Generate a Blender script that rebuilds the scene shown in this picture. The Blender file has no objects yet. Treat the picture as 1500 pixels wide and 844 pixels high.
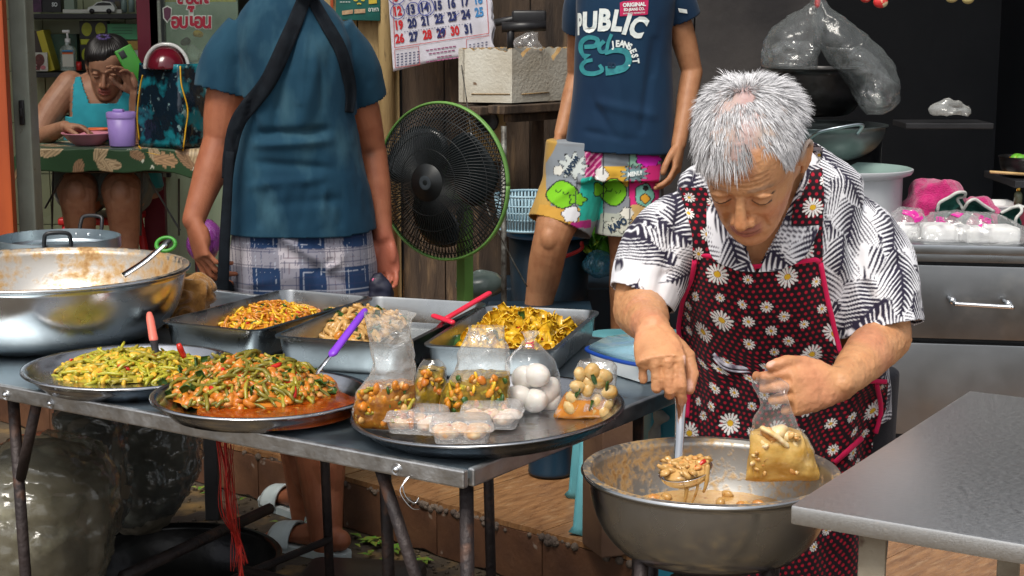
import bpy, bmesh, math, random
import numpy as np
from mathutils import Vector, Matrix, Quaternion
from mathutils.bvhtree import BVHTree
random.seed(7)
R = math.radians
C = bpy.context.scene.collection
sc = bpy.context.scene

# ---------------------------------------------------------------- camera
CAM_H, PITCH, FPX = 1.42, R(9.5), 2400.0
cam_d = bpy.data.cameras.new("camera"); cam = bpy.data.objects.new("camera", cam_d); C.objects.link(cam)
cam.location = (0, 0, CAM_H); cam.rotation_euler = (R(90) - PITCH, 0, 0)
cam_d.sensor_width = 36; cam_d.lens = 36 * FPX / 1500; cam_d.clip_start = 0.05; cam_d.clip_end = 5000
sc.camera = cam

# ---------------------------------------------------------------- sky, sun, exposure
SUN_EL, SUN_AZ = R(57), R(205)          # azimuth of the sun, measured from +Y clockwise: behind the camera, a little left
w = bpy.data.worlds.new("World"); sc.world = w; w.use_nodes = True
nt = w.node_tree; bg = nt.nodes["Background"]
sky = nt.nodes.new("ShaderNodeTexSky"); sky.sky_type = 'NISHITA'; sky.sun_disc = False
sky.sun_elevation = SUN_EL; sky.sun_rotation = SUN_AZ; sky.dust_density = 3.0; sky.air_density = 1.0; sky.ozone_density = 1.0
hsv = nt.nodes.new("ShaderNodeHueSaturation"); hsv.inputs['Saturation'].default_value = 0.2
nt.links.new(sky.outputs[0], hsv.inputs['Color']); nt.links.new(hsv.outputs[0], bg.inputs[0]); bg.inputs[1].default_value = 0.095
sd = bpy.data.lights.new("sun", 'SUN'); sd.energy = 1.5; sd.angle = R(22); sd.color = (1.0, 0.94, 0.84)
so = bpy.data.objects.new("sun", sd); C.objects.link(so)
sv = Vector((math.sin(SUN_AZ) * math.cos(SUN_EL), math.cos(SUN_AZ) * math.cos(SUN_EL), math.sin(SUN_EL)))
so.rotation_euler = sv.to_track_quat('Z', 'Y').to_euler(); so.location = sv * 20
sc.view_settings.view_transform = 'Standard'; sc.view_settings.look = 'None'; sc.view_settings.exposure = 0.92; sc.view_settings.gamma = 1.0
sc.view_settings.use_curve_mapping = False
sc.render.engine = 'CYCLES'
sc.cycles.transparent_max_bounces = 24; sc.cycles.max_bounces = 8; sc.cycles.use_denoising = True
sc.cycles.sample_clamp_indirect = 6.0

# ---------------------------------------------------------------- geometry helpers
_F = np.array([0, math.cos(PITCH), -math.sin(PITCH)]); _U = np.array([0, math.sin(PITCH), math.cos(PITCH)])
def P(px, py, Y=None, z=None):
    """the point of the place seen at photo pixel (px, py) at depth Y or at height z"""
    d = _F + (px - 750) / FPX * np.array([1., 0, 0]) + (422 - py) / FPX * _U
    t = Y / d[1] if Y is not None else (z - CAM_H) / d[2]
    return np.array([0, 0, CAM_H]) + d * t
def V(*a): return np.array(a, float)
def nrm(v): v = np.asarray(v, float); return v / (np.linalg.norm(v) + 1e-12)

_rng = np.random.RandomState(3)
_LAT = _rng.rand(64, 64, 64)
def noise(p, s=1.0, seed=0):
    """smooth value noise in [-1,1], vectorised"""
    p = np.asarray(p, float) * s + seed * 17.31
    i = np.floor(p).astype(int); f = p - i; f = f * f * (3 - 2 * f); i &= 63; j = (i + 1) & 63
    L = _LAT
    x0, y0, z0, x1, y1, z1 = i[..., 0], i[..., 1], i[..., 2], j[..., 0], j[..., 1], j[..., 2]
    fx, fy, fz = f[..., 0], f[..., 1], f[..., 2]
    a = L[x0, y0, z0] * (1 - fx) + L[x1, y0, z0] * fx; b = L[x0, y1, z0] * (1 - fx) + L[x1, y1, z0] * fx
    c = L[x0, y0, z1] * (1 - fx) + L[x1, y0, z1] * fx; d = L[x0, y1, z1] * (1 - fx) + L[x1, y1, z1] * fx
    return ((a * (1 - fy) + b * fy) * (1 - fz) + (c * (1 - fy) + d * fy) * fz) * 2 - 1
def fbm(p, s=1.0, o=3, seed=0):
    r = 0; a = 1.0; t = 0
    for k in range(o): r = r + a * noise(p, s * 2 ** k, seed + k); t += a; a *= .5
    return r / t
def smooth(a, b, x): t = np.clip((x - a) / (b - a), 0, 1); return t * t * (3 - 2 * t)

class MB:
    """collects shapes, then links them as ONE mesh object"""
    def __init__(s): s.v = []; s.f = []; s.n = 0
    def add(s, vs, fs):
        vs = np.asarray(vs, float).reshape(-1, 3); o = s.n
        s.v.append(vs); s.f.extend([tuple(int(i) + o for i in f) for f in fs]); s.n += len(vs); return s
    def box(s, c, size, rot=None, bev=0.0):
        bm = bmesh.new(); bmesh.ops.create_cube(bm, size=1)
        bmesh.ops.scale(bm, vec=size, verts=bm.verts)
        if bev: bmesh.ops.bevel(bm, geom=list(bm.edges), offset=bev, segments=2, affect='EDGES', profile=.6)
        M = (rot if rot is not None else Matrix.Identity(3)).to_3x3()
        vs = [tuple(M @ v.co + Vector(c)) for v in bm.verts]
        bm.verts.index_update(); fs = [[v.index for v in f.verts] for f in bm.faces]; bm.free()
        return s.add(vs, fs)
    def grid(s, pts, closed_u=False, closed_v=False, flip=False):
        pts = np.asarray(pts, float); n, m = pts.shape[:2]; fs = []
        for i in range(n if closed_u else n - 1):
            for j in range(m if closed_v else m - 1):
                a = i * m + j; b = ((i + 1) % n) * m + j; c = ((i + 1) % n) * m + (j + 1) % m; d = i * m + (j + 1) % m
                fs.append((a, d, c, b) if flip else (a, b, c, d))
        return s.add(pts.reshape(-1, 3), fs)
    def loft(s, rings, caps=True):
        """rings: (n, m, 3), each ring closed"""
        rings = np.asarray(rings, float); n, m = rings.shape[:2]; o = s.n
        s.grid(rings, closed_v=True)
        if caps:
            s.f.append(tuple(o + j for j in range(m))); s.f.append(tuple(o + (n - 1) * m + j for j in reversed(range(m))))
        return s
    def tube(s, pts, r, seg=10, caps=True, rb=None, up=None, dome=False):
        return s.loft(tube_rings(pts, r, seg, rb, up, dome), caps)
    def lathe(s, prof, c=(0, 0, 0), seg=48, closed=False, M=None):
        prof = np.asarray(prof, float); a = np.linspace(0, 2 * math.pi, seg, endpoint=False)
        pts = np.stack([prof[:, None, 0] * np.cos(a), prof[:, None, 0] * np.sin(a), np.repeat(prof[:, 1:2], seg, 1)], -1)
        if M is not None: pts = pts @ np.array(M.to_3x3()).T
        return s.grid(pts + np.asarray(c), closed_u=closed, closed_v=True)
    def ball(s, c, r, seg=16, ring=10, M=None):
        r = np.broadcast_to(np.asarray(r, float), 3); th = np.linspace(0.0001, math.pi - 0.0001, ring + 1); a = np.linspace(0, 2 * math.pi, seg, endpoint=False)
        pts = np.stack([np.sin(th)[:, None] * np.cos(a), np.sin(th)[:, None] * np.sin(a), np.repeat(np.cos(th)[:, None], seg, 1)], -1) * r
        if M is not None: pts = pts @ np.asarray(M).T
        return s.loft(pts[::-1] + np.asarray(c))
    def arrays(s): return (np.concatenate(s.v) if s.v else np.zeros((0, 3))), s.f
    def build(s, name, m=None, parent=None, smooth=True, auto=None): 
        v, f = s.arrays(); return link_mesh(name, v, f, m, parent, smooth, auto)

def tube_rings(pts, r, seg=10, rb=None, up=None, dome=False):
    pts = np.asarray(pts, float); n = len(pts); r = np.broadcast_to(np.asarray(r, float), n).copy()
    rb = r.copy() if rb is None else np.broadcast_to(np.asarray(rb, float), n).copy()
    if dome:   # rounded ends
        k = 4; A = []; RA = []; RB = []
        t0 = nrm(pts[0] - pts[1]); t1 = nrm(pts[-1] - pts[-2])
        for i in range(k): q = math.pi / 2 * (1 - i / k) * .97; A.append(pts[0] + t0 * r[0] * math.sin(q)); RA.append(r[0] * math.cos(q)); RB.append(rb[0] * math.cos(q))
        A += list(pts); RA += list(r); RB += list(rb)
        for i in range(1, k + 1): q = math.pi / 2 * i / k * .97; A.append(pts[-1] + t1 * r[-1] * math.sin(q)); RA.append(r[-1] * math.cos(q)); RB.append(rb[-1] * math.cos(q))
        pts, r, rb = np.array(A), np.array(RA), np.array(RB); n = len(pts)
    t = np.gradient(pts, axis=0); t /= np.linalg.norm(t, axis=1)[:, None] + 1e-12
    u = np.asarray(up if up is not None else ((0, 0, 1) if abs(t[0][2]) < .9 else (1, 0, 0)), float)
    a = np.linspace(0, 2 * math.pi, seg, endpoint=False); out = []
    for i in range(n):
        u = u - t[i] * u.dot(t[i]); u = nrm(u); s = np.cross(t[i], u)
        out.append(pts[i] + np.cos(a)[:, None] * s * r[i] + np.sin(a)[:, None] * u * rb[i])
    return np.array(out)
def spline(pts, n):
    """Catmull-Rom through the rows of pts (any width), n samples"""
    p = np.asarray(pts, float); p = np.concatenate([[2 * p[0] - p[1]], p, [2 * p[-1] - p[-2]]]); k = len(p) - 3
    t = np.linspace(0, k - 1e-9, n); i = t.astype(int); f = (t - i)[:, None]
    a, b, c, d = p[i], p[i + 1], p[i + 2], p[i + 3]
    return .5 * (2 * b + (c - a) * f + (2 * a - 5 * b + 4 * c - d) * f ** 2 + (3 * b - a - 3 * c + d) * f ** 3)

def world_loc(o):
    """where an object's own origin lies in the world (no parent is ever rotated or scaled here)"""
    return Matrix.Translation(o.location) if o.parent is None else Matrix.Identity(4)
def set_parent(o, parent):
    """children keep the world coordinates they were built in"""
    if parent is None: return
    o.parent = parent; o.matrix_parent_inverse = (Matrix.Translation(-parent.location) if parent.parent is None else Matrix.Identity(4))
def link_mesh(name, v, f, m=None, parent=None, smooth=True, auto=None):
    me = bpy.data.meshes.new(name); me.from_pydata(np.asarray(v).tolist(), [], f)
    if smooth: me.polygons.foreach_set('use_smooth', [True] * len(me.polygons))
    if auto is not None: me.set_sharp_from_angle(angle=R(auto))
    if m: me.materials.append(m)
    o = bpy.data.objects.new(name, me); C.objects.link(o); set_parent(o, parent); return o
def inst(o, loc, rot=None, scale=1.0, parent=None):
    """a copy sharing mesh data"""
    c = o.copy(); C.objects.link(c); c.location = loc
    if rot is not None: c.rotation_euler = rot
    c.scale = (scale,) * 3 if np.isscalar(scale) else scale
    c.parent = None; c.matrix_parent_inverse = Matrix.Identity(4); set_parent(c, parent); return c
def piece(name, me, loc, rot, parent, scale=1.0):
    o = bpy.data.objects.new(name, me); C.objects.link(o); o.location = loc; o.rotation_euler = rot
    o.scale = (scale,) * 3 if np.isscalar(scale) else scale; set_parent(o, parent); return o
def thing(name, label, cat, loc, group=None):
    o = bpy.data.objects.new(name, None); C.objects.link(o); o.location = tuple(float(x) for x in loc); o.empty_display_size = .05
    return tag(o, label, cat, group)
def tag(o, label, cat, group=None):
    o['label'] = label; o['category'] = cat
    if group: o['group'] = group
    return o
def struct(o): o['kind'] = 'structure'; return o
def stuff(o): o['kind'] = 'stuff'; return o
def eul(M): return Matrix(np.asarray(M).tolist()).to_euler()
def frame(x, y, z): return np.stack([x, y, z], 1)
def rotz(a): c, s = math.cos(a), math.sin(a); return np.array([[c, -s, 0], [s, c, 0], [0, 0, 1.]])
def rotm(axis, a): return np.array(Matrix.Rotation(a, 3, Vector(axis)))
def solid(o, t, off=0):
    m = o.modifiers.new("solid", 'SOLIDIFY'); m.thickness = t; m.offset = off; return o
def subd(o, n=1):
    m = o.modifiers.new("subd", 'SUBSURF'); m.levels = n; m.render_levels = n; return o
def vcol(o, cols, name="pig"):
    """pigment per vertex: printed and dyed patterns"""
    me = o.data; a = me.color_attributes.new(name, 'FLOAT_COLOR', 'POINT')
    c = np.ones((len(me.vertices), 4), np.float32); c[:, :3] = cols; a.data.foreach_set('color', c.ravel())
def verts_of(o):
    v = np.empty(len(o.data.vertices) * 3); o.data.vertices.foreach_get('co', v); return v.reshape(-1, 3)
def normals_of(o):
    v = np.empty(len(o.data.vertices) * 3); o.data.vertices.foreach_get('normal', v); return v.reshape(-1, 3)
def set_verts(o, v): o.data.vertices.foreach_set('co', np.asarray(v, float).ravel()); o.data.update()
def remesh(mb, voxel, it=3, fac=.5):
    """one continuous skin round everything collected in mb"""
    v, f = mb.arrays(); o = link_mesh("tmp", v, f)
    m = o.modifiers.new("r", 'REMESH'); m.mode = 'VOXEL'; m.voxel_size = voxel; m.use_smooth_shade = True
    if it: s = o.modifiers.new("s", 'SMOOTH'); s.iterations = it; s.factor = fac
    dg = bpy.context.evaluated_depsgraph_get(); me = bpy.data.meshes.new_from_object(o.evaluated_get(dg))
    old = o.data; bpy.data.objects.remove(o); bpy.data.meshes.remove(old)
    me.polygons.foreach_set('use_smooth', [True] * len(me.polygons)); return me
def from_mesh(name, me, m, parent):
    me.materials.clear(); me.materials.append(m); o = bpy.data.objects.new(name, me); C.objects.link(o); set_parent(o, parent); return o
def cut(me, keep):
    """delete the faces whose centre is not kept; keep: f(centres) -> bool array"""
    n = len(me.polygons); c = np.empty(n * 3); me.polygons.foreach_get('center', c); k = keep(c.reshape(-1, 3))
    bm = bmesh.new(); bm.from_mesh(me); bm.faces.ensure_lookup_table()
    bmesh.ops.delete(bm, geom=[bm.faces[i] for i in np.where(~k)[0]], context='FACES'); bm.to_mesh(me); bm.free(); return me
def text_mesh(s, size=1.0, extrude=0.0, align='CENTER', bold=0.0, font=None, res=3):
    cu = bpy.data.curves.new("txt", 'FONT'); cu.body = s; cu.size = size; cu.extrude = extrude; cu.align_x = align; cu.align_y = 'CENTER'; cu.offset = bold; cu.resolution_u = res
    o = bpy.data.objects.new("txt", cu); C.objects.link(o); dg = bpy.context.evaluated_depsgraph_get(); dg.update()
    me = bpy.data.meshes.new_from_object(o.evaluated_get(dg)); bpy.data.objects.remove(o); bpy.data.curves.remove(cu)
    v = np.empty(len(me.vertices) * 3); me.vertices.foreach_get('co', v); f = [tuple(p.vertices) for p in me.polygons]; bpy.data.meshes.remove(me)
    return v.reshape(-1, 3), f

# ---------------------------------------------------------------- materials
def nodes(name):
    m = bpy.data.materials.new(name); m.use_nodes = True; n = m.node_tree; return m, n, n.nodes["Principled BSDF"]
def _in(b, k, v):
    if k in b.inputs: b.inputs[k].default_value = v
def mat(name, col, rough=.6, metal=0., col2=None, scale=6., bump=0., bscale=40., stretch=(1, 1, 1), contrast=(.35, .65), attr=None,
        rvar=0., spec=.5, sss=0., col3=None, scale3=30., thr3=(.6, .7), trans=0., coat=0., sheen=0., detail=4., ior=1.45, alpha=1., bdist=.01):
    m, n, b = nodes(name); L = n.links.new
    tc = n.nodes.new("ShaderNodeTexCoord"); mp = n.nodes.new("ShaderNodeMapping"); mp.inputs['Scale'].default_value = stretch; L(tc.outputs['Object'], mp.inputs['Vector'])
    def nz(s, d=detail):
        t = n.nodes.new("ShaderNodeTexNoise"); t.inputs['Scale'].default_value = s; t.inputs['Detail'].default_value = d; L(mp.outputs[0], t.inputs['Vector']); return t.outputs['Fac']
    def mix(fac, a, bb, mode='MIX'):
        x = n.nodes.new("ShaderNodeMix"); x.data_type = 'RGBA'; x.blend_type = mode
        if isinstance(fac, float): x.inputs[0].default_value = fac
        else: L(fac, x.inputs[0])
        for k, c in ((6, a), (7, bb)):
            if isinstance(c, tuple): x.inputs[k].default_value = (*c, 1)
            else: L(c, x.inputs[k])
        return x.outputs[2]
    def ramp(fac, lo, hi):
        r = n.nodes.new("ShaderNodeMapRange"); r.inputs[1].default_value = lo; r.inputs[2].default_value = hi; r.clamp = True; L(fac, r.inputs[0]); return r.outputs[0]
    if attr:
        at = n.nodes.new("ShaderNodeAttribute"); at.attribute_name = attr; base = at.outputs['Color']
        if col2: base = mix(ramp(nz(scale), *contrast), base, mix(1.0, base, tuple(col2), 'MULTIPLY'))
    else:
        base = tuple(col)
        if col2: base = mix(ramp(nz(scale), *contrast), tuple(col), tuple(col2))
    if col3: base = mix(ramp(nz(scale3), *thr3), base, tuple(col3))
    if isinstance(base, tuple): b.inputs['Base Color'].default_value = (*base, 1)
    else: L(base, b.inputs['Base Color'])
    b.inputs['Roughness'].default_value = rough; b.inputs['Metallic'].default_value = metal
    if rvar: 
        r = n.nodes.new("ShaderNodeMapRange"); r.inputs[1].default_value = .3; r.inputs[2].default_value = .7; r.inputs[3].default_value = max(0.02, rough - rvar); r.inputs[4].default_value = min(1, rough + rvar)
        L(nz(scale * 1.7), r.inputs[0]); L(r.outputs[0], b.inputs['Roughness'])
    if bump:
        bp = n.nodes.new("ShaderNodeBump"); bp.inputs['Strength'].default_value = bump; bp.inputs['Distance'].default_value = bdist; L(nz(bscale), bp.inputs['Height']); L(bp.outputs[0], b.inputs['Normal'])
    _in(b, 'Specular IOR Level', spec); _in(b, 'Subsurface Weight', sss); _in(b, 'Subsurface Scale', .01); _in(b, 'Transmission Weight', trans); _in(b, 'Coat Weight', coat); _in(b, 'Sheen Weight', sheen); _in(b, 'IOR', ior)
    if alpha < 1: b.inputs['Alpha'].default_value = alpha
    return m
def film(name, tint=(1, 1, 1), haze=.045, gloss=.6, bump=.5, bscale=30., edge=.5, hcol=(.75, .75, .75), rough=.08, dist=1.2):
    """thin clear plastic: see-through, shiny, a little milky"""
    m, n, b = nodes(name); L = n.links.new; out = n.nodes["Material Output"]
    tr = n.nodes.new("ShaderNodeBsdfTransparent"); tr.inputs[0].default_value = (*tint, 1)
    b.inputs['Base Color'].default_value = (*hcol, 1); b.inputs['Roughness'].default_value = rough; _in(b, 'Specular IOR Level', gloss)
    tc = n.nodes.new("ShaderNodeTexCoord"); nz = n.nodes.new("ShaderNodeTexNoise"); nz.inputs['Scale'].default_value = bscale; nz.inputs['Detail'].default_value = 3; nz.inputs['Distortion'].default_value = dist
    L(tc.outputs['Object'], nz.inputs['Vector']); bp = n.nodes.new("ShaderNodeBump"); bp.inputs['Strength'].default_value = bump; bp.inputs['Distance'].default_value = .006
    L(nz.outputs['Fac'], bp.inputs['Height']); L(bp.outputs[0], b.inputs['Normal'])
    lw = n.nodes.new("ShaderNodeLayerWeight"); lw.inputs[0].default_value = .5; L(bp.outputs[0], lw.inputs['Normal'])
    def curve(lo, hi, e):
        pw = n.nodes.new("ShaderNodeMath"); pw.operation = 'POWER'; pw.inputs[1].default_value = e; L(lw.outputs['Facing'], pw.inputs[0])
        r = n.nodes.new("ShaderNodeMapRange"); r.inputs[3].default_value = lo; r.inputs[4].default_value = hi; L(pw.outputs[0], r.inputs[0]); return r.outputs[0]
    gl = n.nodes.new("ShaderNodeBsdfGlossy"); gl.inputs[1].default_value = rough; L(bp.outputs[0], gl.inputs['Normal'])
    mx = n.nodes.new("ShaderNodeMixShader"); L(curve(haze, edge, 2.5), mx.inputs[0]); L(tr.outputs[0], mx.inputs[1]); L(b.outputs[0], mx.inputs[2])
    m2 = n.nodes.new("ShaderNodeMixShader"); L(curve(.045 * gloss / .5, .5, 3.5), m2.inputs[0]); L(mx.outputs[0], m2.inputs[1]); L(gl.outputs[0], m2.inputs[2])
    L(m2.outputs[0], out.inputs[0]); return m
def steel(name, col=(.55, .56, .58), rough=.28, col2=(.42, .43, .45), streak=(1, 1, 1), scale=18., bump=.06, bscale=60., stain=None, sscale=25., sthr=(.62, .72)):
    return mat(name, col, rough, 1., col2, scale, bump, bscale, streak, (.3, .7), rvar=.1, col3=stain, scale3=sscale, thr3=sthr)
M = {}
M['brass'] = mat('brass_metal', (.7, .45, .08), .25, 1.)
M['steel'] = steel('steel_tray', (.62, .63, .65), .24)
M['steel_dull'] = steel('steel_dull', (.5, .5, .51), .36, (.38, .38, .39))
M['chrome'] = mat('chrome', (.75, .76, .78), .1, 1.)
M['iron'] = mat('rusty_iron', (.05, .036, .034), .55, .3, (.022, .017, .018), 14, .4, 70, col3=(.13, .06, .035), scale3=22, thr3=(.58, .75))
M['black'] = mat('black_plastic', (.012, .012, .014), .4, 0, (.02, .02, .022), 10)
M['white'] = mat('white_plastic', (.78, .78, .76), .4, 0, (.7, .7, .69), 12)
M['film'] = film('clear_bag')
M['film_milky'] = film('milky_bag', haze=.22, edge=.6, hcol=(.8, .82, .8))
# ================================================================ SETTING
M['ground'] = mat('street_concrete', (.10, .075, .045), .8, 0, (.035, .026, .02), 5, .5, 40, col3=(.26, .16, .055), scale3=9, thr3=(.55, .75))
g = MB(); g.grid([[(-400, -400, 0), (-400, 400, 0)], [(400, -400, 0), (400, 400, 0)]], flip=False)
struct(g.build('ground', M['ground'], smooth=False))

# ---- raised tiled floor of the shop
PA = V(.076, 3.92, 0); PE = nrm(V(-.741, .672, 0)); PN = V(.672, .741, 0); PZ = .15
plat = MB(); q = [PA - PE * 4 + PN * .012, PA + PE * 5 + PN * .012, PA + PE * 5 + PN * 9, PA - PE * 4 + PN * 9]
plat.add([p + V(0, 0, PZ - .008) for p in q] + [p + V(0, 0, -.05) for p in q], [(3, 2, 1, 0), (0, 1, 5, 4), (1, 2, 6, 5), (2, 3, 7, 6), (3, 0, 4, 7)])
M['cement'] = mat('old_cement', (.16, .12, .09), .9, 0, (.07, .05, .04), 16, .5, 70)
platform = struct(plat.build('shop_floor', M['cement'], smooth=False))
M['tile_wood'] = mat('wood_look_tile', (.31, .155, .065), .36, 0, (.155, .07, .028), 9, .08, 60, stretch=(6, 1.2, 1), contrast=(.3, .7), col3=(.31, .18, .09), scale3=13, thr3=(.55, .7), rvar=.15)
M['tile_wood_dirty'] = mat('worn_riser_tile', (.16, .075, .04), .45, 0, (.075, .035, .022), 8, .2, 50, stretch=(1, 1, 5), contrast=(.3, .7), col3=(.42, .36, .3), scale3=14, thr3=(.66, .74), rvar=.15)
TW, TD, gap = .37, .62, .004
def tile_mesh(name, w, d, t, m, chip=0, seed=0):
    rr = random.Random(seed); top = []
    n = 9
    for i in range(n):
        x = -w / 2 + w * i / (n - 1); c = chip * max(0, rr.uniform(-1.4, 1)) if 0 < i < n - 1 else 0; top.append((x, c))
    b = MB(); vs = []; 
    for (x, c) in top: vs.append((x, c, 0))
    for (x, c) in reversed(top): vs.append((x, d, 0))
    k = len(vs); fs = [tuple(range(k))]
    vs2 = [(x, y, -t) for (x, y, z) in vs]; fs += [(i, i + k, (i + 1) % k + k, (i + 1) % k) for i in range(k)]
    b.add(vs + vs2, fs); v, f = b.arrays(); me = bpy.data.meshes.new(name); me.from_pydata(v.tolist(), [], f); me.materials.append(m); return me
tm = [tile_mesh('tile', TW - gap, TD - gap, .014, M['tile_wood'], .022, k) for k in range(4)]
angE = math.atan2(-PE[1], -PE[0])     # tile x axis runs along -PE so that +y points into the shop
for r_ in range(5):
    for k in range(-7, 11):
        c = PA + PE * (TW * (k + .5)) + PN * (TD * r_ + .001)
        t_ = tm[random.randrange(4)] if r_ == 0 else tm[0]
        piece('tile', t_, (c[0], c[1], PZ + random.uniform(0, .0015)), (0, 0, angE), platform)
rm = tile_mesh('riser_tile', TW - gap, PZ - .02, .012, M['tile_wood_dirty'], .012, 9)
for k in range(-7, 11):
    c = PA + PE * (TW * (k + .5)) - PN * .001
    o = piece('riser_tile', rm, (c[0], c[1], .004), (R(90), 0, angE), platform)
rb_ = MB()   # crumbling mortar along the chipped edge
rr = random.Random(5)
for k in range(160):
    t = rr.choice([rr.gauss(.42, .12), rr.gauss(-.03, .03), rr.gauss(.24, .08), rr.uniform(-.6, 1.2)]); c = PA + PE * t + PN * rr.uniform(-.002, .012)
    rb_.ball((c[0], c[1], PZ - .012 - rr.random() * .012), rr.uniform(.004, .013), 6, 4)
stuff(rb_.build('mortar_crumbs', M['cement'], platform))
# leaf scraps, grit and puddled dirt on the street beside the step
rr = random.Random(12); mg = MB(); ml = MB()
for k in range(500):
    t = rr.uniform(-1, 2.2); d = rr.uniform(.0, .5); c = PA + PE * t - PN * (d * d * 2 + .01)
    mg.ball((c[0], c[1], .002), (rr.uniform(.003, .009), rr.uniform(.003, .009), rr.uniform(.002, .005)), 5, 3)
for k in range(60):
    t = rr.gauss(.55, .12) if k < 40 else rr.uniform(-.3, 1.5); c = PA + PE * t - PN * (.04 + abs(rr.gauss(0, .05))); a = rr.uniform(0, 6.3); l = rr.uniform(.008, .03); x = V(math.cos(a), math.sin(a), 0) * l; y = V(-math.sin(a), math.cos(a), 0) * l * .4
    c = c + V(0, 0, .008 + rr.random() * .01); ml.add([c - x, c - y + V(0, 0, .004), c + x, c + y + V(0, 0, .003)], [(0, 1, 2, 3)])
M['scrap_green'] = mat('leaf_scrap', (.08, .28, .03), .5, 0, (.25, .22, .04), 60)
stuff(mg.build('street_grit', M['ground'])); stuff(ml.build('leaf_litter', M['scrap_green'], smooth=False))

# ---- walls
M['ply'] = mat('plywood', (.46, .33, .15), .75, 0, (.24, .16, .07), 3, .25, 40, stretch=(5, 5, .8), contrast=(.3, .75), col3=(.06, .04, .02), scale3=9, thr3=(.62, .72))
M['plank'] = mat('old_planks', (.105, .07, .045), .8, 0, (.03, .021, .016), 3.5, .5, 30, stretch=(6, 6, .9), contrast=(.3, .7), col3=(.2, .13, .07), scale3=5, thr3=(.6, .8))
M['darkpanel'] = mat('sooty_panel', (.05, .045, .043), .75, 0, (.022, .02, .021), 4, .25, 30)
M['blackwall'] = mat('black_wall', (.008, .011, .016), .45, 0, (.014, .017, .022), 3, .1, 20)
WY = 6.62
def wall(name, label, x0, x1, y, z0, z1, m, n, g=.004, t=.03, piecename='plank', jit=.006):
    t_ = thing(name, label, 'wall', ((x0 + x1) / 2, y, z0)); wd = (x1 - x0) / n
    b = MB(); b.box(((x0 + x1) / 2, y + t + .02, (z0 + z1) / 2), (x1 - x0, .03, z1 - z0)); b.build('backing', M['blackwall'], t_, smooth=False)
    for k in range(n):
        p = MB(); p.box((x0 + wd * (k + .5), y + t / 2 - random.uniform(0, jit), (z0 + z1) / 2), (wd - g, t, z1 - z0), None, .003); p.build(piecename, m, t_, smooth=False)
    return t_
X = lambda px, Y: P(px, 422, Y=Y)[0]
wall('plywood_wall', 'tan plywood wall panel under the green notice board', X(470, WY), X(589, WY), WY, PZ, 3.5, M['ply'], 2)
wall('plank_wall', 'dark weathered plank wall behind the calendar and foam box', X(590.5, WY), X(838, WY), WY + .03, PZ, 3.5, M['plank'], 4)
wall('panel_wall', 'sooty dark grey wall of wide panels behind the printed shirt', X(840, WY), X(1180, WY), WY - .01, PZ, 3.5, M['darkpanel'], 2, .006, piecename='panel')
p_ = MB(); p_.tube([(X(572, WY), WY - .035, PZ), (X(571, WY), WY - .035, 1.5), (X(573, WY), WY - .035, 3)], .032, 12)
tag(p_.build('wooden_post', M['ply']), 'round tan wooden post against the plywood wall left of the calendar', 'post')
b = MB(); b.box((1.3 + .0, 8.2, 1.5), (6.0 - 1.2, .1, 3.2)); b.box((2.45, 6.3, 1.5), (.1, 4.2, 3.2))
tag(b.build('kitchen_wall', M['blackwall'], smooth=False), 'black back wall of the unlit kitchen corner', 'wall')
# awning roof over the shop: keeps the daylight to the front
M['roof'] = mat('awning_sheet', (.1, .11, .12), .7, 0, (.05, .055, .06), 3)
rf = MB(); nx = 60
prof = np.array([[(-5 + 10 * i / nx, y, 3.6 + (y - 3.3) * -.03 + .02 * (i % 2)) for y in (5.5, 7, 10.5)] for i in range(nx + 1)])
rf.grid(prof); o = rf.build('awning_roof', M['roof'], smooth=False); tag(o, 'dark corrugated awning roof over the shop', 'roof'); solid(o, .012)
b = MB(); b.box((-3.4, 6.8, 1.4), (.12, 7, 2.9)); b.box((-1.0, 10.3, 1.4), (5, .12, 2.9))
M['plaster'] = mat('dim_plaster', (.2, .22, .17), .8, 0, (.14, .15, .12), 3)
tag(b.build('side_wall', M['plaster'], smooth=False), 'dim plaster side wall of the left shop', 'wall')

# ---- left shop: jamb, orange door, tiled wall
M['jamb'] = mat('greenish_paint', (.27, .3, .25), .5, 0, (.2, .22, .18), 8, .15, 30, col3=(.1, .06, .03), scale3=24, thr3=(.7, .76))
M['orange'] = mat('orange_door', (.45, .085, .02), .45, 0, (.3, .05, .015), 3, .1, 20, stretch=(4, 4, .6))
t = thing('door_frame', 'pale green painted door frame with a black latch', 'door frame', P(46, 300, Y=5.75))
b = MB(); a0 = X(32, 5.75); a1 = X(57, 5.75); b.box(((a0 + a1) / 2, 5.80, 1.45), (a1 - a0, .1, 2.6), None, .006); b.build('jamb', M['jamb'], t, smooth=False)
b = MB(); c = P(32, 165, Y=5.74); b.box(c, (.018, .012, .085), None, .003); c = P(32, 165, Y=5.735); b.box(c, (.008, .03, .03), None, .003); b.build('latch', M['black'], t)
b = MB(); a0 = X(-60, 5.6); a1 = X(26, 5.6)
for k in range(2): b.box((a0 + (a1 - a0) * (.25 + .5 * k), 5.62, 1.45), ((a1 - a0) / 2 - .006, .05, 2.6), None, .005)
tag(b.build('orange_door', M['orange'], smooth=False), 'orange brown wooden door leaf at the far left edge', 'door')
M['walltile'] = mat('cream_wall_tile', (.42, .45, .27), .25, 0, (.34, .37, .22), 2.5, .02, 8, rvar=.1)
M['grout'] = mat('grout', (.16, .17, .11), .9)
t = thing('tiled_wall', 'cream green ceramic tile wall behind the shop shelves', 'wall', (X(120, 8), 8.0, PZ)); x0 = X(-40, 8.0); x1 = X(345, 8.0)
b = MB(); b.box(((x0 + x1) / 2, 8.06, 1.4), (x1 - x0, .05, 2.7)); b.build('backing', M['grout'], t, smooth=False)
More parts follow.
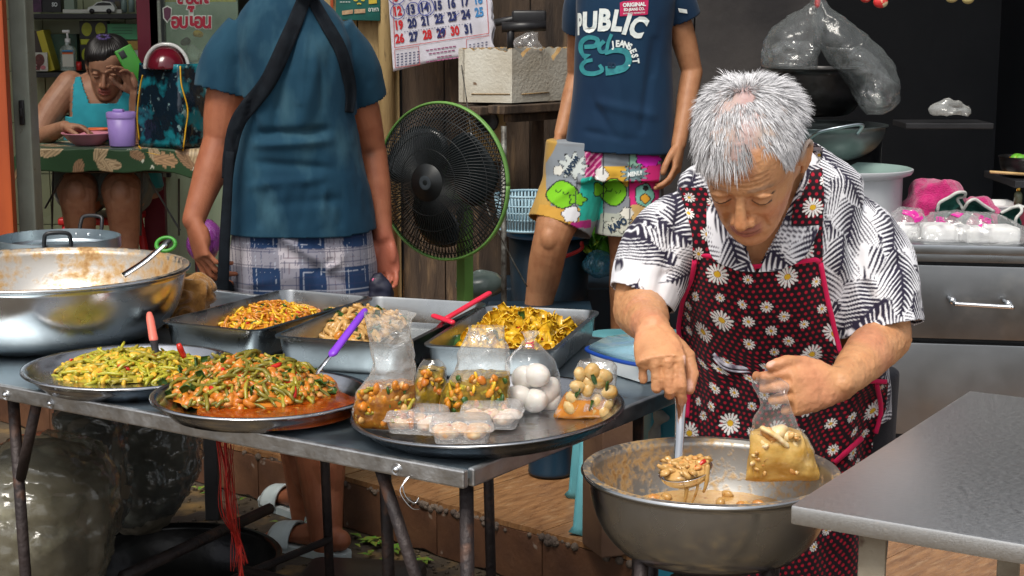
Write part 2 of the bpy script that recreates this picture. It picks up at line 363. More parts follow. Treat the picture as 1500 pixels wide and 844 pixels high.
me = bpy.data.meshes.new('tile'); bb = MB(); bb.box((0, 0, 0), (.196, .012, .246), None, .002); v, f = bb.arrays(); me.from_pydata(v.tolist(), [], f); me.materials.append(M['walltile'])
for i in range(int((x1 - x0) / .2)):
    for k in range(1, 9): piece('tile', me, (x0 + .1 + .2 * i, 8.03 - random.uniform(0, .001), .02 + .25 * k), (0, 0, 0), t)
# ================================================================ STEEL TABLES AND VESSELS
TC = V(-.068, 2.35, 0); TU = V(-.833, .553, 0); TV = V(.553, .833, 0); TZ = .75
def TP(u, v, z=TZ): return TC + TU * u + TV * v + V(0, 0, z)
RT = Matrix(np.stack([-TU, TV, V(0, 0, 1)], 1).tolist())      # table frame: x along the front edge to the right, y to the back
M['zinc'] = steel('zinc_top', (.40, .47, .52), .40, (.27, .33, .37), (1, 1, 1), 7, .05, 25, (.2, .17, .13), 14, (.66, .78))
M['alu'] = steel('aluminium_edge', (.62, .62, .62), .4, (.42, .42, .42), (1, 1, 1), 22, .15, 60, (.25, .2, .17), 30, (.64, .74))
t = thing('steel_table', 'long folding steel table carrying the trays of cooked food', 'table', TP(1, .6, 0))
UL, VL, ED = 2.3, .98, .028
b = MB(); b.box(TP(UL / 2, VL / 2, TZ - .006), (UL - .006, VL - .006, .012), RT); b.build('table_top', M['zinc'], t, smooth=False)
for (c, s) in ((TP(UL / 2, 0, TZ - ED / 2 + .003), (UL, .012, ED)), (TP(0, VL / 2, TZ - ED / 2 + .003), (.012, VL - .024, ED)), (TP(UL / 2, VL, TZ - ED / 2 + .003), (UL, .012, ED)), (TP(UL, VL / 2, TZ - ED / 2 + .003), (.012, VL - .024, ED))):
    b = MB(); b.box(c, s, RT, .003); b.build('edge_strip', M['alu'], t, smooth=False)
for (u) in (.125, .9, 1.02): 
    b = MB(); c = TP(u, -.0075, TZ - .014); b.ball(c, .0055, 10, 6); b.lathe([(.009, 0), (.009, .002), (.004, .002)], c, 14, M=Matrix.Rotation(R(90), 3, Vector(TU.tolist()))); b.build('rivet', M['chrome'], t)
b = MB(); w0 = TP(.1, -.01, TZ - .02); b.tube(spline([w0, w0 + V(-.008, -.006, -.012), w0 + V(-.003, -.008, -.03), w0 + V(.01, -.006, -.04), w0 + V(.016, -.004, -.032)], 24), .0009, 6)
b.tube(spline([w0 + V(.002, 0, 0), w0 + V(-.012, -.01, -.02), w0 + V(.004, -.012, -.045), w0 + V(.018, -.006, -.05)], 24), .0007, 6); b.build('wire_twist', M['chrome'], t)
def leg(p, q, r=.011, name='leg'):
    b = MB(); b.tube([p, p * .5 + q * .5, q], r, 12); b.build(name, M['iron'], t)
LL = .86
for u0 in (.035, 1.13):
    pass
leg(TP(.035, .05, TZ - .03), TP(.03, .05, 0)); leg(TP(1.07, .05, TZ - .03), TP(1.05, .05, 0)); leg(TP(.035, .93, TZ - .03), TP(.03, .93, 0)); leg(TP(1.07, .93, TZ - .03), TP(1.05, .93, 0))
leg(TP(.055, .62, TZ - .03), TP(.05, .62, 0), .010)
leg(TP(.185, .03, TZ - .03), TP(.06, .08, .30), .010, 'brace'); leg(TP(.98, .03, TZ - .03), TP(1.06, .05, .56), .010, 'brace')
leg(TP(1.05, .05, .2), TP(1.05, .93, .2), .009, 'crossbar'); leg(TP(.03, .62, .22), TP(1.05, .62, .22), .009, 'crossbar'); leg(TP(.03, .05, .1), TP(.03, .93, .1), .009, 'crossbar'); leg(TP(.45, .45, .14), TP(1.05, .45, .14), .009, 'crossbar')
leg(TP(.55, .5, TZ - .03), TP(.53, .5, 0), .012); leg(TP(.55, .85, TZ - .03), TP(.53, .85, 0), .011)

def axis(p): return p[1] * math.cos(PITCH) + (CAM_H - p[2]) * math.sin(PITCH)
def tray(label, px, py, wpx, z, m, tilt=None, h=.03, lip=.012, group='round steel serving trays'):
    c = P(px, py, z=z); r = wpx / 2 / FPX * axis(c)
    b = MB(); ri = r - lip
    prof = [(0, -h), (ri * .5, -h), (ri * .80, -h), (ri * .87, -h + .003), (ri * .955, -h * .5), (ri, -.002), (r - .004, .0015), (r, -.0005), (r + .0005, -.003), (r - .004, -.004), (ri + .001, -.006), (ri * .96, -h * .55), (ri * .88, -h - .001), (ri * .8, -h - .003), (0, -h - .003)]
    Mt = Matrix.Identity(3) if tilt is None else Matrix.Rotation(tilt[0], 3, Vector(tilt[1]))
    b.lathe(prof, c, 128, M=Mt); o = b.build('serving_tray', m); tag(o, label, 'tray', group); return c, r, Mt
M['tray'] = steel('tray_steel', (.62, .63, .66), .2, (.48, .49, .52), (1, 1, 1), 12, .03, 30, (.22, .15, .07), 16, (.7, .8))
M['tray_dark'] = steel('worn_tray_steel', (.4, .41, .43), .26, (.3, .31, .33), (1, 1, 1), 8, .04, 30, (.2, .15, .1), 18, (.66, .76))
T1 = tray('round steel tray of yellow stir-fried beans, at the left on the table', 193, 535, 315, .783, M['tray'])
T2 = tray('round steel tray of red curry with long green beans', 384, 575, 324, .787, M['tray'])
T3 = tray('large round steel tray holding bagged takeaway curries and lidded boxes', 714, 597, 402, .789, M['tray_dark'], (R(3.2), tuple(np.cross(V(0, 0, 1), nrm(V(-.8, -.3, 0))))), h=.03, lip=.010)

def gn_pan(label, corners, depth, m):
    """corners of the rim in the plan: front-left, back-left, back-right, front-right"""
    c = [np.asarray(p, float) for p in corners]; ctr = sum(c) / 4
    ex = nrm((c[3] - c[0]) + (c[2] - c[1])); L = np.linalg.norm(c[1] - c[0]) * .5 + np.linalg.norm(c[2] - c[3]) * .5; W = np.linalg.norm(c[3] - c[0]) * .5 + np.linalg.norm(c[2] - c[1]) * .5
    ey = np.cross(V(0, 0, 1), ex)
    def ring(w, l, r, z, n=7):
        pts = []
        for (sx, sy, a0) in ((1, 1, 0), (-1, 1, 90), (-1, -1, 180), (1, -1, 270)):
            for k in range(n):
                a = R(a0 + 90 * k / (n - 1)); pts.append(ctr + ex * (sx * (w / 2 - r) + r * math.cos(a)) + ey * (sy * (l / 2 - r) + r * math.sin(a)) + V(0, 0, z))
        return pts
    b = MB(); sp = [(W, L, .03, -.004), (W + .001, L + .001, .03, 0), (W - .016, L - .016, .028, .001), (W - .02, L - .02, .027, -.004), (W - .03, L - .03, .03, -depth * .8), (W - .05, L - .05, .03, -depth + .003), (W - .08, L - .08, .02, -depth), (W - .16, L - .16, .01, -depth - .0005), (.01, .01, .004, -depth)]
    b.loft([ring(*s) for s in sp], False); b.loft([ring(W, L, .03, -.004), ring(W - .014, L - .014, .028, -.006), ring(W - .022, L - .022, .03, -depth * .8), ring(W - .046, L - .046, .03, -depth - .002), ring(W - .07, L - .07, .03, -depth - .003)][::-1], False)
    o = b.build('food_pan', m, auto=40); tag(o, label, 'food pan', 'deep rectangular steel food pans'); return ctr, ex, ey, W, L
M['pan'] = steel('pan_steel', (.38, .39, .395), .30, (.26, .27, .275), (1, 1, 1), 9, .04, 30, (.3, .2, .07), 20, (.69, .76))
PZR = .815
G1 = gn_pan('rectangular steel pan with a little shredded orange curry, beside the big bowl', [P(238, 471, z=PZR), P(409, 423, z=PZR), P(546, 434, z=PZR), P(384, 488, z=PZR)], .062, M['pan'])
G2 = gn_pan('middle rectangular steel pan with bamboo and chicken pieces', [P(396, 492, z=PZR), P(541, 434, z=PZR), P(706, 442, z=PZR), P(605, 508, z=PZR)], .062, M['pan'])
G3 = gn_pan('rectangular steel pan heaped with yellow curry slices and pink tongs', [P(612, 506, z=PZR), P(712, 447, z=PZR), P(885, 455, z=PZR), P(805, 516, z=PZR)], .062, M['pan'])

# ---- big mixing bowl at the left, stained inside
M['bowl'] = steel('bowl_steel', (.56, .57, .58), .25, (.4, .41, .42), (1, 1, 1), 5, .03, 20)
def stained(name, base, dirt, scale, lo, hi, rough=.25, scale2=60):
    m, n, b = nodes(name); L = n.links.new; tc = n.nodes.new("ShaderNodeTexCoord")
    n1 = n.nodes.new("ShaderNodeTexNoise"); n1.inputs['Scale'].default_value = scale; n1.inputs['Detail'].default_value = 6; n1.inputs['Roughness'].default_value = .7
    n2 = n.nodes.new("ShaderNodeTexNoise"); n2.inputs['Scale'].default_value = scale2; n2.inputs['Detail'].default_value = 4
    mul = n.nodes.new("ShaderNodeMath"); mul.operation = 'MULTIPLY_ADD'; mul.inputs[1].default_value = .55
    r = n.nodes.new("ShaderNodeMapRange"); r.inputs[1].default_value = lo; r.inputs[2].default_value = hi
    for x in (n1, n2): L(tc.outputs['Object'], x.inputs['Vector'])
    L(n2.outputs[0], mul.inputs[0]); L(n1.outputs[0], mul.inputs[2]); L(mul.outputs[0], r.inputs[0])
    cr = n.nodes.new("ShaderNodeValToRGB"); cr.color_ramp.elements[0].color = (*base, 1); cr.color_ramp.elements[1].color = (*dirt, 1); e = cr.color_ramp.elements.new(.55); e.color = (*[.55 * a + .45 * b_ for a, b_ in zip(dirt, (.75, .55, .3))], 1)
    L(r.outputs[0], cr.inputs[0]); L(cr.outputs[0], b.inputs['Base Color'])
    inv = n.nodes.new("ShaderNodeMath"); inv.operation = 'SUBTRACT'; inv.inputs[0].default_value = 1; L(r.outputs[0], inv.inputs[1]); L(inv.outputs[0], b.inputs['Metallic'])
    r2 = n.nodes.new("ShaderNodeMapRange"); r2.inputs[3].default_value = rough; r2.inputs[4].default_value = .6; L(r.outputs[0], r2.inputs[0]); L(r2.outputs[0], b.inputs['Roughness'])
    bp = n.nodes.new("ShaderNodeBump"); bp.inputs['Strength'].default_value = .3; bp.inputs['Distance'].default_value = .002; L(r.outputs[0], bp.inputs['Height']); L(bp.outputs[0], b.inputs['Normal'])
    return m
M['bowl_in'] = stained('bowl_inside_stained', (.66, .62, .56), (.26, .12, .025), 8, .70, 1.0, .35)
M['bowl_in2'] = stained('wok_inside_stained', (.36, .35, .33), (.26, .13, .035), 10, .74, 1.0, .5, 110)
def big_bowl(label, c, r, h, rb, m, mi, name='mixing_bowl', n=16):
    t = thing(name, label, 'bowl', c - V(0, 0, h))
    def wall_(o, k=n):
        a = np.linspace(0, 1, k); return [(rb + (r - rb) * math.sin(x * math.pi / 2) ** .85 + o, -h + h * (1 - math.cos(x * math.pi / 2)) ** 1.0) for x in a]
    out = wall_(.0)
    b = MB(); b.lathe([(0, -h)] + [(rb * .8, -h)] + out[:-1] + [(r, -.006), (r + .009, -.005), (r + .011, -.001), (r + .008, .002)], c, 128); b.build('outside', m, t)
    b = MB(); b.lathe([(r + .008, .002), (r + .003, .003), (r - .002, 0)] + [(x - .003, z + .002) for x, z in out[::-1]] + [(0, -h + .004)], c, 128); b.build('inside', mi, t); return t
c = P(62, 393, z=.90); LB = (c, 206 / FPX * axis(c)); big_bowl('very big steel mixing bowl smeared with curry paste, at the left edge', c, LB[1], .148, .17, M['bowl'], M['bowl_in'])
c = P(1041, 689, z=.77); RB = (c, 179 / FPX * axis(c)); big_bowl('steel bowl of creamy curry the grey haired woman is ladling from', c, RB[1], .125, .085, M['bowl'], M['bowl_in2'], 'curry_bowl')
# aluminium pot with riveted handles behind it
M['alupot'] = steel('aluminium_pot', (.5, .57, .6), .36, (.4, .46, .5), (1, 1, 1), 6, .04, 20)
c = P(85, 347, z=.88); r = 90 / FPX * axis(c)
t = thing('aluminium_pot', 'aluminium cooking pot with black loop handles behind the big bowl', 'pot', c - V(0, 0, .13))
b = MB(); b.lathe([(0, -.13), (r * .9, -.13), (r * .93, -.12), (r * .96, -.03), (r, -.025), (r, 0), (r - .003, .001), (r - .004, -.024), (r * .94, -.03), (r * .91, -.12), (0, -.126)], c, 96); b.build('pot_body', M['alupot'], t, auto=35)
for a, nm in ((R(75), 0), (R(285), 1)):
    d = V(math.cos(a), math.sin(a), 0); s = V(-d[1], d[0], 0); p0 = c + d * r
    b = MB(); b.tube(spline([p0 + s * .03 + d * .004 + V(0, 0, -.012), p0 + s * .03 + d * .012 + V(0, 0, .012), p0 + s * .022 + d * .02 + V(0, 0, .03), p0 - s * .022 + d * .02 + V(0, 0, .03), p0 - s * .03 + d * .012 + V(0, 0, .012), p0 - s * .03 + d * .004 + V(0, 0, -.012)], 30), .005, 10); b.build('handle', M['black'], t)
    b = MB(); b.box(p0 + d * .001 + V(0, 0, -.015), (.003, .085, .014), Matrix.Rotation(a, 3, 'Z'), .001)
    for k in (-.034, 0, .034): b.ball(p0 + d * .003 + s * k + V(0, 0, -.013), .0035, 8, 6); b.ball(p0 - d * .005 + s * k + V(0, 0, -.013), .0035, 8, 6)
    b.build('handle_plate', M['chrome'], t)

# ---- right hand table
RC = V(.345, 1.957, 0); RV = V(.533, .846, 0); RP = V(.846, -.533, 0); RZ = .82
M['brushed'] = steel('brushed_steel', (.72, .72, .71), .40, (.65, .65, .65), (7, 50, 50), 10, .05, 40, (.80, .76, .72), 5, (.6, .8))
def RPt(p, v, z=RZ): return RC + RP * p + RV * v + V(0, 0, z)
RR = Matrix(np.stack([RP, RV, V(0, 0, 1)], 1).tolist())
t = thing('work_table', 'brushed steel work table in the near right corner', 'table', RPt(.4, .35, 0))
b = MB(); b.box(RPt(.6, .37, RZ - .0125), (1.2, .74, .025), RR, .004); b.build('table_top', M['brushed'], t, auto=40)
M['paintleg'] = mat('beige_angle_iron', (.38, .33, .25), .6, 0, (.25, .2, .14), 14, .2, 40, col3=(.1, .05, .03), scale3=20, thr3=(.64, .72))
for (p, v) in ((.09, .05), (.09, .69), (1.1, .05), (1.1, .69)):
    b = MB(); b.box(RPt(p, v, RZ / 2 - .014), (.034, .006, RZ - .03), RR, .001); b.box(RPt(p - .017, v + .019, RZ / 2 - .014), (.006, .032, RZ - .03), RR, .001); b.build('leg', M['paintleg'], t, smooth=False)
b = MB(); b.tube([RPt(.12, .06, .48), RPt(.34, .06, RZ - .03)], .016, 4, rb=.003); b.build('brace', M['paintleg'], t, smooth=False)
# ================================================================ PEOPLE
HZ = np.array([[-.004, .012, .078, .045], [0, .024, .086, .03], [.008, .035, .091, .005], [.022, .046, .0935, -.032], [.042, .055, .092, -.055], [.062, .0615, .0905, -.07], [.083, .066, .089, -.081], [.104, .0695, .087, -.089],
               [.124, .072, .0905, -.094], [.148, .0745, .0895, -.097], [.172, .0725, .081, -.093], [.192, .064, .063, -.081], [.206, .049, .040, -.061], [.214, .032, .017, -.042], [.2175, .014, -.004, -.024]])
HP = spline(HZ, 60)
def head_surf(i, a):
    """point of the plain skull: level i (float index into HP), angle a (0 = right, 90 deg = face)"""
    i = np.clip(i, 0, 58.999); k = i.astype(int); f = (i - k)[..., None]; h = HP[k] * (1 - f) + HP[k + 1] * f
    cx, sx = np.cos(a), np.sin(a); e = 2 / 2.25
    x = h[..., 1] * np.sign(cx) * abs(cx) ** e; mid = (h[..., 2] + h[..., 3]) / 2; hy = (h[..., 2] - h[..., 3]) / 2
    return np.stack([x, mid + hy * np.sign(sx) * abs(sx) ** e, h[..., 0]], -1)
class Head:
    def __init__(s, chin, fwd, up, scale=1.0):
        s.o = np.asarray(chin, float); s.F = nrm(fwd); s.U = nrm(np.asarray(up) - s.F * np.dot(up, s.F)); s.X = np.cross(s.F, s.U); s.k = scale; s.B = np.stack([s.X, s.F, s.U], 1)
    def w(s, p): return s.o + (np.asarray(p, float) * s.k) @ s.B.T
    def l(s, p): return ((np.asarray(p, float) - s.o) @ s.B) / s.k
    def add(s, mb, old=0.0, ears=True, mouth_open=0.0, eyes_open=0.0):
        n, m = 60, 96; ii, aa = np.meshgrid(np.linspace(0, 59, n), np.linspace(0, 2 * math.pi, m, endpoint=False), indexing='ij')
        p = head_surf(ii, aa); G = lambda c, r: np.exp(-(((p - np.array(c)) / np.array(r)) ** 2).sum(-1)); fr = (p[..., 1] > 0)
        dy = 0
        for sx in (-1, 1):
            dy = dy - .011 * G((sx * .031, .088, .106), (.017, .05, .011)) + .0045 * G((sx * .03, .088, .124), (.024, .05, .008))      # socket, brow
            dy = dy + .005 * G((sx * .04, .085, .075), (.02, .05, .018)) + old * .004 * G((sx * .043, .08, .035), (.014, .05, .016))     # cheek, jowl
            dy = dy - .003 * (1 + old) * G((sx * .027, .09, .057), (.005, .05, .014)) - .002 * old * G((sx * .034, .09, .09), (.016, .05, .003))
        dy = dy + .004 * G((0, .09, .012), (.016, .05, .012)) - .0045 * G((0, .09, .026), (.022, .05, .006)) + .006 * G((0, .09, .046), (.026, .05, .016)) + .004 * G((0, .09, .10), (.012, .05, .03))
        p[..., 1] += dy * fr
        mb.loft(s.w(p))
        k = s.k; T = lambda pts, r, rb=None: mb.tube(s.w(spline(pts, 14)), np.interp(np.linspace(0, 1, 14), np.linspace(0, 1, len(r)), r) * k, 12, dome=True, up=s.F)
        T([(0, .088, .112), (0, .096, .098), (0, .105, .082), (0, .108, .073)], [.007, .0075, .009, .0115])                            # nose
        for sx in (-1, 1):
            mb.ball(s.w((sx * .0125, .098, .068)), np.array((.0085, .0105, .0075)) * k, 12, 8, s.B)
            mb.ball(s.w((sx * .031, .0765, .106)), .0125 * k, 16, 10)                                                                  # eye
            if eyes_open < .5:
                T([(sx * .0165, .0835, .1035), (sx * .024, .0895, .1015), (sx * .032, .091, .1005), (sx * .040, .0875, .102), (sx * .046, .081, .104)], [.0016, .0022, .0024, .002, .0016])   # lowered lid edge
                T([(sx * .018, .084, .112), (sx * .025, .0885, .1145), (sx * .033, .0895, .115), (sx * .041, .0865, .114), (sx * .047, .08, .11)], [.002, .0032, .0034, .003, .002])
            if old: T([(sx * .017, .084, .097), (sx * .026, .088, .0935), (sx * .036, .0875, .0935), (sx * .044, .082, .097)], [.002, .0026, .0026, .002])  # bag under the eye
            if ears:
                E = lambda q: s.w(np.array([sx * (.0705 + q[2]), q[0], q[1]]))
                rim = [(.004, .095, .002), (.004, .112, .007), (-.006, .124, .012), (-.019, .122, .016), (-.025, .108, .017), (-.02, .09, .014), (-.011, .078, .009), (-.002, .074, .004)]
                mb.tube(np.array([E(q) for q in spline(rim, 24)]), np.linspace(.0038, .0045, 24) * k, 8, dome=True)
                mb.ball(E((-.010, .1, .007)), np.array((.005, .016, .021)) * k, 12, 8, s.B); mb.ball(E((-.004, .078, .005)), np.array((.004, .006, .007)) * k, 10, 8, s.B)
        o = mouth_open
        T([(-.025, .086, .0445), (-.014, .0955, .0475), (-.004, .0995, .0495), (0, .099, .0487), (.004, .0995, .0495), (.014, .0955, .0475), (.025, .086, .0445)], [.002, .0038, .0046, .0042, .0046, .0038, .002])
        T([(-.024, .086, .0435 - o), (-.012, .095, .040 - o), (0, .098, .039 - o), (.012, .095, .040 - o), (.024, .086, .0435 - o)], [.002, .0045, .0055, .0045, .002])
    def paint(s, v, skin, lip=(.33, .10, .08), brow=(.05, .035, .03), brow_amt=.8, old=0.0, scalp=None, lash=True):
        """skin pigment of head vertices v (n,3): lips, brows, lashes, flush"""
        p = s.l(v); c = np.tile(np.asarray(skin, float), (len(v), 1)); fr = p[:, 1] > .03
        near = (np.linalg.norm(p - np.array([0, 0, .1]), axis=1) < .16)
        def blend(m, col): c[:] = c * (1 - m[:, None]) + np.asarray(col) * m[:, None]
        G = lambda cc, r: np.exp(-(((p - np.array(cc)) / np.array(r)) ** 2).sum(-1)) * fr * near
        for sx in (-1, 1):
            blend(.35 * G((sx * .042, .08, .07), (.02, .04, .018)), np.asarray(skin) * (1.05, .8, .7)); 
            yb = .1245 + .012 * (1 - ((abs(p[:, 0]) - .028) / .02) ** 2) * .35
            blend(brow_amt * fr * near * smooth(.0055, .002, abs(p[:, 2] - yb)) * smooth(.052, .045, abs(p[:, 0])) * smooth(.010, .016, abs(p[:, 0])) * (np.sign(p[:, 0]) == sx), brow)
            if lash: 
                yl = .0995 + .003 * ((abs(p[:, 0]) - .031) / .016) ** 2
                blend(.85 * fr * near * smooth(.0022, .0006, abs(p[:, 2] - yl)) * smooth(.0485, .044, abs(p[:, 0])) * smooth(.014, .018, abs(p[:, 0])), (.03, .02, .018))
        blend(.4 * G((0, .11, .075), (.014, .03, .014)), np.asarray(skin) * (1.08, .75, .65))
        ml = fr * near * smooth(.028, .02, abs(p[:, 0])) * smooth(.0125, .009, abs(p[:, 2] - .0445)) * (p[:, 1] > .082)
        blend(.75 * ml, lip); blend(.8 * fr * near * smooth(.024, .02, abs(p[:, 0])) * smooth(.0018, .0006, abs(p[:, 2] - .0442)), np.asarray(lip) * .3)
        if scalp is not None:
            hl = s.hairline(p); blend(near * smooth(-.006, .012, hl) * .9, scalp)
        return c
    def hairline(s, p):
        """>0 inside the hair"""
        y, z = p[:, 1], p[:, 2]; edge = np.where(y > .02, .105 + (y - .02) * .9 , np.where(y > -.03, .105 + 0 * y, .105 - (-.03 - y) * 1.0)); edge = np.where(y > .055, np.maximum(edge, .170 + .016 * smooth(.005, -.03, p[:, 0]) - 6 * np.clip(p[:, 0], 0, .1) ** 2), edge)
        return z - edge

def arm(mb, pts, r, seg=20, rb=None): mb.tube(spline(pts, 24), np.interp(np.linspace(0, 1, 24), np.linspace(0, 1, len(r)), r), seg, dome=True)
FL = [(.043, .026, .021), (.047, .030, .022), (.044, .028, .022), (.034, .021, .019)]
def hand(mb, W, f, n, lat, fingers, thumb, k=1.0):
    """W wrist, f towards the knuckles, n the way the palm faces, lat the thumb's side; fingers: index to little, three bends each; thumb: three directions in (f, lat, n)"""
    W = np.asarray(W, float); f = nrm(f); n = nrm(np.asarray(n) - f * np.dot(n, f)); l = nrm(np.asarray(lat) - f * np.dot(lat, f) - n * np.dot(lat, n)); tips = []
    t = np.linspace(0, 1, 9); wd = np.interp(t, [0, .25, .6, 1], [.026, .031, .039, .040]) * k; th = np.interp(t, [0, .3, .7, 1], [.019, .019, .0165, .0125]) * k
    a = np.linspace(0, 2 * math.pi, 24, endpoint=False)
    mb.loft([W + f * (-.012 + .104 * q) * k + l * (np.sign(np.cos(a)) * abs(np.cos(a)) ** .8)[:, None] * wd[i] + n * (np.sin(a) * th[i])[:, None] for i, q in enumerate(t)])
    mb.ball(W + (f * .04 + l * .022 + n * .011) * k, np.array((.02, .027, .013)) * k, 14, 10, frame(l, f, n)); mb.ball(W + (f * .045 - l * .024 + n * .009) * k, np.array((.013, .03, .011)) * k, 14, 10, frame(l, f, n))
    off = (.030, .0105, -.0095, -.0285); fw = (.088, .092, .088, .08); rad = (.0088, .009, .0085, .0075)
    for i, bends in enumerate(fingers):
        sp = bends[3] if len(bends) > 3 else (.10, .02, -.06, -.14)[i]
        p = W + (f * fw[i] + l * off[i]) * k; d0 = nrm(f + l * sp); ang = 0; pts = [p - d0 * .014 * k, p]; 
        for L_, bd in zip(FL[i], bends[:3]):
            ang += R(bd); d = d0 * math.cos(ang) + n * math.sin(ang); q = pts[-1] + d * L_ * k; pts += [pts[-1] * .5 + q * .5, q]
        m = len(pts); rr = rad[i] * k * np.array([1.05, 1.08, .95, 1.04, .9, .97, .86, .78])[:m]
        mb.tube(np.array(pts), rr, 12, dome=True); tips.append((pts[-1], d, nrm(-n * math.cos(ang) + d0 * math.sin(ang))))
    p = W + (f * .022 + l * .022 + n * .006) * k; pts = [p]
    for L_, dd in zip((.042, .033, .025), thumb): d = nrm(f * dd[0] + l * dd[1] + n * dd[2]); q = pts[-1] + d * L_ * k; pts += [pts[-1] * .5 + q * .5, q]
    mb.tube(np.array(pts), np.array([.0145, .0138, .0115, .0105, .0108, .0102, .0085]) * k, 12, dome=True); tips.append((pts[-1], d, None)); return tips
def ring(c, a, b, n=2.3, m=48, tilt=None):
    t = np.linspace(0, 2 * math.pi, m, endpoint=False); e = 2 / n
    p = np.stack([a * np.sign(np.cos(t)) * abs(np.cos(t)) ** e, b * np.sign(np.sin(t)) * abs(np.sin(t)) ** e, 0 * t], 1)
    if tilt is not None: p = p @ np.asarray(tilt).T
    return np.asarray(c) + p
def pxring(pl, pr, py, Y, d, n=2.3, tilt=None, grow=0.):
    a = P(pl, py, Y=Y); b = P(pr, py, Y=Y); return ring((a + b) / 2, (b[0] - a[0]) / 2 + grow, d + grow, n, tilt=tilt)
def reloft(rings, n): 
    r = np.asarray(rings); return spline(r.reshape(len(r), -1), n).reshape(n, -1, 3)
def leg(mb, hip, knee, ankle, toe, r=(.085, .06, .055, .036), foot=True):
    hip, knee, ankle, toe = [np.asarray(x, float) for x in (hip, knee, ankle, toe)]
    mb.tube(spline([hip, hip * .5 + knee * .5, knee, knee * .55 + ankle * .45 + V(0, .012, 0), ankle], 26), np.interp(np.linspace(0, 1, 26), [0, .25, .5, .62, .72, 1], [r[0], r[0] * .88, r[1], r[2] * 1.05, r[2], r[3]]), 20, dome=True)
    kd = nrm((toe - ankle) * (1, 1, 0)); mb.ball(knee + kd * r[1] * .62 + V(0, 0, .005), (r[1] * .55, r[1] * .55, r[1] * .7), 14, 10); mb.ball(knee * .62 + ankle * .38 - kd * r[2] * .35, (r[2] * .8, r[2] * .8, r[2] * 1.9), 14, 10)
    if foot:
        d = nrm((toe - ankle) * (1, 1, 0)); h = ankle - d * .045
        mb.tube(spline([V(h[0], h[1], toe[2] + .03), V(*(ankle + d * .02)[:2], toe[2] + .035), V(*(ankle * .4 + toe * .6)[:2], toe[2] + .022), V(*toe[:2], toe[2] + .012)], 14), np.linspace(.031, .036, 14), 14, rb=np.interp(np.linspace(0, 1, 14), [0, .3, 1], [.03, .036, .013]), dome=True)
        mb.tube([ankle, V(*(ankle + d * .01)[:2], toe[2] + .04)], [r[3], .034], 16, dome=True); s = V(-d[1], d[0], 0)
        for k, (o, l, q) in enumerate(((-.028, .0, .0125), (-.012, .008, .009), (.002, .006, .0085), (.015, -.002, .008), (.027, -.014, .0075))): mb.tube([toe + d * (l - .012) + s * o + V(0, 0, .011), toe + d * (l + .012) + s * o + V(0, 0, .009)], q, 8, dome=True)
def skin_mat(name): 
    m = mat(name, (1, 1, 1), .48, 0, (.80, .72, .70), 30, .22, 260, attr='pig', sss=.08, contrast=(.42, .75), spec=.35, bdist=.004); return m
M['skin'] = skin_mat('skin'); M['skin'].node_tree.nodes["Principled BSDF"].inputs['Subsurface Radius'].default_value = (1, .35, .2)
def body_obj(name, mb, voxel, parent, it=3):
    return from_mesh(name, remesh(mb, voxel, it, .5), M['skin'], parent)
def cloth_mat(name, col, col2, rough=.85, weave=500., wb=.25, scale=9., sheen=.1, attr=None):
    return mat(name, col, rough, 0, col2, scale, wb, weave, attr=attr, sheen=sheen, contrast=(.3, .7), spec=.25, bdist=.002)
def fold(o, fn):
    v = verts_of(o); n = normals_of(o); set_verts(o, v + n * fn(v, n)[:, None])
def creases(v, specs):
    """folds as ridges along segments: (A, B, width, depth)"""
    r = np.zeros(len(v))
    for (A, B, wd, dp) in specs:
        A = np.asarray(A); B = np.asarray(B); d = B - A; L = np.linalg.norm(d); d = d / L; q = v - A; t = (q @ d) / L; w = q - np.outer(np.clip(t, 0, 1) * L, d); ds = np.linalg.norm(w, axis=1)
        r += dp * np.exp(-(ds / wd) ** 2) * smooth(-.25, .15, t) * smooth(1.25, .85, t)
    return r
# ---------------------------------------------------------------- the grey haired woman
wt = thing('person', 'grey haired woman in black and white palm shirt and red daisy apron ladling curry', 'person', (.47, 2.76, 0), 'people at the food stall')
PS, YW = R(20), R(42)
WF = V(-math.sin(PS) * math.cos(YW), -math.cos(PS) * math.cos(YW), -math.sin(YW)); WU = V(-math.sin(PS) * math.sin(YW), -math.cos(PS) * math.sin(YW), math.cos(YW))
WH = Head(P(1098, 360, Y=2.43) - WF * .086, WF, WU, .98)
mb = MB(); WH.add(mb, old=1.0)
# torso under the clothes: bent forward from the hips
TW_ = [((.485, 2.79, .74), .15, .11), ((.475, 2.765, .84), .15, .115), ((.45, 2.72, .94), .145, .11), ((.425, 2.68, 1.03), .145, .10), ((.415, 2.655, 1.10), .135, .085), ((.415, 2.645, 1.15), .10, .06), ((.415, 2.635, 1.175), .055, .045)]
mb.loft(reloft([ring(c, a, b) for c, a, b in TW_], 20))
nb = V(.412, 2.635, 1.165); mb.tube(spline([nb - V(0, 0, .04), nb + V(-.002, -.02, .03), WH.w((0, -.02, .06)), WH.w((0, -.01, .09))], 14), [.062] * 4 + [.058] * 10, 20, dome=True)
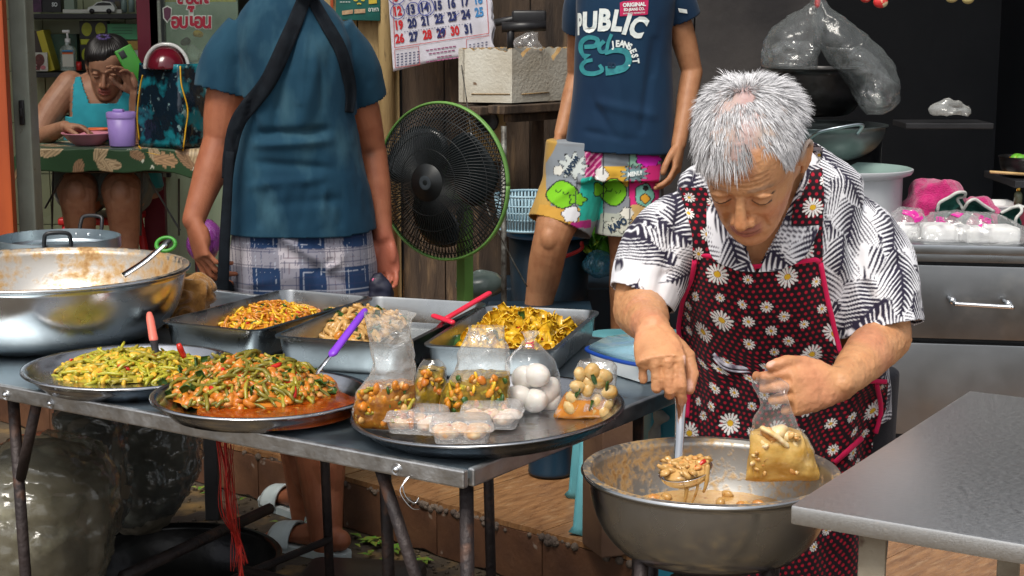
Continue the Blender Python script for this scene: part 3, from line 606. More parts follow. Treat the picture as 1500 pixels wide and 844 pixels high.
# left arm of the picture (her right) with the ladle
SR, SL = P(990, 305, Y=2.66), P(1262, 300, Y=2.68)
ER, EL = P(936, 452, Y=2.62), P(1296, 492, Y=2.62)
WR, WL = P(957, 482, Y=2.44), P(1232, 562, Y=2.43)
SR = SR + V(.012, .01, -.012); SL = SL + V(-.012, .01, -.012)
arm(mb, [SR + V(.03, 0, -.02), SR * .5 + ER * .5 + V(-.006, .01, 0), ER], [.04, .05, .044]); arm(mb, [SL + V(-.03, 0, -.02), SL * .5 + EL * .5 + V(.004, .01, 0), EL], [.04, .05, .044])
arm(mb, [ER, ER * .55 + WR * .45, WR], [.043, .038, .0245]); arm(mb, [EL, EL * .55 + WL * .45, WL], [.043, .038, .0245])
fR = nrm(V(.06, -.90, -.40)); nR = nrm(V(.1, .40, -.9))
tipR = hand(mb, WR, fR, nR, V(1, .1, 0), [(48, 44, 22, -.10), (60, 72, 45, -.06), (64, 80, 45, -.06), (70, 84, 45, -.10)], [(.55, .62, .5), (.85, .05, .5), (.7, -.35, .6)], .94)
fL = nrm(V(-.93, -.33, -.08)); nL = nrm(V(-.25, .93, -.2))
tipL = hand(mb, WL, fL, nL, V(0, -.3, .95), [(38, 52, 30, .0), (54, 68, 40), (64, 76, 40), (70, 80, 40)], [(.85, .50, -.02), (.97, .18, .06), (.98, -.12, .12)], .94)
leg(mb, (.40, 2.80, .76), (.39, 2.77, .43), (.38, 2.84, .08), (.36, 2.66, 0), (.09, .062, .056, .038)); leg(mb, (.57, 2.82, .76), (.58, 2.79, .43), (.58, 2.86, .08), (.60, 2.68, 0), (.09, .062, .056, .038))
wb_ = body_obj('body', mb, .0025, wt, 3)
v = verts_of(wb_); SKW = np.array((.55, .275, .13)); col = WH.paint(v, SKW, lip=(.36, .13, .10), brow=(.22, .17, .14), brow_amt=.45, old=1, scalp=(.42, .35, .31))
# age spots, redder knuckles and pale nails
sp = fbm(v, 60, 2, 4); col *= (1 - .16 * smooth(.3, .6, sp) + .16 * fbm(v, 22, 2, 6))[:, None]; col[:, 1] *= 1 - .12 * smooth(0, .6, fbm(v, 16, 2, 9))
def nails(v, col, tips, dorsal, skin, size=.0065):
    for i, (p, d, _) in enumerate(tips):
        dn = np.asarray(_ if _ is not None else dorsal); q = v - (p + d * .001); m = smooth(size * 1.15, size * .8, np.linalg.norm(q - np.outer(q @ dn, dn), axis=1)) * smooth(.0, .004, q @ dn)
        col[:] = col * (1 - .7 * m[:, None]) + np.array((.75, .5, .42)) * .7 * m[:, None]
        mk = np.exp(-((v - p) ** 2).sum(1) / .03 ** 2); col[:] = col * (1 - .25 * mk[:, None]) + np.array((.55, .2, .14)) * .25 * mk[:, None]
nails(v, col, tipR, -nR, SKW); nails(v, col, tipL, V(0, -.5, .85), SKW)
vcol(wb_, np.clip(col, 0, 1))
# fine lines of the face and hands
def age(v, n):
    p = WH.l(v); r = np.zeros(len(v)); f = (p[:, 1] > .05) & (np.linalg.norm(p - np.array([0, 0, .1]), axis=1) < .16)
    for z in (.137, .145, .153): r -= f * .0009 * np.exp(-((p[:, 2] - z - .002 * np.sin(p[:, 0] * 90)) / .0016) ** 2) * (abs(p[:, 0]) < .045)
    for sx in (-1, 1):
        x0 = sx * p[:, 0]; r -= f * .0016 * np.exp(-((x0 - .021 - (.072 - p[:, 2]) * .42) / .0028) ** 2) * smooth(.034, .044, p[:, 2]) * smooth(.078, .07, p[:, 2])
        for dz in (-.006, 0, .006): r -= f * .0007 * np.exp(-((p[:, 2] - .104 - dz - (x0 - .05) * dz * 30) / .0014) ** 2) * smooth(.048, .053, x0) * smooth(.068, .06, x0)
    return r + .0006 * fbm(v, 200, 2, 8) + .0010 * fbm(v, 55, 2, 4) * (p[:, 2] < -.05)
fold(wb_, lambda v, n: 1.7 * age(v, n))

# hair: short, grey, brushed forward from a whorl and standing up at the back
rng = np.random.RandomState(11); hv = []; hf = []; hc = []; NH = 21000; cnt = 0
ii = rng.uniform(26, 58.9, 80000); aa = rng.uniform(0, 2 * math.pi, 80000); pp = head_surf(ii, aa)
area = np.interp(ii, [26, 40, 50, 59], [1, 1, .85, .25]); keep = (rng.rand(80000) < area) & (WH.hairline(pp) > rng.uniform(-.004, .012, 80000)); 
thin = np.exp(-(((pp - np.array([.004, -.015, .217])) / np.array([.034, .055, .03])) ** 2).sum(1)); keep &= rng.rand(80000) > thin * .22
pp = pp[keep][:NH]; thin = thin[keep][:NH]
whorl = np.array([.004, -.03, .215]); cen = np.array([0, -.005, .115])
nor = pp - cen; nor /= np.linalg.norm(nor, axis=1)[:, None]
rad_ = pp - whorl; rad_ -= nor * (rad_ * nor).sum(1)[:, None]; rl_ = np.linalg.norm(rad_, axis=1)[:, None]; rad_ = rad_ / (rl_ + 1e-9) * smooth(-.01, .03, rl_)
swirl = np.cross(nor, rad_)
front = smooth(.0, .07, pp[:, 1]); side = smooth(.17, .12, pp[:, 2]); back = smooth(0, -.06, pp[:, 1])
jit = rng.normal(0, 1, pp.shape)
d0 = nor * (.55 - .25 * front[:, None] - .1 * side[:, None] + .35 * back[:, None]) + rad_ * (.8) + swirl * .18 + jit * .18; d0 /= np.linalg.norm(d0, axis=1)[:, None]
clump = np.stack([noise(pp, 70, 3), noise(pp, 70, 5), noise(pp, 70, 9)], 1); d0 += clump * .5; d0 /= np.linalg.norm(d0, axis=1)[:, None]
Lh = (.021 + .012 * front * (1 - side) + .008 * back * smooth(.12, .18, pp[:, 2]) - .010 * side) * rng.uniform(.6, 1.25, len(pp)) * (1 - .35 * thin) * (1 - .45 * front * smooth(0, -.03, pp[:, 0]))
down = np.array([0, .25, -1.]) 
K = 5; wdt = rng.uniform(.00028, .00050, len(pp)); sh = rng.rand(len(pp))
pos = pp - nor * .001; path = [pos]; dcur = d0.copy()
for k in range(1, K):
    dcur = dcur + (down * .16 + rad_ * .12 * 1 - nor * .10 * (1 - back[:, None])) ; dcur /= np.linalg.norm(dcur, axis=1)[:, None]; pos = pos + dcur * (Lh / (K - 1))[:, None]; path.append(pos)
path = np.stack(path, 1); view = WH.l(np.array([[0, 0, CAM_H]]))[0]; sidev = np.cross(np.gradient(path, axis=1), (nor[:, None, :] + jit[:, None, :] * .5)); sidev /= np.linalg.norm(sidev, axis=2)[:, :, None] + 1e-9
taper = np.array([1, 1, .9, .65, .15]); A = path + sidev * wdt[:, None, None] * taper[:, None]; B = path - sidev * wdt[:, None, None] * taper[:, None]
allv = np.stack([A, B], 2).reshape(-1, 3); n_ = len(pp); base = np.arange(n_)[:, None] * 2 * K + np.arange(K - 1)[None] * 2
q = np.stack([base, base + 1, base + 3, base + 2], -1).reshape(-1, 4)
ho = link_mesh('hair', WH.w(allv), q.tolist(), None, wt)
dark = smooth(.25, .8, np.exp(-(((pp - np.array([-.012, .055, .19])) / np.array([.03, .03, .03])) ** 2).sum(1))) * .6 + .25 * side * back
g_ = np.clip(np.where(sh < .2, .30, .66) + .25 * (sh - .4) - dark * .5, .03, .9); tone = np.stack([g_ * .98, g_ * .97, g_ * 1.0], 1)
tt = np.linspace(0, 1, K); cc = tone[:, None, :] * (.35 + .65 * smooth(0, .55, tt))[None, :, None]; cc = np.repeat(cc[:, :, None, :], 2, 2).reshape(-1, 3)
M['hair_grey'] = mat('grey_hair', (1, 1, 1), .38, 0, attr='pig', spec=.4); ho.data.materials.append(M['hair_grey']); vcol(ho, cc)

# shirt
def frond_print(uv, seed, n, ext, ink=(.018, .014, .035), paper=(.80, .80, .83), LL=(.10, .17)):
    r = np.random.RandomState(seed); c = np.tile(np.array(paper), (len(uv), 1))
    pos_ = []
    while len(pos_) < n:
        o = np.array([r.uniform(*ext[0]), r.uniform(*ext[1])]); dm = .060 * (1 - len(pos_) / n * .5)
        if len(pos_) and r.rand() > .02 and min(np.hypot(*(o - q)) for q in pos_) < dm: continue
        pos_.append(o)
    for o in pos_:
        a = r.uniform(-2.6, -.5) if r.rand() < .8 else r.uniform(0, 6.28); L = r.uniform(*LL); cv = r.uniform(-3, 3)
        q = uv - o; m0 = (q ** 2).sum(1) < (L * 1.3) ** 2; q = q[m0]
        x = q[:, 0] * math.cos(a) + q[:, 1] * math.sin(a); y = -q[:, 0] * math.sin(a) + q[:, 1] * math.cos(a); y = y - cv * x * x
        t = x / L; w_ = L * .40 * np.sin(np.pi * np.clip(t + .04, 0, 1) ** .75) + .001; ay = abs(y)
        s_ = (x - ay * .75 - ay * ay * 6) / .0094 + .5 * (y > 0); fr_ = abs((s_ % 1) - .5) * 2
        inside = smooth(-.13, -.10, t) * smooth(1.06, 1.02, t) * smooth(.0012, -.0012, ay - w_ * (1 + .3 * np.sin(np.floor(s_) * 7.1)))
        blade = np.maximum(smooth(.16, -.16, fr_ - (.86 - .60 * (ay / w_))), smooth(.0022, .0010, ay - .0006 * (1.2 - t)))
        cc = c[m0]; cc = cc * (1 - inside[:, None]) + np.array(paper) * inside[:, None]; k_ = (inside * blade)[:, None]; c[m0] = cc * (1 - k_) + np.array(ink) * k_
    return c
g0 = .010
sh_rings = [((.488, 2.795, .70), .178, .135), ((.48, 2.775, .78), .174, .133), ((.468, 2.75, .87), .170, .13), ((.445, 2.71, .96), .166, .123), ((.425, 2.675, 1.05), .163, .112), ((.418, 2.655, 1.115), .150, .095), ((.418, 2.65, 1.16), .148, .085), ((.420, 2.655, 1.195), .098, .070), ((.420, 2.655, 1.22), .06, .05)]
mb = MB(); mb.loft(reloft([ring(c, a, b, 2.2) for c, a, b in sh_rings], 26))
eR = ER + nrm(ER - SR) * -.012; eL = EL + nrm(EL - SL) * -.004
def sleeve(mb, S, E, r, out): mb.tube(spline([S + V(0, 0, .0) - out * .05, S * .6 + E * .4 + out * .006, E], 20), np.interp(np.linspace(0, 1, 20), [0, .3, .7, 1], r), 28)
sleeve(mb, SR, eR, [.060, .070, .065, .056], V(-1, 0, 0)); sleeve(mb, SL, eL, [.060, .073, .070, .066], V(1, 0, 0))
me = remesh(mb, .0020, 10, .5)
dR, dL = nrm(eR - SR), nrm(eL - SL); cV = P(1108, 398, Y=2.56)
def keep(c):
    k = c[:, 2] > .735
    for (e, d) in ((eR, dR), (eL, dL)): k &= ~(((c - e) @ d > -.006) & (np.linalg.norm((c - e) - np.outer((c - e) @ d, d), axis=1) < .085))
    vn = (c[:, 1] < 2.66) & (abs(c[:, 0] - cV[0] - (c[:, 2] - cV[2]) * .05) < (c[:, 2] - cV[2] + .005) * .42) & (c[:, 2] > cV[2])
    k &= ~vn; k &= ~((c[:, 2] > 1.185) & (np.hypot(c[:, 0] - .413, c[:, 1] - 2.632) < .085))
    return k
M['palm'] = cloth_mat('palm_print_cotton', (1, 1, 1), (.93, .93, .95), .75, 700, .12, 20, attr='pig')
shirt = from_mesh('shirt', cut(me, keep), M['palm'], wt)
px3 = lambda x, y, Y: P(x, y, Y=Y)
cr = [(px3(1225, 300, 2.6), px3(1285, 470, 2.58), .010, -.009), (px3(1250, 400, 2.58), px3(1330, 450, 2.6), .012, .008), (px3(1235, 440, 2.57), px3(1325, 380, 2.6), .009, -.007), (px3(1200, 300, 2.6), px3(1245, 420, 2.58), .012, .008), (px3(1215, 250, 2.62), px3(1300, 330, 2.62), .014, .006),
      (px3(1260, 480, 2.55), px3(1330, 440, 2.6), .007, -.006), (px3(1000, 300, 2.6), px3(960, 440, 2.58), .011, -.009), (px3(985, 330, 2.58), px3(1020, 420, 2.57), .010, .008), (px3(940, 330, 2.62), px3(930, 430, 2.6), .009, .006), (px3(920, 420, 2.6), px3(990, 400, 2.58), .008, -.006), (px3(1010, 290, 2.6), px3(1030, 400, 2.57), .008, -.006),
      (px3(1310, 520, 2.66), px3(1290, 620, 2.66), .012, -.010), (px3(1240, 500, 2.6), px3(1300, 600, 2.64), .012, .010)]
fold(shirt, lambda v, n: creases(v, cr) * 1.0 + .0045 * fbm(v, 14, 3, 2) + .0015 * fbm(v * (1, 1, .5), 60, 2, 6))
v = verts_of(shirt); uv = np.stack([v[:, 0] + .45 * (v[:, 1] - 2.6), v[:, 2] + .25 * (v[:, 1] - 2.6)], 1) + .006 * np.stack([fbm(v, 20, 2, 1), fbm(v, 20, 2, 7)], 1)
vcol(shirt, frond_print(uv, 4, 112, ((.15, .75), (.68, 1.25)), LL=(.09, .14)))
solid(shirt, .0015, -1)
# collar: two flaps folded out round the neck
def strip(name, L, Rr, m, parent, nu=60, th=.0016, **kw):
    L = spline(L, nu); Rr = spline(Rr, nu); k = 34; pts = np.stack([L + (Rr - L) * (j / (k - 1)) for j in range(k)], 1); b = MB(); b.grid(pts); o = b.build(name, m, parent); solid(o, th); return o
nk = V(.413, 2.632, 1.17)
for sx in (-1, 1):
    inn = [nk + V(sx * .008, .058, .035), nk + V(sx * .05, .035, .034), nk + V(sx * .062, -.012, .024), cV + V(sx * .030, -.012, .062), cV + V(sx * .002, -.006, .0)]
    out = [nk + V(sx * .01, .078, .004), nk + V(sx * .082, .045, .0), nk + V(sx * .1, -.022, -.012), cV + V(sx * .078, -.022, .036), cV + V(sx * .035, -.018, .004)]
    o = strip('collar', inn, out, M['palm'], shirt, 130); o.parent = shirt; o.matrix_parent_inverse = Matrix.Identity(4)
    m2 = o.modifiers.new("s", 'SUBSURF'); m2.levels = m2.render_levels = 1
    vv = verts_of(o); vcol(o, frond_print(np.stack([vv[:, 0] + .3 * vv[:, 1], vv[:, 2]], 1), 9 + sx, 60, ((.95, 1.4), (1.0, 1.25)), LL=(.07, .11)))

# apron: bib and skirt lying on the shirt
dg = bpy.context.evaluated_depsgraph_get(); sv_ = verts_of(shirt); bv = BVHTree.FromPolygons(sv_.tolist(), [tuple(p.vertices) for p in shirt.data.polygons])
def edge_px(tab, py): return np.interp(py, [a for a, _ in tab], [b for _, b in tab])
LEFT = [(380, 1018), (400, 1014), (440, 1000), (480, 994), (530, 997), (580, 1010), (640, 1003), (700, 1000), (900, 1000)]
RIGHT = [(380, 1202), (400, 1206), (440, 1213), (480, 1222), (520, 1232), (560, 1300), (600, 1296), (640, 1280), (700, 1275), (900, 1260)]
TOP = lambda x: np.interp(x, [1012, 1024, 1055, 1095, 1140, 1195, 1206], [388, 373, 377, 391, 388, 380, 388])
nu, nvv = 110, 150
def apron_pts(nu, nvv):
    s = np.linspace(0, 1, nu); tt = np.linspace(0, 1, nvv); pts = np.zeros((nvv, nu, 3)); last = np.full(nu, 2.62)
    for j, t in enumerate(tt):
        py0 = 380 + (880 - 380) * t
        xl, xr = edge_px(LEFT, py0), edge_px(RIGHT, py0)
        for i in range(nu):
            x = xl + (xr - xl) * s[i]; y = py0 + (TOP(np.clip(x, 1012, 1206)) - 380) * max(0, 1 - t * 6)
            d = P(x, y, Y=1.0) - V(0, 0, CAM_H); d = nrm(d); h = bv.ray_cast(Vector((0, 0, CAM_H)), Vector(d))
            yy = h[0][1] if h[0] is not None else np.nan
            pts[j, i] = (x, y, yy)
    return pts
ap = apron_pts(56, 90); Yv = ap[..., 2]
for j in range(90):      # fill where the cloth hangs free of the shirt
    for i in range(56):
        if np.isnan(Yv[j, i]) or Yv[j, i] > 2.78: Yv[j, i] = min(Yv[j - 1, i], 2.72) if j else 2.6
for it in range(10):
    Yp = np.pad(Yv, 1, mode='edge'); Yv = np.minimum(Yv, (Yp[:-2, 1:-1] + Yp[2:, 1:-1] + Yp[1:-1, :-2] + Yp[1:-1, 2:]) / 4 + .0005) if it < 6 else (Yp[:-2, 1:-1] + Yp[2:, 1:-1] + Yp[1:-1, :-2] + Yp[1:-1, 2:]) / 4
AP = np.array([[P(ap[j, i, 0], ap[j, i, 1], Y=Yv[j, i] - .008) for i in range(56)] for j in range(90)])
APs = spline(AP.reshape(90, -1), 420).reshape(420, 56, 3); APs = np.stack([spline(APs[j], 260) for j in range(420)])
fl = APs.reshape(-1, 3)
def P2px(p): 
    q = p - np.array([0, 0, CAM_H]); ax = q @ _F; return np.stack([750 + q[:, 0] / ax * FPX, 422 - (q @ _U) / ax * FPX], 1)
lowm = smooth(.9, .78, fl[:, 2]); APs = (fl + np.stack([0 * lowm, -(.006 * np.sin(fl[:, 0] * 85 + fl[:, 2] * 6) + .004 * fbm(fl, 22, 2, 3)) * (lowm * .9 + .25), 0 * lowm], 1)).reshape(420, 260, 3)
b = MB(); b.grid(APs, flip=True); apron = b.build('apron', None, wt); solid(apron, .0014)
# cloth coordinates in metres along the sheet
du = np.linalg.norm(np.diff(APs, axis=1), axis=2); dv_ = np.linalg.norm(np.diff(APs, axis=0), axis=2)
U_ = np.concatenate([np.zeros((420, 1)), np.cumsum(du, 1)], 1); U_ -= U_[:, 130:131]; V_ = np.concatenate([np.zeros((1, 260)), np.cumsum(dv_, 0)], 0)
def daisy_print(uv, seed, ext, n=400, big=(.0195, .023), small=(.009, .012)):
    r = np.random.RandomState(seed); sp_ = .0112; row = np.floor(uv[:, 1] / (sp_ * .866)); x = uv[:, 0] / sp_ + .5 * (row % 2); q = np.stack([(x - np.floor(x) - .5) * sp_, (uv[:, 1] / (sp_ * .866) - row - .5) * sp_ * .866], 1)
    dd = np.linalg.norm(q, axis=1); c = np.tile(np.array((.013, .006, .010)), (len(uv), 1)); m = smooth(.0031, .0020, dd)[:, None]; c = c * (1 - m) + np.array((.44, .008, .03)) * m
    placed = []
    for k in range(n * 12):
        p = np.array([r.uniform(*ext[0]), r.uniform(*ext[1])]); isb = len(placed) < 200 and (r.rand() < .6); rd = r.uniform(*(big if isb else small))
        if all(np.hypot(*(p - a)) > (rd + b) * (1.16 if isb else 1.12) + .006 for a, b in placed): placed.append((p, rd))
        if len(placed) > n: break
    for p, rd in placed:
        q = uv - p; d2 = np.hypot(q[:, 0], q[:, 1]); m0 = d2 < rd * 1.1
        if not m0.any(): continue
        q = q[m0]; d = d2[m0]; np_ = 15 if rd > .015 else 11; ph = r.uniform(0, 6); th = (np.arctan2(q[:, 1], q[:, 0]) + ph) * np_ / (2 * np.pi); fr_ = abs((th % 1) - .5) * 2; kk = np.floor(th).astype(int) % np_
        ln = rd * (.82 + .18 * r.rand(np_))[kk]; halfw = np.interp(d / ln, [0, .3, .75, .92, 1], [.95, .9, .66, .42, 0]); pet = (fr_ < halfw) & (d < ln)
        cc = c[m0]; cc[pet] = (.86, .86, .84); cc[d < rd * .24] = (.80, .50, .03); cc[(d < rd * .27) & (d > rd * .23)] = (.45, .25, .05); c[m0] = cc
    return c
uv = np.stack([U_.ravel(), V_.ravel()], 1); acol = daisy_print(uv, 21, ((-.25, .25), (0, .55))); vcol(apron, acol)
M['daisy'] = cloth_mat('daisy_print_cotton', (1, 1, 1), (.9, .88, .9), .8, 800, .1, 25, attr='pig'); apron.data.materials.append(M['daisy'])
M['pink'] = cloth_mat('pink_binding', (.72, .012, .10), (.58, .01, .08), .7, 600, .2)
def binding(pts, r=.0042, name='binding'):
    b = MB(); b.tube(pts, r, 8, rb=r * .55, up=(0, -1, 0)); o = b.build(name, M['pink'], apron); o.matrix_parent_inverse = Matrix.Identity(4)
e_ = V(0, -.001, 0); kk = [int(x) for x in np.linspace(0, 150, 40)]
binding(APs[0, ::6] + e_); binding(APs[:200:5, 0] + e_); binding(APs[:118:5, -1] + e_)
# pocket with a pink edge at her hip and a white piped pocket line across the front
pk = [P(x, y, Y=2.55) for x, y in ((1232, 556), (1303, 560))]
def on_apron(x, y, off=.003):
    k = np.argmin(((P2px(APs.reshape(-1, 3)) - (x, y)) ** 2).sum(1)); return APs.reshape(-1, 3)[k] + V(0, -off, 0)
PXA = P2px(APs.reshape(-1, 3))
binding(spline([on_apron(x, y) for x, y in ((1245, 562), (1270, 558), (1300, 558))], 20)); binding(spline([on_apron(x, y) for x, y in ((1284, 562), (1290, 600), (1295, 640))], 20)); binding(spline([on_apron(x, y, .006) for x, y in ((1262, 640), (1240, 660), (1222, 676))], 16), .005)
b = MB(); pl_ = spline([on_apron(x, y) for x, y in ((1045, 518), (1060, 532), (1085, 538), (1130, 536), (1178, 531))], 40); b.tube(pl_, .0034, 8, rb=.0018, up=(0, -1, 0)); b.tube(pl_ + V(0, 0, -.007), .0018, 8, rb=.0012, up=(0, -1, 0))
o = b.build('pocket_piping', mat('grey_white_piping', (.6, .6, .68), .7, 0, (.1, .08, .12), 60), apron); o.matrix_parent_inverse = Matrix.Identity(4)
# straps over the shoulders
for pts in ([(1040, 381), (1036, 340), (1024, 305), (1015, 275)], [(1180, 384), (1182, 330), (1186, 280), (1183, 222)]):
    pts = spline([(x, y, 0) for x, y in pts], 60); wdx = np.interp(np.linspace(0, 1, 60), [0, 1], [25, 19]); g2 = np.zeros((60, 30, 3)); yl = 2.6
    for i in range(60):
        row = []
        for j in range(30):
            x = pts[i, 0] + wdx[i] * (j / 29 * 2 - 1); d = nrm(P(x, pts[i, 1], Y=1.) - V(0, 0, CAM_H)); h = bv.ray_cast(Vector((0, 0, CAM_H)), Vector(d)); row.append(h[0][1] if h[0] is not None else np.nan)
        row = np.array(row); yl = np.nanmedian(row) if not np.isnan(row).all() else yl + .004; row = np.where(np.isnan(row), yl, row); row = np.convolve(np.pad(row, 6, mode='edge'), np.ones(13) / 13, 'valid')
        for j in range(30): g2[i, j] = P(pts[i, 0] + wdx[i] * (j / 29 * 2 - 1), pts[i, 1], Y=row[j] - .007)
    for k in range(4): g2[1:-1] = (g2[:-2] + g2[1:-1] + g2[2:]) / 3
    gd = spline(g2.reshape(60, -1), 140).reshape(140, 30, 3); gd = np.stack([spline(r_, 60) for r_ in gd]); b = MB(); b.grid(gd, flip=True); o = b.build('strap', M['daisy'], apron); o.matrix_parent_inverse = Matrix.Identity(4); solid(o, .0014)
    du = np.linspace(0, 1, 60)[None, :] * np.linspace(.052, .042, 140)[:, None]; dv2 = np.linspace(0, abs(pts[-1, 1] - pts[0, 1]) / 930, 140)[:, None] + 0 * du
    vcol(o, daisy_print(np.stack([du.ravel(), dv2.ravel()], 1), int(pts[0, 0]), ((0, .06), (0, .25)), 12, (.019, .021)))
# trousers below the apron
mb = MB(); mb.tube(spline([(.40, 2.82, .80), (.395, 2.80, .45), (.385, 2.86, .12)], 20), np.linspace(.115, .075, 20), 24); mb.tube(spline([(.57, 2.84, .80), (.575, 2.82, .45), (.58, 2.88, .12)], 20), np.linspace(.115, .075, 20), 24)
M['trousers'] = cloth_mat('dark_trousers', (.02, .02, .028), (.012, .012, .016)); from_mesh('trousers', remesh(mb, .008, 4), M['trousers'], wt)
for ax_, ay_ in ((.38, 2.78), (.59, 2.80)):
    b = MB(); b.box((ax_, ay_, .004), (.10, .27, .012), None, .005); b.build('sandal', M['black'], wt)
# ---------------------------------------------------------------- the man seen from behind
m1 = thing('person', 'man in a faded blue T-shirt and plaid shorts standing with his back turned', 'person', (-.53, 4.25, 0), 'people at the food stall')
Y1 = 4.22
mb = MB(); torso1 = [(340, 545, 480, Y1, .115), (340, 546, 420, Y1, .12), (340, 545, 345, Y1, .12), (340, 540, 290, Y1, .115), (345, 528, 230, Y1, .11), (350, 520, 160, Y1, .115), (350, 515, 100, Y1, .115), (345, 510, 55, Y1, .10), (355, 490, 20, Y1, .085), (380, 462, -8, Y1, .065), (398, 450, -25, Y1, .055)]
mb.loft(reloft([pxring(a, b_, y, Y, d, grow=-.012) for a, b_, y, Y, d in torso1], 30))
hd = Head(P(424, -95, Y=Y1 + .12) - V(0, 0, .03), V(.05, .97, -.22), V(0, .22, .97), 1.03); nk1 = P(424, -10, Y=Y1 + .01)
hd.add(mb); mb.tube([nk1 - V(0, 0, .03), nk1 + V(0, .02, .04), hd.w((0, -.03, .06))], [.064, .06, .06], 18, dome=True)
Sl, Sr = P(350, 52, Y=Y1), P(503, 55, Y=Y1 + .02); El, Er = P(325, 206, Y=Y1 - .02), P(543, 222, Y=Y1 + .10); Wl, Wr = P(284, 322, Y=Y1 - .10), P(561, 345, Y=Y1 + .04)
arm(mb, [Sl + V(.04, 0, -.03), Sl * .45 + El * .55, El], [.04, .057, .047]); arm(mb, [El, El * .6 + Wl * .4 + V(0, .0, 0), Wl], [.047, .044, .029])
arm(mb, [Sr + V(-.04, 0, -.03), Sr * .45 + Er * .55, Er], [.04, .050, .042]); arm(mb, [Er, Er * .6 + Wr * .4, Wr], [.043, .041, .028])
fl1 = nrm(V(.22, -.15, -.95)); nl1 = nrm(V(.80, .52, .1))
hand(mb, Wl, fl1, nl1, V(-.3, .95, 0), [(14, 22, 14), (22, 28, 16), (28, 32, 20), (30, 36, 20)], [(.8, .5, .3), (.95, .2, .3), (.98, .0, .25)], 1.08)
fr1 = nrm(V(.06, -.05, -1)); nr1 = nrm(V(-.25, -.93, 0))
hand(mb, Wr, fr1, nr1, V(-.93, .25, 0), [(22, 30, 20), (26, 36, 22), (28, 38, 24), (24, 34, 22)], [(.75, .45, .45), (.95, .05, .35), (.98, -.15, .2)], 1.05)
k1, a1 = P(462, 600, Y=Y1 + .02), P(478, 796, Y=Y1 - .05); leg(mb, P(490, 440, Y=Y1), k1, a1, P(408, 832, Y=Y1 + .04) * (1, 1, 0) + V(0, 0, .022), (.10, .068, .066, .042))
k2, a2 = P(440, 600, Y=Y1 + .2), P(450, 768, Y=Y1 + .28); leg(mb, P(395, 440, Y=Y1), k2, a2, P(402, 786, Y=Y1 + .40) * (1, 1, 0) + V(0, 0, .022), (.10, .068, .066, .042))
o = body_obj('body', mb, .0042, m1, 2); fold(o, lambda v, n: .0032 * fbm(v * (1, 1, .6), 13, 2, 3)); v = verts_of(o); SK1 = np.array((.30, .105, .052)); c = hd.paint(v, SK1, scalp=(.02, .016, .014)); elb = np.exp(-((v - (El + V(.02, -.045, .0))) ** 2).sum(1) / .016 ** 2) + np.exp(-((v - (Er + V(.0, -.04, 0))) ** 2).sum(1) / .016 ** 2); c *= (1 - .55 * np.clip(elb, 0, 1))[:, None]
pl = smooth(.16, .06, np.linalg.norm(v - (Wr + fr1 * .09), axis=1)); c = c * (1 - .6 * pl[:, None]) + np.array((.42, .12, .08)) * .6 * pl[:, None]
vcol(o, c)
def hair_cap(hd, parent, m, n=5000, L=.018, seed=1, lo=20, name='hair', width=.0011):
    r = np.random.RandomState(seed); ii = r.uniform(lo, 58.8, n * 3); aa = r.uniform(0, 6.283, n * 3); p = head_surf(ii, aa); p = p[hd.hairline(p) > 0][:n]; nn = p - np.array([0, -.005, .115]); nn /= np.linalg.norm(nn, axis=1)[:, None]
    d = nn * .5 + r.normal(0, .3, p.shape) + np.array([0, -.1, -.5]) * smooth(.2, .1, p[:, 2])[:, None]; d /= np.linalg.norm(d, axis=1)[:, None]; s = np.cross(d, r.normal(0, 1, p.shape)); s /= np.linalg.norm(s, axis=1)[:, None]; l = L * r.uniform(.6, 1.2, len(p))[:, None]
    q = np.stack([p - s * width, p + s * width, p + d * l * .6 + nn * 0 + s * width * .7, p + d * l * .6 - s * width * .7, p + d * l - nn * l * .2], 1); f = []
    for i in range(len(p)): f += [(5 * i, 5 * i + 1, 5 * i + 2, 5 * i + 3), (5 * i + 3, 5 * i + 2, 5 * i + 4)]
    return link_mesh(name, hd.w(q.reshape(-1, 3)), f, m, parent)
M['hair_black'] = mat('black_hair', (.012, .010, .010), .4, 0, spec=.4); hair_cap(hd, m1, M['hair_black'])
# T-shirt
mb = MB(); ts = [(333, 551, 347, Y1, .135), (334, 549, 325, Y1, .133), (336, 543, 285, Y1, .13), (342, 531, 230, Y1, .122), (347, 522, 165, Y1, .125), (346, 518, 100, Y1, .127), (340, 513, 55, Y1, .115), (352, 492, 18, Y1, .095), (378, 464, -10, Y1, .072), (392, 456, -24, Y1, .065)]
mb.loft(reloft([pxring(a, b_, y, Y, d, 2.4) for a, b_, y, Y, d in ts], 34))
HL, HR = P(329, 136, Y=Y1 - .015), P(535, 146, Y=Y1 + .07); DL, DR = nrm(HL - Sl), nrm(HR - Sr)
mb.tube(spline([Sl + V(.03, 0, .012), Sl * .5 + HL * .5 + V(-.006, 0, 0), HL + DL * .02], 20), np.interp(np.linspace(0, 1, 20), [0, .4, 1], [.066, .072, .0735]), 28)
mb.tube(spline([Sr + V(-.03, 0, .012), Sr * .5 + HR * .5 + V(.006, 0, 0), HR + DR * .02], 20), np.interp(np.linspace(0, 1, 20), [0, .4, 1], [.062, .061, .056]), 28)
me = remesh(mb, .0042, 7, .5); hemz = P(440, 334, Y=Y1)[2]
def keep(c):
    k = (c[:, 2] > hemz - .008 + .10 * np.clip(c[:, 0] + .42, 0, 1) ** 1.0) & ~((c[:, 2] > 1.47) & (np.hypot(c[:, 0] - nk1[0], c[:, 1] - nk1[1]) < .09))
    for e, d in ((HL, DL), (HR, DR)): k &= ~(((c - e) @ d > 0) & (np.linalg.norm(c - e, axis=1) < .11))
    return k
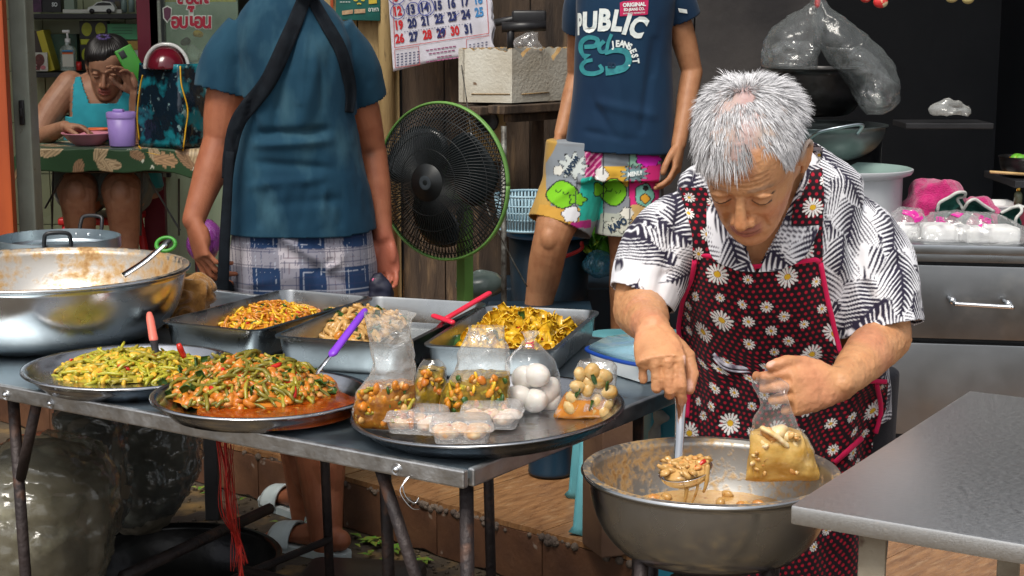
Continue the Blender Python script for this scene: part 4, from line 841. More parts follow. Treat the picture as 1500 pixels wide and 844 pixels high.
M['tee_blue'] = mat('faded_blue_jersey', (.006, .030, .056), .85, 0, (.013, .050, .082), 7, .15, 500, stretch=(1, 1, .45), contrast=(.38, .68), col3=(.034, .085, .115), scale3=13, thr3=(.52, .78), sheen=.05, spec=.15, bdist=.002)
tee = from_mesh('t_shirt', cut(me, keep), M['tee_blue'], m1); Q = lambda x, y: P(x, y, Y=Y1 - .12)
cr = [(Q(350, 198), Q(520, 190), .012, -.014), (Q(345, 214), Q(500, 206), .013, .009), (Q(360, 238), Q(535, 250), .012, -.007), (Q(440, 20), Q(400, 190), .016, -.010), (Q(455, 30), Q(520, 180), .014, -.010), (Q(470, 60), Q(440, 190), .022, .010), (Q(425, 60), Q(385, 150), .012, .007), (Q(490, 50), Q(515, 140), .012, .008), (Q(350, 130), Q(375, 200), .012, -.009), (Q(500, 175), Q(525, 215), .012, -.010), (Q(350, 275), Q(470, 262), .014, .006), (Q(400, 300), Q(530, 290), .014, -.005),
      (Q(300, 60), Q(345, 45), .012, -.006), (Q(300, 100), Q(360, 90), .014, -.005), (Q(340, 20), Q(352, 110), .012, -.010)]
cr += [(Q(452 + 12 * k, 5 + 6 * abs(k)), Q(440 + 34 * k, 150 + 10 * abs(k)), .009, -.006 if k % 2 else .006) for k in range(-2, 3)] + [(Q(350 + 30 * k, 330), Q(365 + 28 * k, 275), .012, .005 * (-1) ** k) for k in range(6)]
fold(tee, lambda v, n: 1.25 * creases(v, cr) + .006 * fbm(v * (1, 1, .7), 9, 3, 3) + .0024 * fbm(v * (1, 1, .6), 34, 2, 5)); solid(tee, .003, -1)
tbv = BVHTree.FromPolygons(verts_of(tee).tolist(), [tuple(p.vertices) for p in tee.data.polygons])
def onto(bvh, x, y, off, Yd):
    d = nrm(P(x, y, Y=1.) - V(0, 0, CAM_H)); h = bvh.ray_cast(Vector((0, 0, CAM_H)), Vector(d)); p = np.array(h[0]) if h[0] is not None else P(x, y, Y=Yd); return p - d * off
def band(name, pts, wpx, m, parent, bvh, off=.004, Yd=4.1, n=60, w_=None, sub=False):
    c = spline([(a, b_, 0) for a, b_ in pts], n)[:, :2]; t = np.gradient(c, axis=0); t /= np.linalg.norm(t, axis=1)[:, None]; nn = np.stack([-t[:, 1], t[:, 0]], 1); ww = np.interp(np.linspace(0, 1, n), np.linspace(0, 1, len(wpx)), wpx)
    g = np.array([[onto(bvh, *(c[i] + nn[i] * ww[i] * k), off, Yd) for k in np.linspace(-.5, .5, 7)] for i in range(n)]); dep = np.linalg.norm(g - [0, 0, CAM_H], axis=2); med = np.median(dep, axis=1)
    for it in range(3): med = np.convolve(np.pad(med, 2, mode='edge'), np.ones(5) / 5, 'valid')
    g = np.array([0, 0, CAM_H]) + (g - [0, 0, CAM_H]) / dep[..., None] * np.minimum(dep, med[:, None] + .004)[..., None]
    b = MB(); b.grid(g); o = b.build(name, m, parent); solid(o, .003)
    if sub: o.matrix_parent_inverse = Matrix.Identity(4)
    return o
M['webbing'] = mat('black_webbing', (.0035, .005, .008), .85, 0, (.006, .009, .013), 40, .2, 400, spec=.2)
bag1 = thing('shoulder_bag', 'black shoulder bag whose straps cross the blue T-shirt of the man', 'bag', P(328, 400, Y=4.05))
band('strap', [(452, -18), (425, 50), (392, 120), (350, 176), (337, 225), (333, 262)], (20, 24, 25, 21, 16), M['webbing'], bag1, tbv, .005)
band('strap', [(448, -18), (475, 30), (500, 75), (514, 130), (512, 165)], (16, 19, 18, 12), M['webbing'], bag1, tbv, .005)
b = MB(); b.tube(spline([P(337, 222, Y=4.09), P(332, 300, Y=4.08), P(328, 380, Y=4.08), P(325, 462, Y=4.10)], 20), np.linspace(.011, .016, 20), 12, rb=.005, up=(0, 1, 0)); b.build('strap', M['webbing'], bag1)
b = MB(); b.tube(spline([P(326, 425, Y=4.12), P(324, 470, Y=4.12), P(322, 540, Y=4.13)], 14), [.03, .045, .05, .05, .05, .05, .05, .05, .05, .05, .05, .045, .04, .03], 16, rb=.03, dome=True); b.build('bag_body', M['webbing'], bag1)
# plaid shorts
mb = MB(); sh = [(344, 541, 318, Y1, .112), (341, 545, 342, Y1, .12), (338, 551, 400, Y1, .135), (340, 552, 440, Y1, .13)]
mb.loft(reloft([pxring(a, b_, y, Y, d, 2.4) for a, b_, y, Y, d in sh], 12))
mb.tube([P(392, 430, Y=Y1), P(390, 540, Y=Y1 + .02)], [.105, .11], 28); mb.tube([P(494, 430, Y=Y1), P(492, 540, Y=Y1 + .02)], [.105, .11], 28)
me = remesh(mb, .003, 7)
M['plaid'] = cloth_mat('plaid_cotton', (1, 1, 1), (.86, .86, .9), .85, 500, .2, 12, attr='pig'); shorts = from_mesh('shorts', me, M['plaid'], m1)
cr = [(Q(395, 355), Q(465, 398), .014, -.007), (Q(465, 398), Q(545, 430), .014, -.006), (Q(410, 345), Q(470, 385), .012, .010), (Q(480, 395), Q(540, 350), .012, .010), (Q(463, 385), Q(462, 460), .018, -.010), (Q(350, 360), Q(360, 440), .012, .008), (Q(480, 385), Q(530, 375), .008, -.008), (Q(340, 420), Q(440, 405), .012, .006)]
fold(shorts, lambda v, n: creases(v, cr) + .006 * fbm(v, 10, 2, 4))
v = verts_of(shorts); du_ = creases(v, cr)
def plaid(x, z):
    c = np.tile(np.array((.008, .028, .08)), (len(x), 1)); fx, fz = (x / .118) % 1, (z / .118) % 1
    wx, wz = (fx < .42).astype(float), (fz < .42).astype(float); amt = np.clip(.5 * wx + .5 * wz, 0, 1)[:, None]; pale = np.array((.40, .37, .39)); c = c * (1 - amt) + pale * amt
    for f_ in (fx, fz):
        for s0, s1, cc in ((.04, .055, (.03, .03, .07)), (.10, .115, (.03, .03, .07)), (.34, .355, (.03, .03, .07)), (.39, .40, (.03, .03, .07)), (.50, .51, (.4, .42, .48)), (.90, .91, (.4, .42, .48)), (.20, .215, (.10, .06, .08)), (.62, .635, (.02, .03, .08)), (.80, .81, (.02, .03, .08))):
            m = (f_ > s0) & (f_ < s1); c[m] = c[m] * .35 + np.array(cc) * .65
    return c
vcol(shorts, plaid(v[:, 0] + .25 * (v[:, 1] - 4.1) + .02 * (v[:, 2] - .8), v[:, 2] + .04))
# slippers: white moulded slides
M['slide'] = mat('pale_slipper', (.55, .62, .62), .45, 0, (.45, .52, .53), 20)
for toe, ank in ((P(408, 832, Y=Y1 + .04), a1), (P(402, 786, Y=Y1 + .40), a2)):
    d = nrm((toe - ank) * (1, 1, 0)); s = V(-d[1], d[0], 0); h = (ank - d * .075) * (1, 1, 0); tp = (toe + d * .055) * (1, 1, 0); n = 22; L_ = []; Rr = []
    t = thing('slipper', 'pale slide slipper ' + ('under the heel nearest the table brace' if ank is a1 else 'on the far foot of the man in plaid shorts'), 'slipper', (h + tp) / 2, 'slippers of the man')
    w_ = np.interp(np.linspace(0, 1, n), [0, .06, .2, .5, .75, .92, 1], [.012, .032, .038, .040, .050, .036, .01]); c0 = np.array([h + (tp - h) * q for q in np.linspace(0, 1, n)])
    b = MB(); b.loft([np.array([c0[i] + s * w_[i] + V(0, 0, .022), c0[i] - s * w_[i] + V(0, 0, .022), c0[i] - s * w_[i] * .96 + V(0, 0, .001), c0[i] + s * w_[i] * .96 + V(0, 0, .001)]) for i in range(n)]); b.build('sole', M['slide'], t, auto=40)
    a_ = np.linspace(-.1, math.pi + .1, 20); k_ = [int(n * q) for q in (.55, .64, .73, .8)]
    b = MB(); b.grid([[c0[k] + s * math.cos(x) * (w_[k] + .004) + V(0, 0, .018 + math.sin(x) * .062 * (1 - .25 * j / 3)) for x in a_] for j, k in enumerate(k_)]); solid(b.build('upper', M['slide'], t), .005)
# ---------------------------------------------------------------- the man in the printed T-shirt
m2 = thing('person', 'man in navy printed T-shirt and cartoon print shorts standing by the foam box', 'person', (P(880, 300, Y=5.62)[0], 5.62, PZ), 'people at the food stall')
Y2 = 5.6
mb = MB(); tor = [(812, 970, 258, Y2 + .03, .10), (806, 972, 240, Y2 + .03, .11), (834, 980, 200, Y2, .105), (843, 980, 130, Y2, .10), (846, 982, 60, Y2, .10), (848, 984, 0, Y2, .105), (850, 982, -35, Y2, .095), (870, 962, -62, Y2, .075), (893, 940, -80, Y2, .06)]
mb.loft(reloft([pxring(a, b_, y, Y, d, grow=-.012) for a, b_, y, Y, d in tor], 26))
nk2 = P(916, -80, Y=Y2); hd2 = Head(P(905, -135, Y=Y2 - .10), V(-.1, -.97, -.2), V(0, -.2, .97), 1.02); hd2.add(mb); mb.tube([nk2 - V(0, 0, .03), nk2 + V(0, -.01, .05), hd2.w((0, -.03, .06))], [.062, .058, .058], 18, dome=True)
Sr2, Er2, Wr2 = P(978, -30, Y=Y2 + .02), P(1014, 105, Y=Y2 + .06), P(994, 212, Y=Y2 - .06); Sl2, El2, Wl2 = P(855, -30, Y=Y2 + .04), P(846, 110, Y=Y2 + .20), P(822, 196, Y=Y2 + .08)
arm(mb, [Sr2 + V(-.03, 0, -.02), P(996, 40, Y=Y2 + .05), Er2], [.04, .046, .036]); arm(mb, [Er2, Er2 * .6 + Wr2 * .4, Wr2], [.037, .035, .025]); arm(mb, [Sl2 + V(.03, 0, -.02), Sl2 * .5 + El2 * .5, El2], [.04, .044, .036]); arm(mb, [El2, El2 * .6 + Wl2 * .4, Wl2], [.036, .034, .025])
hand(mb, Wr2, nrm(V(-.1, -.3, -1)), V(-.9, .3, 0), V(-.3, -.9, 0), [(20, 25, 15), (25, 30, 20), (30, 35, 20), (32, 38, 20)], [(.8, .5, .3), (.95, .2, .3), (.98, 0, .25)], .98)
hand(mb, Wl2, nrm(V(-.2, -.35, -.9)), V(.8, -.3, .3), V(-.4, -.8, 0), [(20, 25, 15), (25, 30, 20), (30, 35, 20), (32, 38, 20)], [(.8, .5, .3), (.95, .2, .3), (.98, 0, .25)], .95)
fz = V(0, 0, PZ + .004)
leg(mb, P(842, 250, Y=Y2 + .03), P(808, 350, Y=Y2 - .08), P(778, 500, Y=Y2 + .02), V(P(760, 500, Y=Y2 - .16)[0], Y2 - .16, PZ + .02), (.095, .062, .058, .038))
leg(mb, P(925, 255, Y=Y2 + .05), P(918, 372, Y=Y2 + .03), P(912, 520, Y=Y2 + .14), V(P(925, 500, Y=Y2)[0], Y2, PZ + .02), (.095, .06, .055, .037))
o = body_obj('body', mb, .0042, m2, 2); fold(o, lambda v, n: .0032 * fbm(v * (1, 1, .6), 13, 2, 5)); v = verts_of(o); vcol(o, hd2.paint(v, np.array((.40, .19, .095)), scalp=(.02, .016, .014))); hair_cap(hd2, m2, M['hair_black'], seed=2)
mb = MB(); ts = [(826, 987, 224, Y2, .125), (830, 986, 195, Y2, .122), (838, 985, 140, Y2, .115), (842, 985, 70, Y2, .115), (845, 988, 0, Y2, .12), (846, 986, -35, Y2, .11), (866, 966, -64, Y2, .085), (888, 946, -80, Y2, .07)]
mb.loft(reloft([pxring(a, b_, y, Y, d, 2.4) for a, b_, y, Y, d in ts], 30))
H2, G2_ = P(999, 27, Y=Y2 + .05), P(851, 42, Y=Y2 + .12); D2, E2_ = nrm(H2 - Sr2), nrm(G2_ - Sl2)
for S_, H_, D_ in ((Sr2, H2, D2), (Sl2, G2_, E2_)): mb.tube(spline([S_ + (V(nk2[0], 0, 0) - V(S_[0], 0, 0)) * .2 + V(0, 0, .012), S_ * .5 + H_ * .5, H_ + D_ * .02], 16), [.062 + .0003 * i for i in range(16)], 24)
me = remesh(mb, .0045, 6); hz2 = P(900, 220, Y=Y2)[2]
def keep(c):
    k = (c[:, 2] > hz2 + (c[:, 0] - .35) * -.05 - .002) & ~((c[:, 2] > 1.68) & (np.hypot(c[:, 0] - nk2[0], c[:, 1] - nk2[1]) < .09))
    for e, d in ((H2, D2), (G2_, E2_)): k &= ~(((c - e) @ d > 0) & (np.linalg.norm(c - e, axis=1) < .10))
    return k
M['tee_navy'] = mat('navy_jersey', (.005, .022, .056), .8, 0, (.008, .034, .075), 7, .12, 500, stretch=(1, 1, .4), contrast=(.35, .7), sheen=.1, spec=.2, bdist=.002)
tee2 = from_mesh('t_shirt', cut(me, keep), M['tee_navy'], m2); Q = lambda x, y: P(x, y, Y=Y2 - .11)
cr = [(Q(850, 120), Q(900, 200), .014, -.008), (Q(960, 60), Q(940, 190), .016, -.008), (Q(870, 150), Q(960, 170), .018, .006), (Q(975, 30), Q(960, 110), .012, -.010), (Q(840, 190), Q(930, 205), .014, -.006), (Q(905, 100), Q(915, 200), .016, .005)]
fold(tee2, lambda v, n: creases(v, cr) + .005 * fbm(v * (1, 1, .6), 9, 3, 9)); solid(tee2, .003, -1)
tb2 = BVHTree.FromPolygons(verts_of(tee2).tolist(), [tuple(p.vertices) for p in tee2.data.polygons])
M['pr_white'] = mat('white_print', (.72, .76, .74), .7, 0, (.5, .58, .58), 60, contrast=(.45, .8)); M['pr_teal'] = mat('teal_print', (.03, .25, .27), .7, 0, (.02, .16, .2), 50, contrast=(.4, .7)); M['pr_red'] = mat('crimson_patch', (.55, .012, .10), .6, 0, (.45, .01, .08), 50); M['pr_navy'] = mat('navy_print', (.006, .025, .06), .8)
def printed(name, glyphs, m, parent, bvh, off, Yd):
    """flat print: shapes given in photo pixels laid on the cloth"""
    b = MB()
    for v2, f in glyphs:
        b.add([onto(bvh, x, y, off, Yd) for x, y in v2], f)
    return b.build(name, m, parent, smooth=False)
def glyph(s, x, y, h, rot=0, sx=1., shear=0., bold=.02):
    v, f = text_mesh(s, 1.0, 0, 'CENTER', bold); v = v[:, :2] * (h / .73); v = np.stack([v[:, 0] * sx + shear * v[:, 1], v[:, 1]], 1); c, s_ = math.cos(R(rot)), math.sin(R(rot)); w = np.stack([v[:, 0] * c - v[:, 1] * s_, v[:, 0] * s_ + v[:, 1] * c], 1)
    return np.stack([x + w[:, 0], y - w[:, 1]], 1), f
def px_poly(pts, n=1):
    return np.array(pts, float), [tuple(range(len(pts)))]
def px_stroke(pts, w, n=30):
    c = spline([(a, b_, 0) for a, b_ in pts], n)[:, :2]; t = np.gradient(c, axis=0); t /= np.linalg.norm(t, axis=1)[:, None] + 1e-9; nn = np.stack([-t[:, 1], t[:, 0]], 1); ww = np.interp(np.linspace(0, 1, n), np.linspace(0, 1, len(w)), w)[:, None] / 2
    return np.concatenate([c - nn * ww, c + nn * ww]), [(i, i + 1, n + i + 1, n + i) for i in range(n - 1)]
pr = lambda nm, g, m, off=.003: setattr(printed(nm, g, m, tee2, tb2, off, Y2 - .1), 'matrix_parent_inverse', Matrix.Identity(4))
pr('print', [glyph('P', 849, 37, 30, 6, .3, .1, .05), glyph('U', 864, 34, 29, 4, .78, .1, .05), glyph('B', 885, 31, 31, 0, .78, .08, .05), glyph('L', 904, 32, 30, -4, .75, .12, .05), glyph('I', 918, 37, 30, -12, .8, .1, .05), glyph('C', 934, 41, 31, -20, .75, .1, .05)], M['pr_white'])
pr('print', [glyph(ch, x, y, 9.5, a, .85, 0, .05) for ch, x, y, a in (('J', 898, 65.5, 6), ('E', 904.5, 64.5, 0), ('A', 911, 64.5, -8), ('N', 917, 66.5, -14), ('S', 922.5, 69, -22), ('E', 927, 75, -66), ('S', 929.5, 82, -76), ('T', 931, 89.5, -84), ('.', 925, 96, -90))], M['pr_white'])
tealg = [px_stroke([(856, 69), (872, 67), (875, 58), (862, 55), (852, 62), (851, 74), (856, 84)], (6, 7, 6, 7, 7, 5)), px_stroke([(885, 60), (878, 68), (880, 76), (888, 74), (891, 62), (896, 50)], (6, 6, 5, 5, 5)), px_stroke([(886, 79), (900, 74), (916, 76), (921, 88), (915, 99), (900, 103), (887, 104)], (4, 7, 9, 9, 10, 12, 14)), px_stroke([(878, 95), (882, 103), (870, 108), (856, 106), (852, 97), (858, 90), (868, 88)], (5, 6, 7, 7, 6, 5)), px_poly([(852, 78), (866, 80), (856, 88)])]
pr('print', tealg, M['pr_teal']); pr('print', [glyph('ED', 896, 96, 8, 0, .9, 0, .05)], M['pr_navy'], .005)
pr('patch', [px_poly([(908, 4), (913, 2), (948, -1), (950, 1), (949, 21), (945, 22), (908, 24)])], M['pr_red'], .003)
pr('print', [glyph('ORIGINAL', 929, 7, 5.6, 3, .95, 0, .05), glyph('ED-JEANS CO.', 929, 13.8, 4.2, 3, .85, 0, .04), glyph('AUTHENTIC DENIM STYLE', 929, 19.3, 2.2, 3, .9, 0, .02)], M['pr_white'], .006)
pr('patch', [px_poly([(993, 12), (1006, 14), (1007, 20), (995, 18)])], M['pr_white'], .004)
# comic print shorts
mb = MB(); sh = [(800, 984, 205, Y2 + .02, .128), (797, 984, 235, Y2 + .02, .135), (795, 982, 262, Y2 + .02, .14)]
mb.loft(reloft([pxring(a, b_, y, Y, d, 2.4) for a, b_, y, Y, d in sh], 8)); mb.tube(spline([P(848, 245, Y=Y2 + .02), P(835, 290, Y=Y2), P(819, 334, Y=Y2 - .03)], 10), np.linspace(.112, .112, 10), 28); mb.tube(spline([P(925, 245, Y=Y2 + .03), P(924, 290, Y=Y2 + .02), P(921, 345, Y=Y2 + .01)], 10), np.linspace(.11, .118, 10), 28)
me = remesh(mb, .004, 4); k0 = P(870, 325, Y=Y2)[2]
d819 = nrm(P(819, 334, Y=Y2 - .03) - P(835, 290, Y=Y2)); e819 = P(818, 331, Y=Y2 - .03); e921 = P(921, 342, Y=Y2 + .01)
me = cut(me, lambda c: ~(((c - e819) @ d819 > 0) & (c[:, 0] < P(870, 330, Y=Y2)[0])) & ~((c[:, 2] < e921[2]) & (c[:, 0] > P(870, 330, Y=Y2)[0])))
M['comic'] = cloth_mat('comic_print_cotton', (1, 1, 1), (.88, .88, .9), .8, 500, .1, 12, attr='pig'); sh2 = from_mesh('shorts', me, M['comic'], m2); solid(sh2, .003, -1)
cr = [(Q(868, 235), Q(872, 330), .014, -.025), (Q(880, 240), Q(940, 250), .012, -.006), (Q(860, 260), Q(800, 300), .014, .007), (Q(900, 260), Q(905, 330), .014, -.008), (Q(810, 250), Q(850, 270), .012, -.006), (Q(940, 260), Q(945, 330), .012, -.007)]
fold(sh2, lambda v, n: creases(v, cr) + .005 * fbm(v, 11, 2, 5))
v = verts_of(sh2); q = P2px(v); nseg = fbm(np.stack([q[:, 0], q[:, 1], 0 * q[:, 0]], 1), .05, 2, 3)
def comic(x, y):
    c = np.tile(np.array((.23, .25, .27)), (len(x), 1)); line = np.zeros(len(x), bool)
    def patch(m, col): 
        c[m] = col
    def poly(pts): # signed convex/concave point in polygon
        ins = np.zeros(len(x), bool); j = len(pts) - 1
        for i in range(len(pts)):
            xi, yi = pts[i]; xj, yj = pts[j]; ins ^= ((yi > y) != (yj > y)) & (x < (xj - xi) * (y - yi) / (yj - yi + 1e-9) + xi); j = i
        return ins
    def blob(cx, cy, rx, ry, k=6, a=.12, ph=0): th = np.arctan2((y - cy) / ry, (x - cx) / rx); return np.hypot((x - cx) / rx, (y - cy) / ry) / (1 + a * np.cos(k * th + ph))
    def fig(d, col, w=.10): patch(d < 1 + w, (.012, .012, .015)); patch(d < 1, col)
    patch(x < 815 - (y - 215) * .1, (.45, .27, .06)); patch(poly([(815, 212), (860, 218), (850, 270), (800, 280), (800, 240)]), (.24, .27, .30)); patch(poly([(852, 262), (872, 258), (872, 325), (845, 322)]), (.02, .42, .33)); patch(poly([(790, 300), (850, 305), (845, 340), (780, 330)]), (.55, .30, .05)); patch(poly([(858, 218), (884, 215), (880, 258), (857, 260)]), (.35, .01, .13))
    patch((abs(((x + y) / 5) % 2 - 1) < .35) & poly([(858, 218), (884, 215), (880, 258), (857, 260)]), (.7, .3, .45)); patch(poly([(868, 262), (884, 262), (882, 320), (868, 325)]), (.02, .40, .32)); patch(poly([(884, 215), (920, 214), (920, 245), (884, 246)]), (.20, .23, .26)); patch(poly([(884, 244), (922, 243), (922, 275), (884, 275)]), (.62, .36, .04)); patch(poly([(920, 214), (968, 214), (965, 245), (920, 246)]), (.30, .55, .42)); patch(poly([(922, 246), (968, 240), (964, 302), (922, 302)]), (.62, .02, .18)); patch(poly([(922, 300), (962, 298), (955, 345), (922, 345)]), (.58, .38, .14)); patch(poly([(880, 312), (922, 312), (922, 348), (876, 345)]), (.38, .40, .34)); patch(poly([(836, 325), (866, 322), (866, 334), (832, 336)]), (.4, .02, .18))
    patch(x > 968, (.10, .09, .08))
    fig(blob(839, 243, 17, 15, 9, .28), (.55, .6, .58)); fig(blob(818, 250, 7, 7, 5), (.72, .72, .66)); fig(blob(881, 256, 9, 10, 5), (.75, .75, .72)); fig(blob(836, 313, 12, 11, 6), (.72, .72, .74)); fig(blob(918, 312, 9, 9, 6), (.7, .68, .6)); fig(blob(908, 330, 18, 10, 9, .25), (.5, .5, .42))
    fig(blob(824, 285, 22, 18, 4, .04), (.18, .50, .015)); fig(blob(846, 292, 11, 7, 5, .2), (.18, .50, .015), .16); fig(blob(898, 281, 19, 18, 4, .05), (.18, .50, .015)); fig(blob(878, 278, 8, 9, 3, .2), (.18, .50, .015), .16); fig(blob(950, 233, 17, 11, 7, .10), (.72, .02, .50)); fig(blob(930, 255, 17, 11, 11, .24), (.20, .30, .32)); fig(blob(944, 286, 13, 16, 5, .06), (.18, .45, .36)); fig(blob(946, 276, 4, 4, 3, 0), (.02, .02, .02)); fig(blob(945, 291, 6, 6, 4, .1), (.7, .35, .03), .25)
    for cx, cy, a in ((818, 278, .4), (829, 281, .1), (892, 276, -.2), (905, 279, .3)): patch(abs(np.hypot(x - cx, y - cy) - 4) * 1.0 + (y < cy) * 9 < .7, (.02, .06, .01))
    patch((abs(x - 844 + (y - 280) * .08) < .6) & (y > 262) & (y < 300) | (abs(x - 922) < .7) & (y > 215) | (abs(x - 884) < .6), (.03, .03, .04))
    return c
vcol(sh2, comic(q[:, 0] + nseg * 1.5, q[:, 1] + nseg * 1.5))
sb2 = BVHTree.FromPolygons(verts_of(sh2).tolist(), [tuple(p.vertices) for p in sh2.data.polygons])
for g_, mm in (([glyph('KAPOW!', 838, 243, 8, 55, .7, 0, .06)], M['pr_navy']), ([glyph('KAPO', 905, 330, 10, 30, .8, 0, .05)], M['pr_navy']), ([glyph('MENU!', 930, 255, 6.5, 8, .8, .2, .05)], M['pr_white'])):
    o = printed('lettering', g_, mm, sh2, sb2, .004, Y2 - .1); o.matrix_parent_inverse = Matrix.Identity(4)
for tx, ty in ((P(770, 500, Y=Y2 - .08)[0], Y2 - .08), (P(918, 500, Y=Y2 + .06)[0], Y2 + .06)):
    b = MB(); b.box((tx, ty, PZ + .012), (.10, .27, .018), None, .006); b.build('sandal', M['black'], m2)
# ---------------------------------------------------------------- the woman eating at the back table
m3 = thing('person', 'seated woman in turquoise top eating with a green phone at her forehead', 'person', (P(140, 300, Y=6.75)[0], 6.75, PZ), 'people at the food stall')
Y3 = 6.72
mb = MB(); tor = [(85, 235, 290, Y3 + .05, .13), (92, 225, 240, Y3 + .03, .125), (100, 212, 190, Y3, .115), (98, 208, 150, Y3, .105), (95, 212, 125, Y3, .085), (115, 192, 110, Y3 + .01, .065), (135, 172, 102, Y3 + .01, .055)]
mb.loft(reloft([pxring(a, b_, y, Y, d, grow=-.008) for a, b_, y, Y, d in tor], 22))
pc = R(22); F3 = V(.05, -math.cos(pc), -math.sin(pc)); U3 = V(.10, -math.sin(pc), math.cos(pc)); hd3 = Head(P(154, 148, Y=Y3 - .10) - F3 * .085, F3, U3, 1.05); hd3.add(mb, mouth_open=.004); nk3 = P(154, 112, Y=Y3 + .01)
mb.tube([nk3 - V(0, 0, .03), nk3 + V(0, -.01, .03), hd3.w((0, -.02, .06))], [.055, .05, .05], 16, dome=True)
TZ3 = .915
Sa, Ea, Wa = P(103, 124, Y=Y3), P(50, 207, Y=Y3 - .12), P(95, 186, Y=Y3 - .33); Sb, Eb, Wb = P(207, 126, Y=Y3), P(208, 205, Y=Y3 - .22), P(200, 138, Y=Y3 - .26)
arm(mb, [Sa, Sa * .5 + Ea * .5 + V(-.01, 0, 0), Ea], [.058, .056, .042]); arm(mb, [Ea, Ea * .55 + Wa * .45, Wa], [.042, .038, .025]); arm(mb, [Sb, Sb * .5 + Eb * .5, Eb], [.052, .05, .04]); arm(mb, [Eb, Eb * .5 + Wb * .5, Wb], [.04, .036, .025])
hand(mb, Wa, nrm(V(.85, -.2, -.05)), V(.1, -.3, -.9), V(0, -.9, .2), [(25, 35, 20), (30, 40, 25), (40, 50, 25), (45, 55, 30)], [(.7, .5, .4), (.9, .2, .4), (.9, 0, .45)], .92)
hand(mb, Wb, nrm(V(-.38, -.1, .9)), V(-.55, -.8, -.2), V(-.8, .5, -.2), [(35, 30, 20), (30, 30, 18), (32, 30, 18), (35, 35, 20)], [(.7, .6, .3), (.9, .3, .35), (.95, .1, .3)], .92)
for hx, kx in ((122, 113), (185, 178)): leg(mb, P(hx, 280, Y=Y3 + .05), P(kx, 283, Y=Y3 - .36), P(kx + 8, 395, Y=Y3 - .30), V(P(kx + 8, 395, Y=Y3 - .4)[0], Y3 - .46, PZ + .02), (.105, .075, .062, .04))
o = body_obj('body', mb, .0035, m3, 3); v = verts_of(o); vcol(o, hd3.paint(v, np.array((.30, .155, .095)), lip=(.32, .09, .08), scalp=(.012, .010, .010), brow=(.02, .015, .012)))
# black hair tied up on top with a dark scrunchie, a loose lock by her cheek
ii, aa = np.meshgrid(np.linspace(14, 58.8, 70), np.linspace(0, 2 * math.pi, 160, endpoint=False), indexing='ij'); q = head_surf(ii, aa); nn = q - np.array([0, -.005, .115]); nn /= np.linalg.norm(nn, axis=-1)[..., None]; hl = hd3.hairline(q.reshape(-1, 3)).reshape(q.shape[:2]); q = q + nn * (smooth(-.004, .02, hl) * .011 - .006 * (hl < -.004) + .0016 * np.sin(aa * 46 + 3 * noise(q, 30)) * smooth(.0, .02, hl))[..., None]
b = MB(); b.grid(hd3.w(q), closed_v=True); b.build('hair', M['hair_black'], m3)
b = MB()
for k in range(60):
    a = random.uniform(0, 6.28); l = random.uniform(.015, .045); p0 = hd3.w((.0, -.01, .212)); d = nrm(V(math.cos(a), math.sin(a), random.uniform(.1, 1.2))); b.tube(np.array([p0, p0 + d * l * .6, p0 + d * l + V(0, 0, -.006)]), [.004, .003, .0008], 5)
for k in range(60):
    x0 = -.066 + random.uniform(-.006, .006); y0 = .02 + random.uniform(-.015, .02); b.tube(hd3.w(spline([(x0 * .9, y0, .16), (x0 - .006, y0 + .01, .10), (x0 - .004 + random.uniform(-.008, .008), y0 + .012, .04), (x0 + .01, y0 + .012, random.uniform(-.04, .02))], 8)), [.0016] * 7 + [.0006], 4)
b.build('hair', M['hair_black'], m3)
M['scrunchie'] = mat('violet_scrunchie', (.05, .03, .12), .8, 0, (.1, .07, .2), 80); b = MB(); c0 = hd3.w((.012, -.005, .222)); a = np.linspace(0, 6.283, 40); b.tube(np.array([c0 + hd3.X * math.cos(x) * .022 + hd3.F * math.sin(x) * .02 + hd3.U * .004 * math.sin(9 * x) for x in a]), [.007 + .002 * math.sin(7 * x) for x in a], 8); b.build('hair_tie', M['scrunchie'], m3)
mb = MB(); tp = [(82, 238, 275, Y3 + .05, .14), (90, 228, 235, Y3 + .03, .135), (98, 214, 190, Y3, .125), (97, 210, 155, Y3, .115), (100, 207, 128, Y3, .092), (110, 198, 112, Y3 + .01, .074)]
mb.loft(reloft([pxring(a, b_, y, Y, d, 2.3, grow=.004) for a, b_, y, Y, d in tp], 20)); me = remesh(mb, .006, 3); ck = P(152, 152, Y=Y3 - .1)
me = cut(me, lambda c: ~((c[:, 2] > ck[2]) & (abs(c[:, 0] - ck[0]) < .055 + (c[:, 2] - ck[2]) * .45)) & ~((abs(c[:, 0] - ck[0]) > .128) & (c[:, 2] > ck[2] - .05)))
M['turq'] = cloth_mat('turquoise_cotton', (.02, .27, .33), (.015, .19, .25), .8, 400, .2, 10); o = from_mesh('tank_top', me, M['turq'], m3); fold(o, lambda v, n: .006 * fbm(v, 12, 3, 2)); solid(o, .003, -1)
mb = MB(); mb.loft(reloft([pxring(82, 238, 280, Y3 + .06, .16), pxring(84, 236, 255, Y3 + .05, .16)], 6))
for hx, kx in ((122, 113), (185, 180)): mb.tube([P(hx, 278, Y=Y3 + .06), P(kx, 268, Y=Y3 - .30)], [.115, .10], 20)
M['grey_cotton'] = cloth_mat('grey_cotton', (.12, .15, .14), (.08, .10, .10)); o = from_mesh('skirt', remesh(mb, .008, 4), M['grey_cotton'], m3); fold(o, lambda v, n: .006 * fbm(v, 12, 2, 3))
M['phone'] = mat('green_phone_case', (.04, .26, .02), .4, 0, (.035, .21, .02), 10)
t = thing('phone', 'bright green cased phone held to the forehead of the seated woman', 'phone', P(194, 98, Y=Y3 - .215)); Mr = Matrix.Rotation(R(-28), 3, 'Y') @ Matrix.Rotation(R(18), 3, 'Z')
